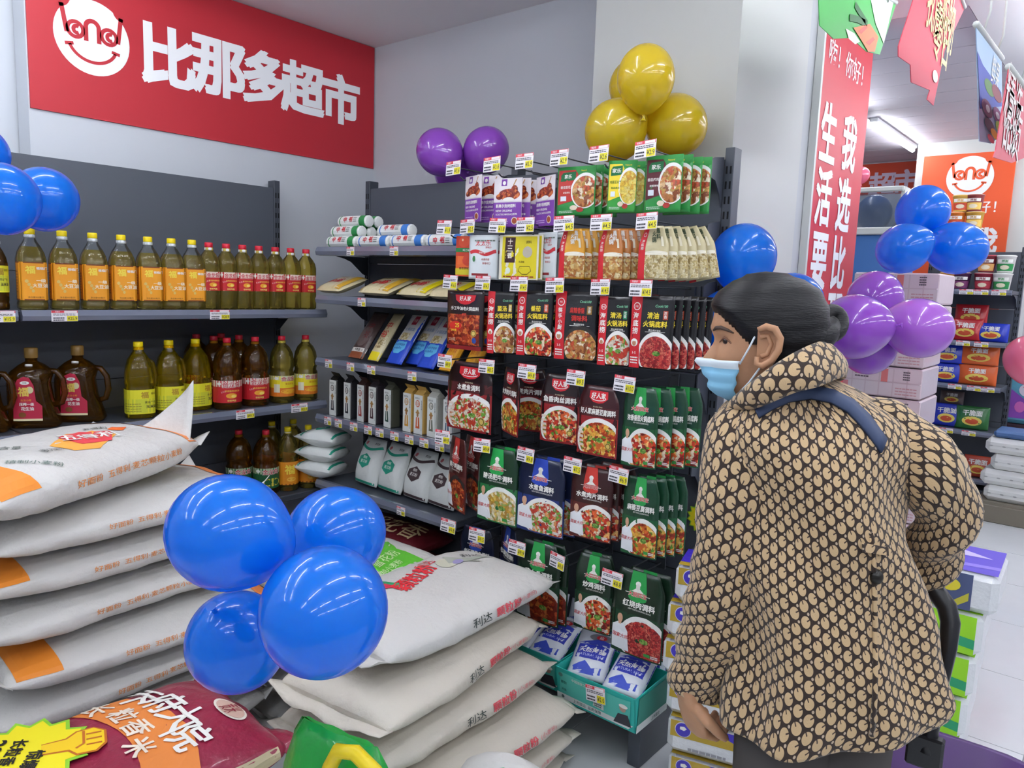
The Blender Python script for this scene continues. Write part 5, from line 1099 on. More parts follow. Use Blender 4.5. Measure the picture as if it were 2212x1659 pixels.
balloon('blue balloon with a dark spot, biggest of the sack cluster', GB, M_BLUE, 700, 1320, 137, 1.2, (-.4, .5, .3), el=1.03)
balloon('blue balloon, lowest of the big cluster, above the maroon rice sack', GB, M_BLUE, 512, 1386, 106, 1.42, (.2, -.4, .6))
GT = 'blue balloons on the oil shelves'
balloon('blue balloon at the picture edge above the orange label bottles', GT, M_BLUE, 3, 430, 76, 2.22, (-.5, .3, -.3)); balloon('blue balloon just above the first yellow cap bottles', GT, M_BLUE, 95, 431, 68, 2.46, (-1, 0, -.2)); balloon('blue balloon barely showing at the picture edge above two others', GT, M_BLUE, -42, 332, 56, 2.55, (0, 0, -1))
GP = 'purple balloons behind the shelf top'
balloon('purple balloon on the shelf top, nearer the red sign', GP, M_PURP, 950, 329, 50, 3.22, (.7, 0, -.6)); balloon('purple balloon on the shelf top, nearer the yellow balloons', GP, M_PURP, 1050, 325, 49, 3.22, (-.7, 0, -.6)); balloon('purple balloon mostly hidden behind the shelf top', GP, M_PURP, 985, 372, 47, 3.4, (0, 0, 1))
GY = 'yellow balloons over the shelf end'
balloon('yellow balloon at the top of its cluster', GY, M_YELL, 1395, 168, 62, 2.4, (0, 0, -1), el=1.12); balloon('yellow balloon of the cluster nearer the purple balloons', GY, M_YELL, 1330, 282, 65, 2.53, (.8, 0, .6)); balloon('yellow balloon of the cluster nearer the pillar', GY, M_YELL, 1460, 270, 65, 2.53, (-.8, 0, .6)); balloon('yellow balloon hidden behind the top one', GY, M_YELL, 1372, 188, 56, 2.72, (0, 0, -1))
GR_ = 'blue balloons behind the woman'
balloon('blue balloon touching the shelf end above the woman', GR_, M_BLUE, 1606, 556, 69, 2.32, (-.3, .3, -.8)); balloon('blue balloon behind the face of the woman', GR_, M_BLUE, 1574, 690, 66, 2.36, (.8, 0, .3)); balloon('blue balloon behind the hair of the woman, by the red banner', GR_, M_BLUE, 1712, 652, 62, 2.45, (-.8, 0, .3))
GC = 'blue balloons beyond the carton stack'
balloon('blue balloon at the top of the cluster by the orange pillar', GC, M_BLUE, 1993, 458, 54, 3.5, (-.2, 0, -1)); balloon('blue balloon of the upper cluster nearest the banner', GC, M_BLUE, 1952, 537, 53, 3.27, (.8, 0, .4)); balloon('blue balloon lying sideways nearest the noodle cups', GC, M_BLUE, 2066, 536, 56, 3.35, (-1, 0, .2), el=1.1)
GL_ = 'purple balloons on the carton stack'
balloon('purple balloon at the top of the carton stack cluster', GL_, M_PURP, 1890, 647, 58, 2.97, (0, 0, -1)); balloon('purple balloon beside the hair bun of the woman', GL_, M_PURP, 1846, 706, 70, 2.6, (1, 0, .1), el=1.05); balloon('lilac balloon lying sideways, palest of the cluster', GL_, M_PURL, 1984, 709, 64, 2.66, (-1, 0, .2), el=1.1); balloon('purple balloon lowest of the carton stack cluster', GL_, M_PURP, 1876, 748, 58, 2.83, (0, 0, 1))
balloon('pink balloon cut by the picture edge above the tissue pile', None, M_PINK, 2222, 775, 48, 4.6, (0, 0, -1)); balloon('pink balloon peeping out behind the red banner', None, M_PINK, 1862, 378, 16, 5.6, (0, 0, -1))
# ------------------------------------------------------------------ background beyond the pillar
M_BAN = mat('banner red', '#c02434', .45); M_FRAME = mat('banner frame white', '#cfd2ce', .4)
yb0, yb1 = 3.22, 3.95; XBn = -1.14
t = thing('wall_banner', 'tall red banner board with white characters on the pillar return', 'banner', (XBn, yb0, 0))
MB().box(0, .03, 0, .02, .5, CZ-.02).build('frame', M_FRAME, t); MB().box(.002, .012, .035, yb1-yb0, .5, CZ-.02).build('banner_board', M_BAN, t)
NP = lambda: Print(plane((.012, 0, 0), (0, 1, 0), (0, 0, 1)), 1, 1, .001)
def bp(px_, py_): q = at(px_, py_, X=XBn+.013); return q.y-yb0, q.z
for s, pts in (('生活要', ((1790, 287), (1779, 426), (1769, 564))), ('我选比那多', ((1835, 311), (1822, 443), (1811, 568)))):
    for c, (px_, py_) in zip(s, pts): a, b = bp(px_, py_); P = NP(); P.txt(c, a, b, .235, M_SW, 1, bold=.03, sx=.82); P.build('character', t)
a, b = bp(1811, 568); a2, b2 = bp(1822, 443); dz = b-b2
P = NP(); P.txt('那', a, b+dz, .235, M_SW, 1, bold=.03, sx=.82); P.build('character', t); P = NP(); P.txt('多', a, b+2*dz, .235, M_SW, 1, bold=.03, sx=.82); P.build('character', t); P = NP()
a, b = bp(1830, 137); P.txt('嗨！你好！', a, b, .105, M_SW, 1, bold=.004, maxw=.5); P.build('lettering', t)
# far red and orange signs
M_OR = mat('orange sign', '#e0582c', .5); M_ORR = mat('orange red sign', '#d0482c', .5)
q0, q1 = at(2000, 318, Y=7.06), at(2200, 310, Y=7.06)
t = thing('pillar_sign', 'orange pillar sign with white smiling round emblem', 'sign', ((q0.x+q1.x)/2, 7.06, 0)); wq = q1.x-q0.x
struct('wall_farpillar', MB().box(q0.x-.06, q1.x+.12, 7.07, 7.6, 0, CZ), M_FRAME)
MB().box(-wq/2, wq/2, -.02, 0, .6, 2.66).build('sign_board', M_OR, t); P = Print(plane((0, -.02, 0), (1, 0, 0), (0, 0, 1)), 1, 1, .002)
q = at(2095, 383, Y=7.04); bna(P, q.x-(q0.x+q1.x)/2, q.z, .165, M_OR, M_SW, 1); P.build('logo', t); P = Print(plane((0, -.02, 0), (1, 0, 0), (0, 0, 1)), 1, 1, .002)
q = at(2138, 447, Y=7.04); P.txt('你好！', q.x-(q0.x+q1.x)/2-.08, q.z, .1, M_SW, 1); P.build('lettering', t); P = Print(plane((0, -.02, 0), (1, 0, 0), (0, 0, 1)), 1, 1, .002); q = at(2120, 520, Y=7.04); P.txt('生我', q.x-(q0.x+q1.x)/2-.1, q.z, .2, M_SW, 1, bold=.03); P.build('lettering', t)
t = thing('far_sign', 'orange red sign with white characters on the far wall', 'sign', (-2.9, 7.845, 2.1))
MB().box(-.7, 1.34, -.02, 0, -.2, .655).build('sign_board', M_ORR, t); P = Print(plane((0, -.02, 0), (1, 0, 0), (0, 0, 1)), 1, 1, .002)
for c, px_, py_ in (('超', 1905, 400), ('市', 1958, 394)): q = at(px_, py_, Y=7.82); P.txt(c, q.x+2.9, q.z-2.1, .23, mat('sign lilac white', '#dccbe0', .5), 1, bold=.03)
P.build('lettering', t)
# hanging flags, edge on to the aisle
def flag(label, X, pts, m, deco, rail=True, xt=0):
    Q = [at(px_, py_, X=X) for px_, py_ in pts]; t = thing('hanging_flag', label, 'banner', (X, Q[0].y, Q[0].z)); o = Q[0]
    V = [(0, q.y-o.y, q.z-o.z) for q in Q]; n = len(V)
    mb = MB(); mb.add([(x, y, z) for x in (-.001, .001) for _, y, z in V], [tuple(range(n)), tuple(range(2*n-1, n-1, -1))] + [(i, n+i, n+(i+1) % n, (i+1) % n) for i in range(n)]); mb.build('flag', m, t)
    if rail:
        a, b = V[0], V[1]; MB().tube([(0, a[1], a[2]+.006), (0, b[1], b[2]+.006)], .008, 8).build('rail', M_FRAME, t)
        for f in (.25, .8): y = a[1]+(b[1]-a[1])*f; MB().tube([(0, y, a[2]+(b[2]-a[2])*f+.01), (.01, y, a[2]+.06), (0, y, CZ-o.z-.012)], .003, 6).build('hanger', M_FRAME, t)
    P = Print(plane((.0012, 0, 0), (0, 1, 0), (0, 0, 1)), 1, 1, .001); P.o = o
    def tp(px_, py_): q = at(px_, py_, X=X+.001); return q.y-o.y, q.z-o.z
    deco(P, tp); P.build('print', t) if P.mb.f else None
def ptxt(P, tp, s, l, r, hm, c):
    a, b = tp(*l), tp(*r); P.txt(s, (a[0]+b[0])/2, (a[1]+b[1])/2, hm, c, 1, bold=.008, sx=1, maxw=abs(b[0]-a[0]), shear=0)
def pe(P, tp, px_, py_, rx, ry, c, k, n=16):
    a, b = tp(px_, py_); a1, b1 = tp(px_+rx, py_); a2, b2 = tp(px_, py_+ry); P.ell(a, b, abs(a1-a), abs(b2-b), c, k, n, 2)
def dk_red(P, tp):
    ptxt(P, tp, '我店购物', (2000, 30), (2064, 22), .17, '#f0dc9a'); ptxt(P, tp, '零日', (2014, 84), (2050, 80), .15, '#f0dc9a'); pe(P, tp, 2019, 165, 6, 14, WHT, 1)
def dk_red2(P, tp):
    ptxt(P, tp, '精选', (2168, 226), (2206, 222), .14, '#f0e4e0'); ptxt(P, tp, '品质', (2168, 275), (2206, 272), .14, '#f0e4e0'); pe(P, tp, 2186, 320, 5, 10, WHT, 1)
def dk_blue(P, tp):
    F = lambda pts: [tp(*p) for p in pts]
    P.poly(F([(2110, 110), (2122, 140), (2150, 180), (2162, 200), (2163, 230), (2116, 235)]), '#4a5ab8', 0); ptxt(P, tp, '鲜果', (2140, 158), (2158, 160), .07, WHT)
    for n, (px_, py_, rx, ry, c) in enumerate(((2136, 190, 12, 16, '#5a8a4a'), (2152, 203, 12, 16, '#8a3a4a'), (2131, 235, 13, 18, '#6a2a58'), (2132, 235, 5, 8, '#d8d4dc'), (2153, 250, 11, 16, '#7a2f6a'), (2153, 250, 5, 7, '#d0ccd8'), (2136, 272, 12, 14, '#5a3a58'), (2156, 275, 8, 12, '#a8c83c'), (2146, 290, 9, 10, '#e8a02c'), (2138, 300, 8, 8, '#e05a70'))): pe(P, tp, px_, py_, rx, ry, c, 1+n*.2)
def dk_veg(P, tp):
    F = lambda pts: [tp(*p) for p in pts]
    P.poly(F([(1880, 0), (1930, 0), (1908, 95), (1890, 50)]), '#cfe6d4', 1); P.poly(F([(1842, 60), (1878, 52), (1896, 80), (1888, 112), (1874, 112), (1862, 92)]), '#e07848', 2); P.poly(F([(1852, 68), (1866, 56), (1872, 60), (1858, 74)]), '#c05a4a', 3); P.poly(F([(1868, 92), (1884, 80), (1888, 86), (1876, 98)]), '#c05a4a', 3); P.poly(F([(1826, 62), (1844, 72), (1856, 90), (1846, 96), (1832, 84)]), '#efe6dc', 1.5)
    P.line(F([(1846, 10), (1858, 30), (1872, 52)]), .02, '#17602a', 2); P.line(F([(1834, 38), (1852, 42), (1868, 50)]), .02, '#17602a', 2)
flag('big red hanging flag with cream characters', -.55, ((2052, -60), (2082, 20), (2040, 110), (2016, 228), (2002, 215), (2008, 195), (1968, 178), (1966, 140), (1940, 122), (1940, 100), (1972, 0)), mat('flag red', '#c83048', .5), dk_red)
flag('pale blue hanging flag with round fruit shapes', -.38, ((2108, 58), (2163, 132), (2165, 290), (2140, 310), (2115, 305)), mat('flag pale blue', '#b4d0ee', .5), dk_blue)
flag('red hanging flag with white characters, at the picture edge', -.3, ((2178, 150), (2262, 262), (2240, 330), (2185, 352), (2145, 340), (2150, 325)), mat('flag pink red', '#cc4458', .5), dk_red2)
flag('green and white hanging flag with a green vegetable shape above the banner', -.8, ((1800, -70), (1935, 10), (1900, 118), (1872, 112), (1838, 82), (1800, 84), (1770, 55), (1768, 0)), mat('flag pale green', '#2f9a3e', .5), dk_veg)
# noodle cup shelves facing us
YS = 6.4; KF = 1.14
sx0, sx1 = at(1985, 600, Y=YS).x, at(2192, 600, Y=YS).x; HS = at(2150, 538, Y=YS).z
M_ = Matrix.Translation((0, YS+.36, 0)); GS = gondola('dark far shelving with noodle cups and snack packs', M_, [sx0-.0, sx1], .36, None, HS, .12, .38, 4)
ZS = [at(2100, y, Y=YS).z for y in (626, 738, 834, 932, 1035)]
for k, z in enumerate(ZS):
    s = shelf(GS, sx0, sx1, z, .34)
for k, z in enumerate(ZS[:4]):
    for n, px_ in enumerate(((2080, 2112, 2150), (2085, 2125, 2200), (2078, 2120, 2150), (2070, 2120, 2170))[k][:3]):
        x = at(px_, 700, Y=YS-.0).x
        if x < sx1-.06: price_tag(f'small price tag on the far noodle shelving, shelf {ORD[k]}, {ORD[n]} along', Matrix.Translation((x, YS+.36-.34-.0275, z-.016)), '3.5', 'tags on the far shelving', .09, .036, n)
def cup(label, x, z, c1, c2, lid, y=YS+.1, first=None):
    t = thing('noodle_cup', label, 'noodle cup', (x, y, z), group='noodle cups'); mb = MB(); mb.lathe([(r_*KF, z_*KF) for r_, z_ in ((.042, 0), (.044, .004), (.054, .098), (.057, .1), (.057, .106))], 18); mb.build('cup', mat('cup '+c1, c1, .4), t)
    mb = MB(); mb.lathe([(.057*KF, .106*KF), (.05*KF, .109*KF)], 18); mb.build('lid', mat('cup '+lid, lid, .35), t)
    P = Print(lambda a, b: Vector(((.0435+.0105*b/.098+.0006)*math.cos(-PI/2+a/.049), (.0435+.0105*b/.098+.0006)*math.sin(-PI/2+a/.049), b))*KF, .12, .1, .0006); P.rect(-.45, .1, .45, .55, c2, 0, 10, 2); P.rect(-.35, .62, .35, .82, WHT, 1, 8, 1); P.txt('拌面', 0, .72, .16, c1 if c1 != '#e6e4de' else GRN, 2, bold=.02); P.ell(0, .32, .22, .14, '#e8dcc0', 1, 14, 2); P.build('print', t)
for i, (px_, lvl, c1, c2, lid, nm) in enumerate(((2048, 0, '#c8862c', '#e0b04a', '#e8d8a0', 'gold cup, lower, behind the blue balloons'), (2075, 0, '#4a2448', '#7a3a6a', '#e0dcd8', 'dark purple cup, lower, beside the gold one'), (2123, 0, '#8c2438', '#b83a4a', '#e4dcd8', 'maroon cup, lower'), (2163, 0, '#e6e4de', '#2c8a4a', '#dfe6de', 'white and green cup, lower, at the shelf end'), (2075, 1, '#c05a2c', '#e0a050', '#e8d8c0', 'orange cup, upper, beside the blue balloons'), (2126, 1, '#7a2430', '#d8a060', '#c83040', 'maroon cup with red lid, upper'), (2167, 1, '#e6e4de', '#2c8a4a', '#dfe6de', 'white and green cup, upper, at the shelf end'), (2048, 1, '#d8a030', '#e8c050', '#f0dca0', 'gold cup, upper, behind the blue balloons'))):
    cup('noodle cup on the far shelving: '+nm, at(px_, 620, Y=YS+.1).x, ZS[0]+.112*KF*lvl+.001, c1, c2, lid)
for i, (px_, lvl, c) in enumerate(((2062, 0, '#d89030'), (2100, 0, '#5a3a44'), (2058, 1, '#d8782c'), (2098, 1, '#c89a40'), (2066, 2, '#e0b050'), (2094, 2, '#8a3a3a'))): cup(f'{("gold", "plum", "orange", "ochre", "yellow", "brick red")[i]} noodle cup in the pile on top of the far shelving', at(px_, 500, Y=YS+.2).x, HS+.04+.112*KF*lvl, c, '#e8c060' if i % 2 else '#c84a30', '#e6dcc4', YS+.28)
def snack(key, label, px_, py_, w, h, c1, lab, y=YS+.1, z=None, rx=-.15, tt='干脆面'):
    def d(P): P.ell(0, .35, .3, .2, '#e8d060', 0, 16, 3); P.ell(0, .33, .2, .12, '#c8502c', 1, 12, 2); P.txt(tt, 0, .7, .24, WHT, 1, maxw=.7, bold=.03)
    if key not in PROTO: PROTO[key] = make_pouch(key, w*KF, h*KF, .05, c1, d) + (w, h)
    bm_, pr, w, h = PROTO[key]; r = thing('snack_pack', label, 'snack pack', (at(px_, py_, Y=y).x, y, z), group='snack packs on the far shelving'); r.rotation_euler = (rx, 0, random.uniform(-.1, .1)); link('packet', bm_, r); link('print', pr, r)
z1_, z2_, z3_, z4_ = ZS[1:5]
snack('s_red', 'red snack pack on the far shelving, lower of two', 2083, 730, .19, .14, '#b8242c', '', z=z1_+.002); snack('s_red', 'red snack pack on the far shelving, upper behind', 2095, 700, .19, .14, '#b8242c', '', YS+.2, z1_+.11); snack('s_blu', 'blue snack pack beside the red ones', 2140, 730, .19, .12, '#1c34b0', '', z=z1_+.002)
for k in (0, 1): snack('s_blu2', ('lower', 'upper')[k]+' blue noodle pack on the third far shelf', 2043, 800, .2, .125, '#1c34b8', '', z=z2_+.002+.128*KF*k, rx=-.05); snack('s_org', ('lower', 'upper')[k]+' orange noodle pack on the third far shelf', 2112, 800, .22, .13, '#d8622c', '', z=z2_+.002+.133*KF*k, rx=-.05)
snack('s_pur', 'purple noodle pack beside the blue ones on the far shelving', 1998, 810, .16, .15, '#5a2a8a', '', z=z2_+.002)
snack('s_blu3', 'blue and yellow soup noodle pack on the fourth far shelf', 2042, 920, .17, .15, '#2a3ab0', '', z=z3_+.002); snack('s_grn', 'green and yellow soup noodle pack on the fourth far shelf', 2098, 920, .19, .15, '#2c6a34', '', z=z3_+.002); snack('s_mar', 'maroon and yellow soup noodle pack on the fourth far shelf', 2000, 915, .15, .15, '#7a2430', '', z=z3_+.002); snack('s_clr', 'clear tub pack lying on the fourth far shelf packs', 2055, 870, .14, .09, '#6a5a58', '', YS+.2, z3_+.16)
snack('s_red2', 'red and yellow pack on the lowest far shelf', 2110, 1020, .16, .14, '#b8442c', '', z=z4_+.002)
# tissue cartons stacked behind the woman
M_CART = mat('carton wrap pale', '#d2bfc6', .3, coat=.3, bump=(60, .3, .004)); YC = 4.3
cx0, cx1 = at(1845, 600, Y=YC).x, at(2030, 600, Y=YC).x
ctop = at(1940, 588, Y=YC).z; nlay = 10; lh = ctop/nlay
cm = MB().box(-(cx1-cx0)/2, (cx1-cx0)/2, 0, .4, .003, lh-.003, 0, .008).mesh('carton', M_CART)
wr = (cx1-cx0); P = Print(plane((0, 0, 0), (1, 0, 0), (0, 0, 1)), wr, lh, .001)
for i in range(6): P.rect(-.5+i/6+.008, .06, -.5+(i+1)/6-.008, .48, '#dacdd2', 0, 1, 1); P.rect(-.5+i/6+.008, .52, -.5+(i+1)/6-.008, .94, '#dccbd2', 0, 1, 1)
P.rect(.02, .5, .1, .92, '#d87a78', 1, 1, 1); P.bars(-.3, .6, -.12, .9, 3, '#6a5a64', 1, .5); P.bars(.28, .6, .36, .9, 4, '#6a6068', 1, .6); P.rect(-.45, .08, -.38, .44, '#d88a90', 1, 1, 1); P.bars(.2, .12, .45, .4, 3, '#c89aa0', 1, .4)
pm_ = P.mb.mesh('print', P.mats)
for i in range(nlay):
    r = thing('tissue_carton', f'pale wrapped tissue carton, {["lowest", "second", "third", "fourth", "fifth", "sixth", "seventh", "eighth", "ninth", "topmost"][i]} of the stack behind the woman', 'carton', ((cx0+cx1)/2 + (.0, .02, .03, -.02, -.04, -.05, -.06, -.06, .0, .0)[i]*.5, YC, lh*i), group='wrapped tissue cartons'); link('carton', cm, r); link('print', pm_, r)
# folded tissue pile at the far end, each pack a thing
M_TIS = mat('white tissue wrap', '#e4e4e0', .4, bump=(50, .4, .004)); ty = 6.02; tx0 = at(2138, 1000, Y=ty).x
tb = MB().box(0, .6, 0, .3, .002, .108, 0, .03).mesh('pack', M_TIS); P = Print(plane((0, 0, 0), (1, 0, 0), (0, 0, 1)), .6, .11, .002)
for i in range(8): P.ell(.06+.125*i, .5, .02, .04, '#a8a8a6', 0, 8, 1); 
P.line([(.02, .055), (.58, .055)], .002, '#c0c0bc', 0); pp = P.mb.mesh('print', P.mats); zf = .14
MB_ = MB().box(tx0-.06, tx0+.7, ty-.04, ty+.34, 0, zf-.02, 0, .005).box(tx0-.05, tx0+.68, ty-.03, ty+.33, zf-.02, zf); o = MB_.build('pallet', mat('pallet grey', '#7d7668', .7)); tag(o, 'low grey platform under the white tissue pile', 'platform')
top_ = at(2150, 925, Y=ty).z; nl = int((top_-zf)/.11)
for i in range(nl):
    r = thing('tissue_pack', f'white tissue pack in the far pile, {ORD[i]} from the platform', 'tissue', (tx0+(-.02, -.05, .0, -.04, -.02, .03, -.06, -.01, .0)[i % 9], ty, zf+.11*i), group='white tissue packs in the far pile'); link('pack', tb, r); link('print', pp, r)
MB_ = MB().box(tx0, tx0+.6, ty+.02, ty+.28, zf+.11*nl+.003, zf+.11*nl+.05, 0, .015); o = MB_.build('tissue_pack', mat('teal purple wrap', '#4a6a9a', .4)); tag(o, 'teal and purple tissue pack on top of the far white pile', 'tissue')
# light blue pack and yellow cap bottles beyond it
q = at(2160, 850, Y=6.9); o = MB().box(q.x, q.x+.55, 6.9, 7.05, q.z-.22, q.z+.2, 0, .03).build('tissue_bale', mat('aqua wrap', '#6ab4d0', .4, var=.5)); tag(o, 'aqua and violet wrapped tissue bale at the picture edge', 'tissue'); P = Print(plane((q.x+.27, 6.9, q.z-.22), (1, 0, 0), (0, 0, 1)), .44, .44, .002); P.poly([(-.45, .1), (.2, .1), (-.45, .6)], '#8a4ab0', 0); P.ell(-.2, .6, .14, .12, '#e0d8e8', 1, 14, 2); P.ell(.1, .35, .1, .16, '#e8a8c8', 1, 14, 2); P.ell(-.3, .3, .08, .1, '#d06ab8', 1, 12, 2); P.build('print', o)
o = MB().box(q.x, q.x+.55, 6.91, 7.05, 0, q.z-.225, 0, .01).build('display_plinth', mat('plinth dark', '#3a2430', .6)); tag(o, 'dark plinth holding the aqua tissue bale', 'plinth')
# display cooler with a white frame behind the banner
q0, q1 = at(1840, 400, Y=5.0), at(1945, 420, Y=5.0); t = thing('display_cooler', 'cooler with white frame and grey glass behind the banner', 'cooler', (q0.x-.3, 5.0, 0)); wv = q1.x-q0.x+.3
MB().box(0, wv, .06, .5, 0, .75, 0, .01).build('body', M_FRAME, t)
za, zb = at(1890, 505, Y=5.0).z, at(1900, 400, Y=5.0).z
MB().box(0, wv, .08, .5, .755, za, 0, .004).build('inner_box', mat('cooler blue', '#4a78b8', .4), t); MB().box(0, wv, .06, .1, za, za+.045, 0, .006).build('frame_rail', M_FRAME, t); MB().box(0, wv, .06, .1, zb-.03, zb, 0, .006).build('frame_rail', M_FRAME, t)
MB().box(.02, wv-.02, .085, .095, za+.05, zb-.034).build('glass', mat('grey glass', '#6a7684', .15, alpha=.35, coat=.5), t); MB().box(0, wv, .46, .5, za+.01, zb).build('back', mat('cooler grey', '#8a8e98', .4), t); MB().box(wv-.02, wv, .101, .459, za+.05, zb).build('side', M_FRAME, t); MB().box(0, .02, .101, .459, za+.05, zb).build('side', M_FRAME, t); MB().box(0, wv, .1, .459, za+.0, za+.02).build('floor_plate', M_FRAME, t)
balloon('dark blue balloon behind the grey cooler glass', None, mat('balloon in glass', '#1c3f74', .3), 1888, 460, 36, (at(1888, 460, Y=5.28)-CAM).dot(FW), (0, 0, -1))

# ------------------------------------------------------------------ tissue packs beside the shelf end and in the aisle
M_GOLD = mat('gold tissue film', '#b89a2c', .3, metal=.2, coat=.3, bump=(60, .6, .005)); M_IND = mat('indigo film', '#3a2ab0', .3, coat=.3, bump=(50, .5, .004)); M_WF = mat('pale tissue film', '#e2e4e6', .3, coat=.3, bump=(60, .6, .006))
def tpack(w, d, h, top, front):
    b = MB().box(-w/2, w/2, 0, d, .002, h-.002, 0, .02).mesh('pack', M_WF)
    P = Print(plane((0, 0, 0), (1, 0, 0), (0, 0, 1)), w, h, .0012); front(P); pr = P.mb.mesh('print', P.mats)
    T = Print(plane((0, 0, h-.002), (1, 0, 0), (0, 1, 0)), w, d, .0012); top(T); tp = T.mb.mesh('top_print', T.mats); return b, pr, tp
def f_gold(P): P.rect(-.45, .5, .45, .93, M_GOLD, 0, 1, 1); P.ell(-.28, .72, .11, .2, '#d8d4e8', 1, 20, 2); P.ell(-.28, .72, .1, .18, M_IND, 2, 20, 2); P.ell(-.28, .76, .05, .06, WHT, 3, 5, 1); P.poly([(.05, .93), (.45, .93), (.45, .66)], M_IND, 1); P.bars(-.2, .2, .3, .32, 1, '#9a9aa0', 1, .6)
def t_ind(P): P.rect(-.46, .05, .46, .95, M_IND, 0, 1, 1); P.rect(-.46, .02, .46, .2, M_GOLD, 1, 1, 1); P.ell(.1, .5, .2, .18, '#6a5ad0', 1, 24, 2); P.ell(.1, .5, .19, .17, M_IND, 2, 24, 2); P.ell(.16, .5, .07, .09, WHT, 3, 7, 1)
tg = tpack(.22, .16, .118, t_ind, f_gold)
def stackup(proto, label, x, y, n, h, rz, group, jit, names):
    for i in range(n):
        r = thing('tissue_pack', label.format(names[i]), 'tissue', (x+jit[i % len(jit)], y+random.uniform(-.004, .004), h*i), rz, group); link('pack', proto[0], r); link('print', proto[1], r); link('top_print', proto[2], r)
stackup(tg, 'gold and white tissue pack with indigo top, {} of the stack by the shelf end', -.875, 1.985, 6, .118, .28, 'gold tissue packs', (.02, .012, .0, -.02, -.012, .006), ['lowest', 'second', 'third', 'fourth', 'fifth', 'topmost'])
stackup(tg, 'gold and white tissue pack behind the woman, {} of its low stack', -.63, 2.07, 3, .118, .28, 'gold tissue packs behind the woman', (0, .01), ['lowest', 'middle', 'topmost'])
def f_lime(c): 
    def f(P): P.rect(-.47, .06, .44, .94, c, 0, 1, 1); P.poly([(-.47, .62), (.44, .42), (.44, .2), (-.47, .4)], '#2c9a6a', 1); P.ell(.18, .4, .1, .08, WHT, 2, 14, 2)
    return f
def f_pur(P): P.rect(-.47, .06, .3, .94, '#4a5478', 0, 1, 1); P.ell(.12, .62, .09, .16, '#d8c838', 1, 14, 2); P.poly([(.1, .1), (.28, .5), (.28, .3), (.18, .1)], '#b8b03a', 1)
def t_pur(P): P.rect(-.48, .04, .48, .96, '#5a48c0', 0, 1, 1); P.poly([(-.4, .6), (.1, .8), (.4, .6), (0, .55)], '#c8bcec', 1); P.poly([(-.48, .2), (.48, .35), (.48, .25), (-.48, .08)], '#8a7ad8', 1)
def t_lime(P): P.rect(-.48, .04, .48, .96, '#9ad82c', 0, 1, 1)
tl_ = tpack(.3, .3, .138, t_lime, f_lime('#96d42a')); tp_ = tpack(.34, .3, .13, t_pur, f_pur)
AX = at(2092, 1450, Y=2.6).x
for i, (pr, h, lb) in enumerate(((tl_, .138, 'lime green tissue bale, lowest of the aisle stack behind the woman'), (tl_, .138, 'lime green tissue bale, second of the aisle stack'), (tl_, .138, 'lime green tissue bale, third of the aisle stack'), (tl_, .138, 'lime green tissue bale, upper one under the purple bale'), (tp_, .13, 'purple topped tissue bale on the lime green ones'))):
    r = thing('tissue_pack', lb, 'tissue', (AX-.15+.008*i, 2.6, .138*i), .04, 'bales in the aisle stack'); link('pack', pr[0], r); link('print', pr[1], r); link('top_print', pr[2], r)
# ------------------------------------------------------------------ the woman
ER = Vector((math.cos(YAW), math.sin(YAW), 0)); EF = Vector((-math.sin(YAW), math.cos(YAW), 0)); EZ = Vector((0, 0, 1))
DW = 1.38
def wp(px_, py_, dD=0): return at(px_, py_, D=DW+dD)
M_SKIN = mat('skin', '#b98a68', .5, sub=.08, bump=(90, .15, .002), var=.12); M_HAIR = None
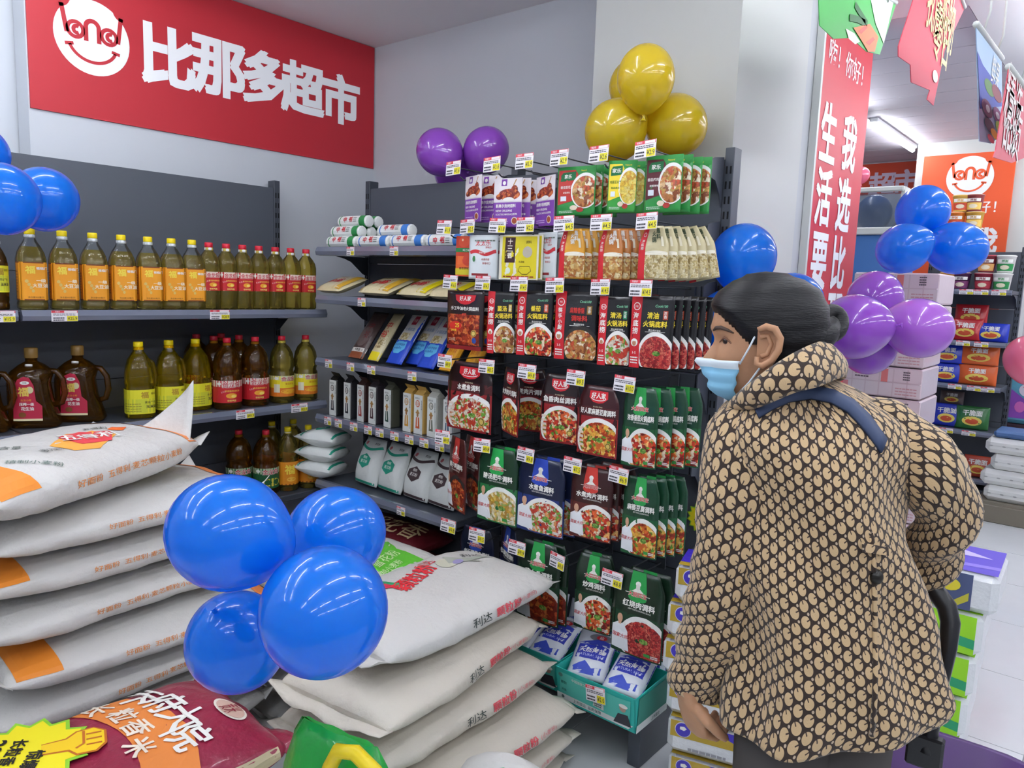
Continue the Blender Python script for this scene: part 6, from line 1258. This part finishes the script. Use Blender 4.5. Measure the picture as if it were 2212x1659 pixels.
# printed coat cloth: pale discs with a dark stem on a brown ground, in cloth metres
def coat_mat():
    m = bpy.data.materials.new('disc print coat cloth'); m.use_nodes = True; nt = m.node_tree; N = nt.nodes; Lk = nt.links; b = N['Principled BSDF']
    uv = N.new('ShaderNodeUVMap'); uv.uv_map = 'uv'
    S_ = .0245; sc = N.new('ShaderNodeVectorMath'); sc.operation = 'MULTIPLY'; sc.inputs[1].default_value = (1/S_, 1/(S_*1.732), 0)
    nz = N.new('ShaderNodeTexNoise'); nz.inputs['Scale'].default_value = 16; ad = N.new('ShaderNodeVectorMath'); ad.operation = 'MULTIPLY_ADD'; ad.inputs[1].default_value = (.007, .007, 0)
    Lk.new(uv.outputs[0], nz.inputs['Vector']); Lk.new(nz.outputs['Color'], ad.inputs[0]); Lk.new(uv.outputs[0], ad.inputs[2])
    rt_ = N.new('ShaderNodeVectorRotate'); rt_.inputs['Angle'].default_value = .5; Lk.new(ad.outputs[0], rt_.inputs['Vector']); Lk.new(rt_.outputs[0], sc.inputs[0])
    def M(op, a, b_=None, c=None):
        n = N.new('ShaderNodeMath'); n.operation = op
        for i, v in enumerate((a, b_, c)):
            if v is None: continue
            if isinstance(v, (int, float)): n.inputs[i].default_value = v
            else: Lk.new(v, n.inputs[i])
        return n.outputs[0]
    def lattice(ox, oy):
        a = N.new('ShaderNodeVectorMath'); a.operation = 'ADD'; a.inputs[1].default_value = (ox, oy, 0); Lk.new(sc.outputs[0], a.inputs[0])
        f = N.new('ShaderNodeVectorMath'); f.operation = 'FRACTION'; Lk.new(a.outputs[0], f.inputs[0])
        s = N.new('ShaderNodeSeparateXYZ'); Lk.new(f.outputs[0], s.inputs[0])
        x = M('SUBTRACT', s.outputs[0], .5); y = M('MULTIPLY', M('SUBTRACT', s.outputs[1], .5), 1.732); return x, y
    def disc(x, y, r): return M('LESS_THAN', M('ADD', M('MULTIPLY', x, x), M('MULTIPLY', y, y)), r*r)
    tot = None; dots = None; stems = None
    for i, (ox, oy) in enumerate(((0, 0), (.5, .5))):
        x, y = lattice(ox, oy); d = disc(x, y, .385); tot = d if tot is None else M('MAXIMUM', tot, d)
        a = (.9, -.6)[i]; xr = M('ADD', M('MULTIPLY', x, math.cos(a)), M('MULTIPLY', y, math.sin(a))); yr = M('SUBTRACT', M('MULTIPLY', y, math.cos(a)), M('MULTIPLY', x, math.sin(a)))
        st = M('MULTIPLY', M('LESS_THAN', M('ABSOLUTE', xr), .045), M('GREATER_THAN', yr, .12)); stems = M('MULTIPLY', st, d) if stems is None else M('MAXIMUM', stems, M('MULTIPLY', st, d))
        x, y = lattice(ox+.5, oy+.1667); d = disc(x, y, .1); dots = d if dots is None else M('MAXIMUM', dots, d)
    def mix(f, A, B):
        n = N.new('ShaderNodeMix'); n.data_type = 'RGBA'; Lk.new(f, n.inputs['Factor'])
        for k, v in (('A', A), ('B', B)):
            if isinstance(v, str): n.inputs[k].default_value = lin(v)
            else: Lk.new(v, n.inputs[k])
        return n.outputs['Result']
    c = mix(tot, '#29190f', '#bfa27a'); c = mix(stems, c, '#3a2a22'); c = mix(dots, c, '#b9a48c'); Lk.new(c, b.inputs['Base Color']); b.inputs['Roughness'].default_value = .85; b.inputs['Sheen Weight'].default_value = .2
    n2 = N.new('ShaderNodeTexNoise'); n2.inputs['Scale'].default_value = 500; bp = N.new('ShaderNodeBump'); bp.inputs['Strength'].default_value = .4; bp.inputs['Distance'].default_value = .002; Lk.new(uv.outputs[0], n2.inputs['Vector']); Lk.new(n2.outputs['Fac'], bp.inputs['Height']); Lk.new(bp.outputs['Normal'], b.inputs['Normal'])
    return m
M_COAT = coat_mat()
FOOT = at(1770, 1100, D=DW); FOOT.z = 0
wo = thing('person', 'woman in a brown disc-patterned coat and blue face mask with a black hair bun', 'person', (FOOT.x, FOOT.y, 0))
WI = Matrix.Translation((-FOOT.x, -FOOT.y, 0))
def wbuild(mb, name, m, parent=None):
    mb.v = [WI @ Vector(v) for v in mb.v]; return mb.build(name, m, parent or wo)
def lofted(secs, n=64, sub=4, amp=.006, R0=.2, seed=0, vscale=1, fold=None, caps=False):
    """secs: (centre, axis a, axis b, half a, half b, power); smooth interpolation between them; UV in metres"""
    def cr(p0, p1, p2, p3, t): return .5*((2*p1)+(p2-p0)*t+(2*p0-5*p1+4*p2-p3)*t*t+(3*p1-p0-3*p2+p3)*t**3)
    K = []
    for i in range(len(secs)-1):
        for j in range(sub):
            t = j/sub; q = [secs[max(0, i-1)], secs[i], secs[i+1], secs[min(len(secs)-1, i+2)]]
            K.append([cr(*(x[k] for x in q), t) for k in range(6)])
    K.append(list(secs[-1])); R_ = []; UV = []; v = 0; prev = None
    for c, a, b, ha, hb, pw in K:
        a = a.normalized(); b = (b-a*b.dot(a)).normalized()
        if prev is not None: v += (c-prev).length
        prev = c; ring = []
        for k in range(n+1):
            t = 2*PI*k/n; x, y = math.cos(t), math.sin(t); q = (abs(x)**pw+abs(y)**pw)**(-1/pw); d = a*(x*q*ha)+b*(y*q*hb); p = c+d
            dn = d.normalized(); w_ = noise.noise(p*7+Vector((seed, 0, 0)))*amp*1.3 + noise.noise(p*17+Vector((0, seed, 0)))*amp*.6
            if fold: w_ += fold(t, v, p)
            ring.append(p+dn*w_); UV.append((t*R0, v*vscale))
        ring[-1] = ring[0].copy(); R_.append(ring)
    mb = MB(); m = n+1; V = [p for r in R_ for p in r]
    mb.add(V, [(i*m+k, i*m+k+1, (i+1)*m+k+1, (i+1)*m+k) for i in range(len(R_)-1) for k in range(n)], 0, True); mb.uv = UV
    return mb
def ring(px_, py_, hw, hd, dD=0, pw=2.5, tilt_=0):
    c = wp(px_, py_, dD); return (c, (ER+EZ*tilt_), EF, hw*DW/F_PX, hd, pw)
# torso of the coat from hem to shoulders
torso = [ring(1778, 1512, 228, .16, 0, 2.4, .2), ring(1788, 1470, 226, .165, 0, 2.4, .12), ring(1785, 1400, 208, .162, 0, 2.4, .05), ring(1778, 1300, 196, .155, 0, 2.4), ring(1763, 1180, 186, .15, 0, 2.4), ring(1752, 1060, 184, .145, .0, 2.5), ring(1752, 970, 196, .14, .0, 2.6), ring(1748, 905, 186, .125, .01, 2.6, -.0), ring(1738, 865, 150, .1, .02, 2.4, .02), ring(1726, 838, 112, .085, .02, 2.2, .05), ring(1712, 818, 78, .07, .02, 2, .08)]
def fold_t(t, v, p): return .011*math.sin(t*8+v*5)*max(0, 1-v/.42) + .01*math.sin((p.z*20)+t*3.5)*max(0, math.sin(v*4.2))**2 + .006*math.sin(t*5-v*9)
tor = lofted(torso, 72, 5, .007, .245, 3, 1, fold_t)
TB = BVHTree.FromPolygons([v.copy() for v in tor.v], tor.f)
o = wbuild(tor, 'coat', M_COAT); s_ = o.modifiers.new('t', 'SOLIDIFY'); s_.thickness = .006; s_.offset = -1
# sleeves
def sleeve(path, seed, fold=None):
    secs = []; P_ = [wp(x, y, d) for x, y, d, r, f in path]
    for i, (x, y, d, r, f) in enumerate(path):
        t = (P_[min(i+1, len(P_)-1)]-P_[max(i-1, 0)]).normalized(); side = t.cross(FW).normalized(); dep = side.cross(t).normalized()
        secs.append((P_[i], side, dep, r*(DW+d)/F_PX, r*(DW+d)/F_PX*f, 2.2))
    return lofted(secs, 44, 5, .006, .088, seed, 1, fold)
fl_ = lambda t, v, p: .005*math.sin(v*70+t*2)*max(0, math.sin((v-.12)*5))
o = wbuild(sleeve([(1655, 905, .02, 58, 1), (1618, 950, -.01, 86, .8), (1604, 1050, -.03, 84, .75), (1592, 1160, -.03, 80, .75), (1572, 1270, -.01, 76, .8), (1545, 1370, .03, 70, .85), (1514, 1446, .06, 58, .9), (1497, 1486, .07, 51, .9)], 5, fl_), 'sleeve', M_COAT); s_ = o.modifiers.new('t', 'SOLIDIFY'); s_.thickness = .005
fr_ = lambda t, v, p: .009*math.sin(v*52+t*1.5)*max(0, math.sin((v-.02)*7))
o = wbuild(sleeve([(1858, 915, .02, 58, 1), (1900, 940, .0, 74, .85), (1955, 978, -.03, 72, .85), (2012, 1022, -.06, 70, .85), (2042, 1075, -.06, 60, .9), (2034, 1140, -.02, 54, .95), (2010, 1200, .03, 46, 1), (1990, 1238, .06, 40, 1)], 9, fr_), 'sleeve', M_COAT); s_ = o.modifiers.new('t', 'SOLIDIFY'); s_.thickness = .005
# collar, standing at the nape and falling open to the chest
CPTS = [((1556, 884), (1553, 898), .03), ((1585, 856), (1608, 888), -.03), ((1630, 818), (1660, 872), -.085), ((1680, 782), (1716, 850), -.11), ((1735, 752), (1766, 836), -.1), ((1776, 736), (1808, 818), -.06), ((1795, 745), (1826, 814), .0), ((1782, 762), (1815, 824), .07), ((1722, 792), (1742, 850), .12), ((1642, 822), (1652, 872), .12), ((1588, 850), (1588, 886), .07)]
def collar():
    T_ = [wp(a[0], a[1], d) for a, b, d in CPTS]; B_ = [wp(b[0], b[1], d*1.15) for a, b, d in CPTS]; V = []; UV = []; m = 6; u = 0; last = None; cnt = 0
    def cr(L, i, t):
        p0, p1, p2, p3 = L[max(0, i-1)], L[i], L[min(len(L)-1, i+1)], L[min(len(L)-1, i+2)]
        return .5*((2*p1)+(p2-p0)*t+(2*p0-5*p1+4*p2-p3)*t*t+(3*p1-p0-3*p2+p3)*t**3)
    for i in range(len(T_)-1):
        for q in range(5):
            a, b = cr(T_, i, q/5), cr(B_, i, q/5); u += (b-last).length if last is not None else 0; last = b; cnt += 1
            for j in range(m+1):
                f = j/m; p = a.lerp(b, f); p += (p-HCOL).normalized()*(.014*math.sin(f*PI)+noise.noise(p*15)*.006); V.append(p); UV.append((u, f*(a-b).length))
    mb = MB(); mb.add(V, [(i*(m+1)+j, i*(m+1)+j+1, (i+1)*(m+1)+j+1, (i+1)*(m+1)+j) for i in range(cnt-1) for j in range(m)], 0, True); mb.uv = UV; return mb
HCOL = wp(1700, 810, .02)
o = wbuild(collar(), 'collar', M_COAT); s_ = o.modifiers.new('t', 'SOLIDIFY'); s_.thickness = .008
# navy shoulder strap lying on the coat
def on_coat(px_, py_, off=.006):
    d = (FW + RT*((px_-1106)/F_PX) - UP*((py_-829.5)/F_PX)).normalized(); h, nrm, i_, dist = TB.ray_cast(CAM, d)
    return (h - d*off) if h else wp(px_, py_, -.1)
mb = MB(); top = [(1628, 878), (1660, 855), (1700, 838), (1750, 832), (1800, 840), (1845, 862), (1880, 895), (1905, 930), (1918, 948)]; bot = [(1640, 900), (1672, 880), (1708, 866), (1752, 860), (1795, 868), (1832, 888), (1862, 918), (1888, 950), (1906, 978)]
V = []; 
for a, b in zip(top, bot):
    for f in (0, .5, 1): V.append(on_coat(a[0]+(b[0]-a[0])*f, a[1]+(b[1]-a[1])*f, .009))
mb.add(V, [(i*3+k, i*3+k+1, i*3+3+k+1, i*3+3+k) for i in range(len(top)-1) for k in (0, 1)], 0, True)
o = wbuild(mb, 'shoulder_strap', mat('navy strap', '#2e3d5c', .6)); s_ = o.modifiers.new('t', 'SOLIDIFY'); s_.thickness = .006
mb = MB(); ve = [(1882, 1150), (1888, 1230), (1890, 1320), (1891, 1410), (1890, 1500), (1884, 1590)]; mb.tube([on_coat(x, y, .002) for x, y in ve], .0045, 8); mb.uv = [((p-ve0).dot(ER), p.z) for ve0 in [on_coat(1882, 1150)] for p in mb.v]; wbuild(mb, 'vent_edge', M_COAT)
mb = MB(); bq = on_coat(1893, 1246, .004); mb.ellipsoid(bq, (.011, .011, .013), 14, 8); wbuild(mb, 'button', mat('black button', '#16130f', .3))
mb = MB(); V = [on_coat(x, y, .007) for x, y in ((1862, 1172), (1915, 1182), (1916, 1200), (1862, 1192))]; mb.add(V, [(0, 1, 2, 3)]); mb.uv = [((p-V[0]).dot(ER), p.z) for p in V]; o = wbuild(mb, 'tab', M_COAT); s_ = o.modifiers.new('t', 'SOLIDIFY'); s_.thickness = .004
# head frame: x forward, y towards her left (the camera), z up
HC = at(1650, 735, D=1.385)
hf = (-ER*math.cos(.12)+EF*math.sin(.12)).normalized(); hl = EZ.cross(hf).normalized(); pt_ = -.05
hf2 = (hf*math.cos(pt_)+EZ*math.sin(pt_)).normalized(); hz = hf2.cross(hl).normalized()
def hp(x, y, z): return HC + hf2*x + hl*y + hz*z
PRO = [(-.112, .05, -.01, .018), (-.1, .078, .02, .042), (-.082, .088, .05, .056), (-.058, .089, .078, .066), (-.03, .088, .094, .073), (0, .087, .1, .0765), (.03, .092, .102, .078), (.06, .088, .098, .073), (.085, .07, .082, .06), (.1, .046, .056, .042), (.108, .02, .025, .02)]
def prof(z):
    for p, q in zip(PRO, PRO[1:]):
        if z <= q[0]:
            t = max(0, (z-p[0])/(q[0]-p[0])); return [p[k]+(q[k]-p[k])*t for k in (1, 2, 3)]
    return list(PRO[-1][1:])
def head(z, a, off=0):
    Fx, B, Wd = prof(z); c, s = math.cos(a), math.sin(a); q = (abs(c)**2.15+abs(s)**2.15)**(-1/2.15)
    x = (Fx if c > 0 else B)*c*q; y = Wd*s*q; aa = abs(((a+PI) % (2*PI))-PI)
    x += .026*max(0, 1-aa/.24)*max(0, 1-abs(z+.035)/.035) + .005*max(0, 1-abs(z-.022)/.016)*max(0, 1-aa/.9)
    x -= .007*math.exp(-((aa-.42)/.17)**2-((z-.002)/.011)**2); x += .006*math.exp(-((aa-.6)/.3)**2-((z+.03)/.018)**2)
    d = Vector((c, s, .0)); return Vector((x, y, z)) + d*off
body = MB(); zs = [-.112+.22*i/26 for i in range(27)]
body.rings([[hp(*head(z, 2*PI*k/64)) for k in range(64)] for z in zs])
nb, nt2 = wp(1706, 868, .04), hp(-.03, 0, -.06); body.tube([nb-EZ*.06, nb, nb.lerp(nt2, .5), nt2], [.075, .062, .055, .052], 20)
def cap_(sec, n=28):
    return [[c + a.normalized()*(math.cos(2*PI*k/n)*ha) + b.normalized()*(math.sin(2*PI*k/n)*hb) for k in range(n)] for c, a, b, ha, hb, _ in sec]
body.rings(cap_([(c, Vector((a.x, a.y, 0)), b, ha*.78, hb*.72, p) for c, a, b, ha, hb, p in torso]))
def limb(pts, rs): body.tube([wp(*p) for p in pts], rs, 14)
limb([(1650, 915, .02), (1604, 1060, -.02), (1590, 1180, -.02), (1560, 1330, .02), (1520, 1450, .06), (1500, 1475, .07), (1487, 1490, .075)], [.05, .044, .04, .036, .03, .026, .026])
limb([(1870, 915, .02), (1950, 975, -.02), (2015, 1040, -.05), (2030, 1110, -.04), (2008, 1200, .04), (1980, 1245, .07)], [.05, .044, .042, .036, .028, .026])
for sx in (-80, 38):
    hpn = wp(1785+sx, 1480); body.tube([hpn, Vector((hpn.x, hpn.y, .45)), Vector((hpn.x, hpn.y, .1)), Vector((hpn.x, hpn.y, .04))], [.08, .06, .042, .045], 14)
def hand(wrist, dirn, palmn, thumb_side, curl, s=1.0):
    """palm, four fingers of different lengths and a thumb from the side of the palm"""
    d = dirn.normalized(); nrm = (palmn-d*palmn.dot(d)).normalized(); sd = d.cross(nrm)*thumb_side
    pc = wrist + d*.045*s
    body.rings([[wrist + d*t + sd*(math.cos(2*PI*k/16)*w_) + nrm*(math.sin(2*PI*k/16)*h_) for k in range(16)] for t, w_, h_ in ((-.02, .024, .018), (.01, .03, .017), (.04, .038, .016), (.07, .04, .014), (.085, .036, .012))])
    for i, (off, ln) in enumerate(((.029, .07), (.0095, .078), (-.0105, .073), (-.029, .058))):
        p = wrist + d*.075 + sd*off; pts = [p-d*.02, p]; ang = 0; r_ = [.0095, .0092]
        for k, f in enumerate((.45, .31, .24)):
            ang += curl*(1, 1.25, .8)[k]; p = p + (d*math.cos(ang)+nrm*math.sin(ang))*ln*f; pts.append(p); r_.append((.0088, .0082, .0068)[k])
        body.tube(pts, r_, 10)
    p = wrist + d*.02 + sd*.026; pts = [p, p + (d*.6+sd*.75+nrm*.15).normalized()*.03]; pts.append(pts[-1] + (d*.85+sd*.3+nrm*.4).normalized()*.03); pts.append(pts[-1] + (d*.85-sd*.15+nrm*.5).normalized()*.024)
    body.tube(pts, [.013, .0115, .01, .0078], 10)
hw_ = wp(1484, 1496, .05); hand(hw_, (-EZ*.8+ER*.25+EF*.1), EZ*.2+ER*.9+EF*.35, 1, .8, .8)
HRW = wp(1978, 1240, .075); hand(HRW, (-EZ*.5+EF*.6-ER*.3), -EZ*.6-ER*.4, -1, .75)
me = None
body.v = [WI @ v for v in body.v]; tmp = body.build('body_raw', M_SKIN); rm = tmp.modifiers.new('r', 'REMESH'); rm.mode = 'VOXEL'; rm.voxel_size = .0042; sm = tmp.modifiers.new('s', 'SMOOTH'); sm.iterations = 2; sm.factor = .4
dg = bpy.context.evaluated_depsgraph_get(); dg.update(); me = bpy.data.meshes.new_from_object(tmp.evaluated_get(dg)); bpy.data.objects.remove(tmp)
for p in me.polygons: p.use_smooth = True
me.materials.clear(); me.materials.append(M_SKIN); link('body', me, wo)
# ear, eye, brow
mb = MB(); ea = [(0, .028), (-.012, .034), (-.026, .03), (-.034, .014), (-.032, -.006), (-.022, -.024), (-.008, -.034), (.002, -.03), (.001, -.018)]
E0 = Vector((.028, .0802, -.004)); mb.tube([hp(E0.x+x, E0.y+.012-.35*x, E0.z+z) for x, z in ea], [.005, .0062, .0066, .0066, .0062, .006, .0066, .005, .004], 10); mb.tube([hp(E0.x+x, E0.y+.008-.2*x, E0.z+z) for x, z in ((-.004, .016), (-.016, .018), (-.022, .004), (-.016, -.014), (-.006, -.018))], .0042, 8)
V = [hp(E0.x-.014, E0.y+.007, E0.z-.002)] + [hp(E0.x+x*.92, E0.y+.008-.3*x, E0.z+z*.92) for x, z in ea]; mb.add(V, [(0, i, i+1) for i in range(1, len(V)-1)] + [(0, len(V)-1, 1)], 0, True)
wbuild(mb, 'ear', M_SKIN)
ez = .0015; eA = .5
mb = MB()
for sg in (1, -1): c = head(ez, sg*eA, -.0035); mb.ellipsoid(hp(*c), (.0095, .0095, .0075), 14, 10)
wbuild(mb, 'eye', mat('eye dark', '#2a1c16', .2))
for sg in (1, -1):
    mb = MB(); mb.tube([hp(*head(ez+dz, sg*a_, .0008)) for a_, dz in ((.28, -.003), (.38, .004), (.5, .006), (.62, .004), (.74, -.003))], [.001, .0022, .0026, .0022, .001], 8); wbuild(mb, 'eyelid', mat('lid skin', '#7a5440', .55))
    mb = MB(); mb.tube([hp(*head(.022+dz, sg*a_, .0006)) for a_, dz in ((.22, -.002), (.36, .003), (.52, .004), (.7, .0), (.82, -.005))], [.002, .0035, .0036, .0028, .0012], 8); wbuild(mb, 'eyebrow', mat('brow hair', '#4a3a32', .8))
# face mask: pleated sheet from nose to chin with ear loops
M_MASK = mat('mask blue', '#8cc6e4', .7, bump=(300, .2, .001)); M_MASKW = mat('mask white', '#e2edf4', .7)
n, m = 24, 16; V = []
for j in range(m+1):
    f = j/m; z = -.032-.078*f
    for i in range(n+1):
        a = -1.0+2.0*i/n; p = head(max(z, -.108), a*(1-.12*f), .0065); k = max(0, 1-abs(a)/.8)
        p.x += .004*k*math.sin(min(1, f*1.6)*PI*.5+.2) + (.002*math.sin(f*PI*6.5)); p.x = max(p.x, .03); 
        if f > .8: p.x -= .02*(f-.8)/.2*k*.5
        V.append(hp(p.x, p.y, z))
mb = MB(); mb.add(V, [(j*(n+1)+i, j*(n+1)+i+1, (j+1)*(n+1)+i+1, (j+1)*(n+1)+i) for j in range(m) for i in range(n)], 0, True); mb.m = [1 if i//n < 3 else 0 for i in range(m*n)]
o = wbuild(mb, 'face_mask', [M_MASK, M_MASKW]); s_ = o.modifiers.new('t', 'SOLIDIFY'); s_.thickness = .0015
for sg in (1, -1):
    mb = MB(); a0 = head(-.037, sg*1.0, .007); b0 = Vector((.028, sg*.083, .02)); mb.tube([hp(*a0), hp(*a0.lerp(b0, .5)+Vector((0, sg*.004, 0))), hp(*b0)], .0018, 8)
    a1 = head(-.1, sg*.88, .008); b1_ = Vector((.018, sg*.079, -.038)); mb.tube([hp(*a1), hp(*a1.lerp(b1_, .5)+Vector((0, sg*.012, 0))), hp(*b1_)], .0018, 8); wbuild(mb, 'ear_loop', M_MASKW)
# hair drawn back into a bun
def hair_mat():
    m = bpy.data.materials.new('black hair strands'); m.use_nodes = True; nt = m.node_tree; b = nt.nodes['Principled BSDF']; b.inputs['Base Color'].default_value = lin('#0b0a0d'); b.inputs['Roughness'].default_value = .45; b.inputs['Specular IOR Level'].default_value = .3
    tc = nt.nodes.new('ShaderNodeTexCoord'); mp = nt.nodes.new('ShaderNodeMapping'); mp.inputs['Scale'].default_value = (60, 60, 420); mp.inputs['Rotation'].default_value = (.0, .35, YAW); nz = nt.nodes.new('ShaderNodeTexNoise'); nz.inputs['Scale'].default_value = 1.0; nz.inputs['Detail'].default_value = 4
    bp = nt.nodes.new('ShaderNodeBump'); bp.inputs['Strength'].default_value = .5; bp.inputs['Distance'].default_value = .002; nt.links.new(tc.outputs['Object'], mp.inputs[0]); nt.links.new(mp.outputs[0], nz.inputs['Vector']); nt.links.new(nz.outputs['Fac'], bp.inputs['Height']); nt.links.new(bp.outputs['Normal'], b.inputs['Normal']); return m
M_HAIR = hair_mat()
def front(z):
    if z < -.004: return .0
    for (z0, x0), (z1, x1) in zip(((-.004, .035), (.012, .055), (.05, .088), (.07, .12)), ((.012, .055), (.05, .088), (.07, .12), (.2, .4))):
        if z <= z1: return x0+(x1-x0)*(z-z0)/(z1-z0)
    return .4
n, zz = 96, [-.085+.195*i/40 for i in range(41)]; V = []; keep = []
for z in zz:
    for k in range(n):
        a = 2*PI*k/n; p = head(z, a); d = front(z)-p.x; off = .013*max(0, min(1, d/.03))-.001; q = head(z, a, off + .002*noise.noise(Vector((z*70, a*1.5, 0)))); q.z += max(0, (z-.06))*.22; V.append(hp(*q)); keep.append(d > -.002)
top_ = len(V); V.append(hp(0, 0, .125)); Fc = []
for j in range(len(zz)-1):
    for k in range(n):
        f = (j*n+k, j*n+(k+1) % n, (j+1)*n+(k+1) % n, (j+1)*n+k)
        if all(keep[i] for i in f): Fc.append(f)
Fc += [((len(zz)-1)*n+k, (len(zz)-1)*n+(k+1) % n, top_) for k in range(n)]
mb = MB(); mb.add(V, Fc, 0, True); o = wbuild(mb, 'hair', M_HAIR); s_ = o.modifiers.new('t', 'SOLIDIFY'); s_.thickness = .004
mb = MB(); b0 = hp(-.095, .01, .0); bc = wp(1792, 702, .0); mb.tube([hp(-.06, .0, .02), b0, b0.lerp(bc, .55), bc], [.06, .042, .026, .022], 18); wbuild(mb, 'gathered_hair', M_HAIR)
mb = MB(); rgt = (bc-b0).normalized(); up_ = rgt.cross(FW).normalized()
mb.tube([bc + rgt*(.026*math.cos(t)+.004) + up_*(.018*math.sin(t)) for t in [2*PI*k/20 for k in range(20)]], .0155, 12, closed=True); mb.ellipsoid(bc, (.018, .018, .018), 14, 10); wbuild(mb, 'bun', M_HAIR)
# trousers and shoes
M_TROU = mat('dark grey trousers', '#4a4644', .8)
mb = MB()
for sx in (-80, 38):
    hpn = wp(1785+sx, 1480); mb.tube([hpn, Vector((hpn.x, hpn.y, .5)), Vector((hpn.x, hpn.y, .09))], [.092, .085, .066], 20)
wbuild(mb, 'trousers', M_TROU)
for sx in (-80, 38):
    hpn = wp(1785+sx, 1480); c = Vector((hpn.x, hpn.y, 0)) + EF*.05; mb = MB()
    mb.rings([[c + EF*(math.sin(2*PI*k/24)*l_) + ER*(math.cos(2*PI*k/24)*w_) + EZ*z + EF*s2 for k in range(24)] for z, l_, w_, s2 in ((0, .13, .048, 0), (.02, .132, .05, 0), (.05, .11, .045, -.015), (.075, .07, .045, -.05), (.09, .06, .045, -.055))]); wbuild(mb, 'shoe', mat('black shoe', '#1c1a1c', .5))
# purple hand basket with black handle
M_BASK = mat('purple basket plastic', '#4a2668', .35); q = wp(2005, 1650, .25)
t = thing('shopping_basket', 'purple shopping basket with a black handle held by the woman', 'basket', M=Matrix.Translation((q.x, q.y, q.z-.22)) @ Matrix.Rotation(YAW-.62, 4, 'Z'))
def rr_(w_, d_, z, n=32): return [(w_*sq_r(1, 2*PI*k/n, 5)*math.cos(2*PI*k/n), d_*sq_r(1, 2*PI*k/n, 5)*math.sin(2*PI*k/n), z) for k in range(n)]
MB().rings([rr_(.155, .1, .0), rr_(.165, .11, .01), rr_(.2, .135, .21), rr_(.212, .147, .215), rr_(.212, .147, .225), rr_(.195, .13, .225), rr_(.16, .105, .015), rr_(.05, .04, .014)]).build('basket_body', M_BASK, t)
B_I = t.matrix_world.inverted() if False else (Matrix.Translation((q.x, q.y, q.z-.22)) @ Matrix.Rotation(YAW-.62, 4, 'Z')).inverted()
M_BLK = mat('black handle plastic', '#17171b', .3)
hpts = [wp(*p) for p in ((1950, 1238, .07), (1985, 1250, .05), (2020, 1275, .03), (2045, 1310, .02), (2053, 1345, .01), (2048, 1400, .0), (2033, 1470, .0), (2020, 1530, .0), (2008, 1590, .0), (2000, 1625, .0))]
MB().tube([B_I @ p for p in hpts], [.0165, .0175, .0175, .0175, .017, .015, .0135, .013, .014, .014], 12).build('handle', M_BLK, t)
g_ = B_I @ wp(2000, 1600, 0); MB().box(g_.x-.03, g_.x+.03, g_.y-.012, g_.y+.012, g_.z-.05, g_.z+.012, 0, .004).build('handle_bracket', M_BLK, t)
bpy.data.objects.remove(_to)
bpy.context.view_layer.update()
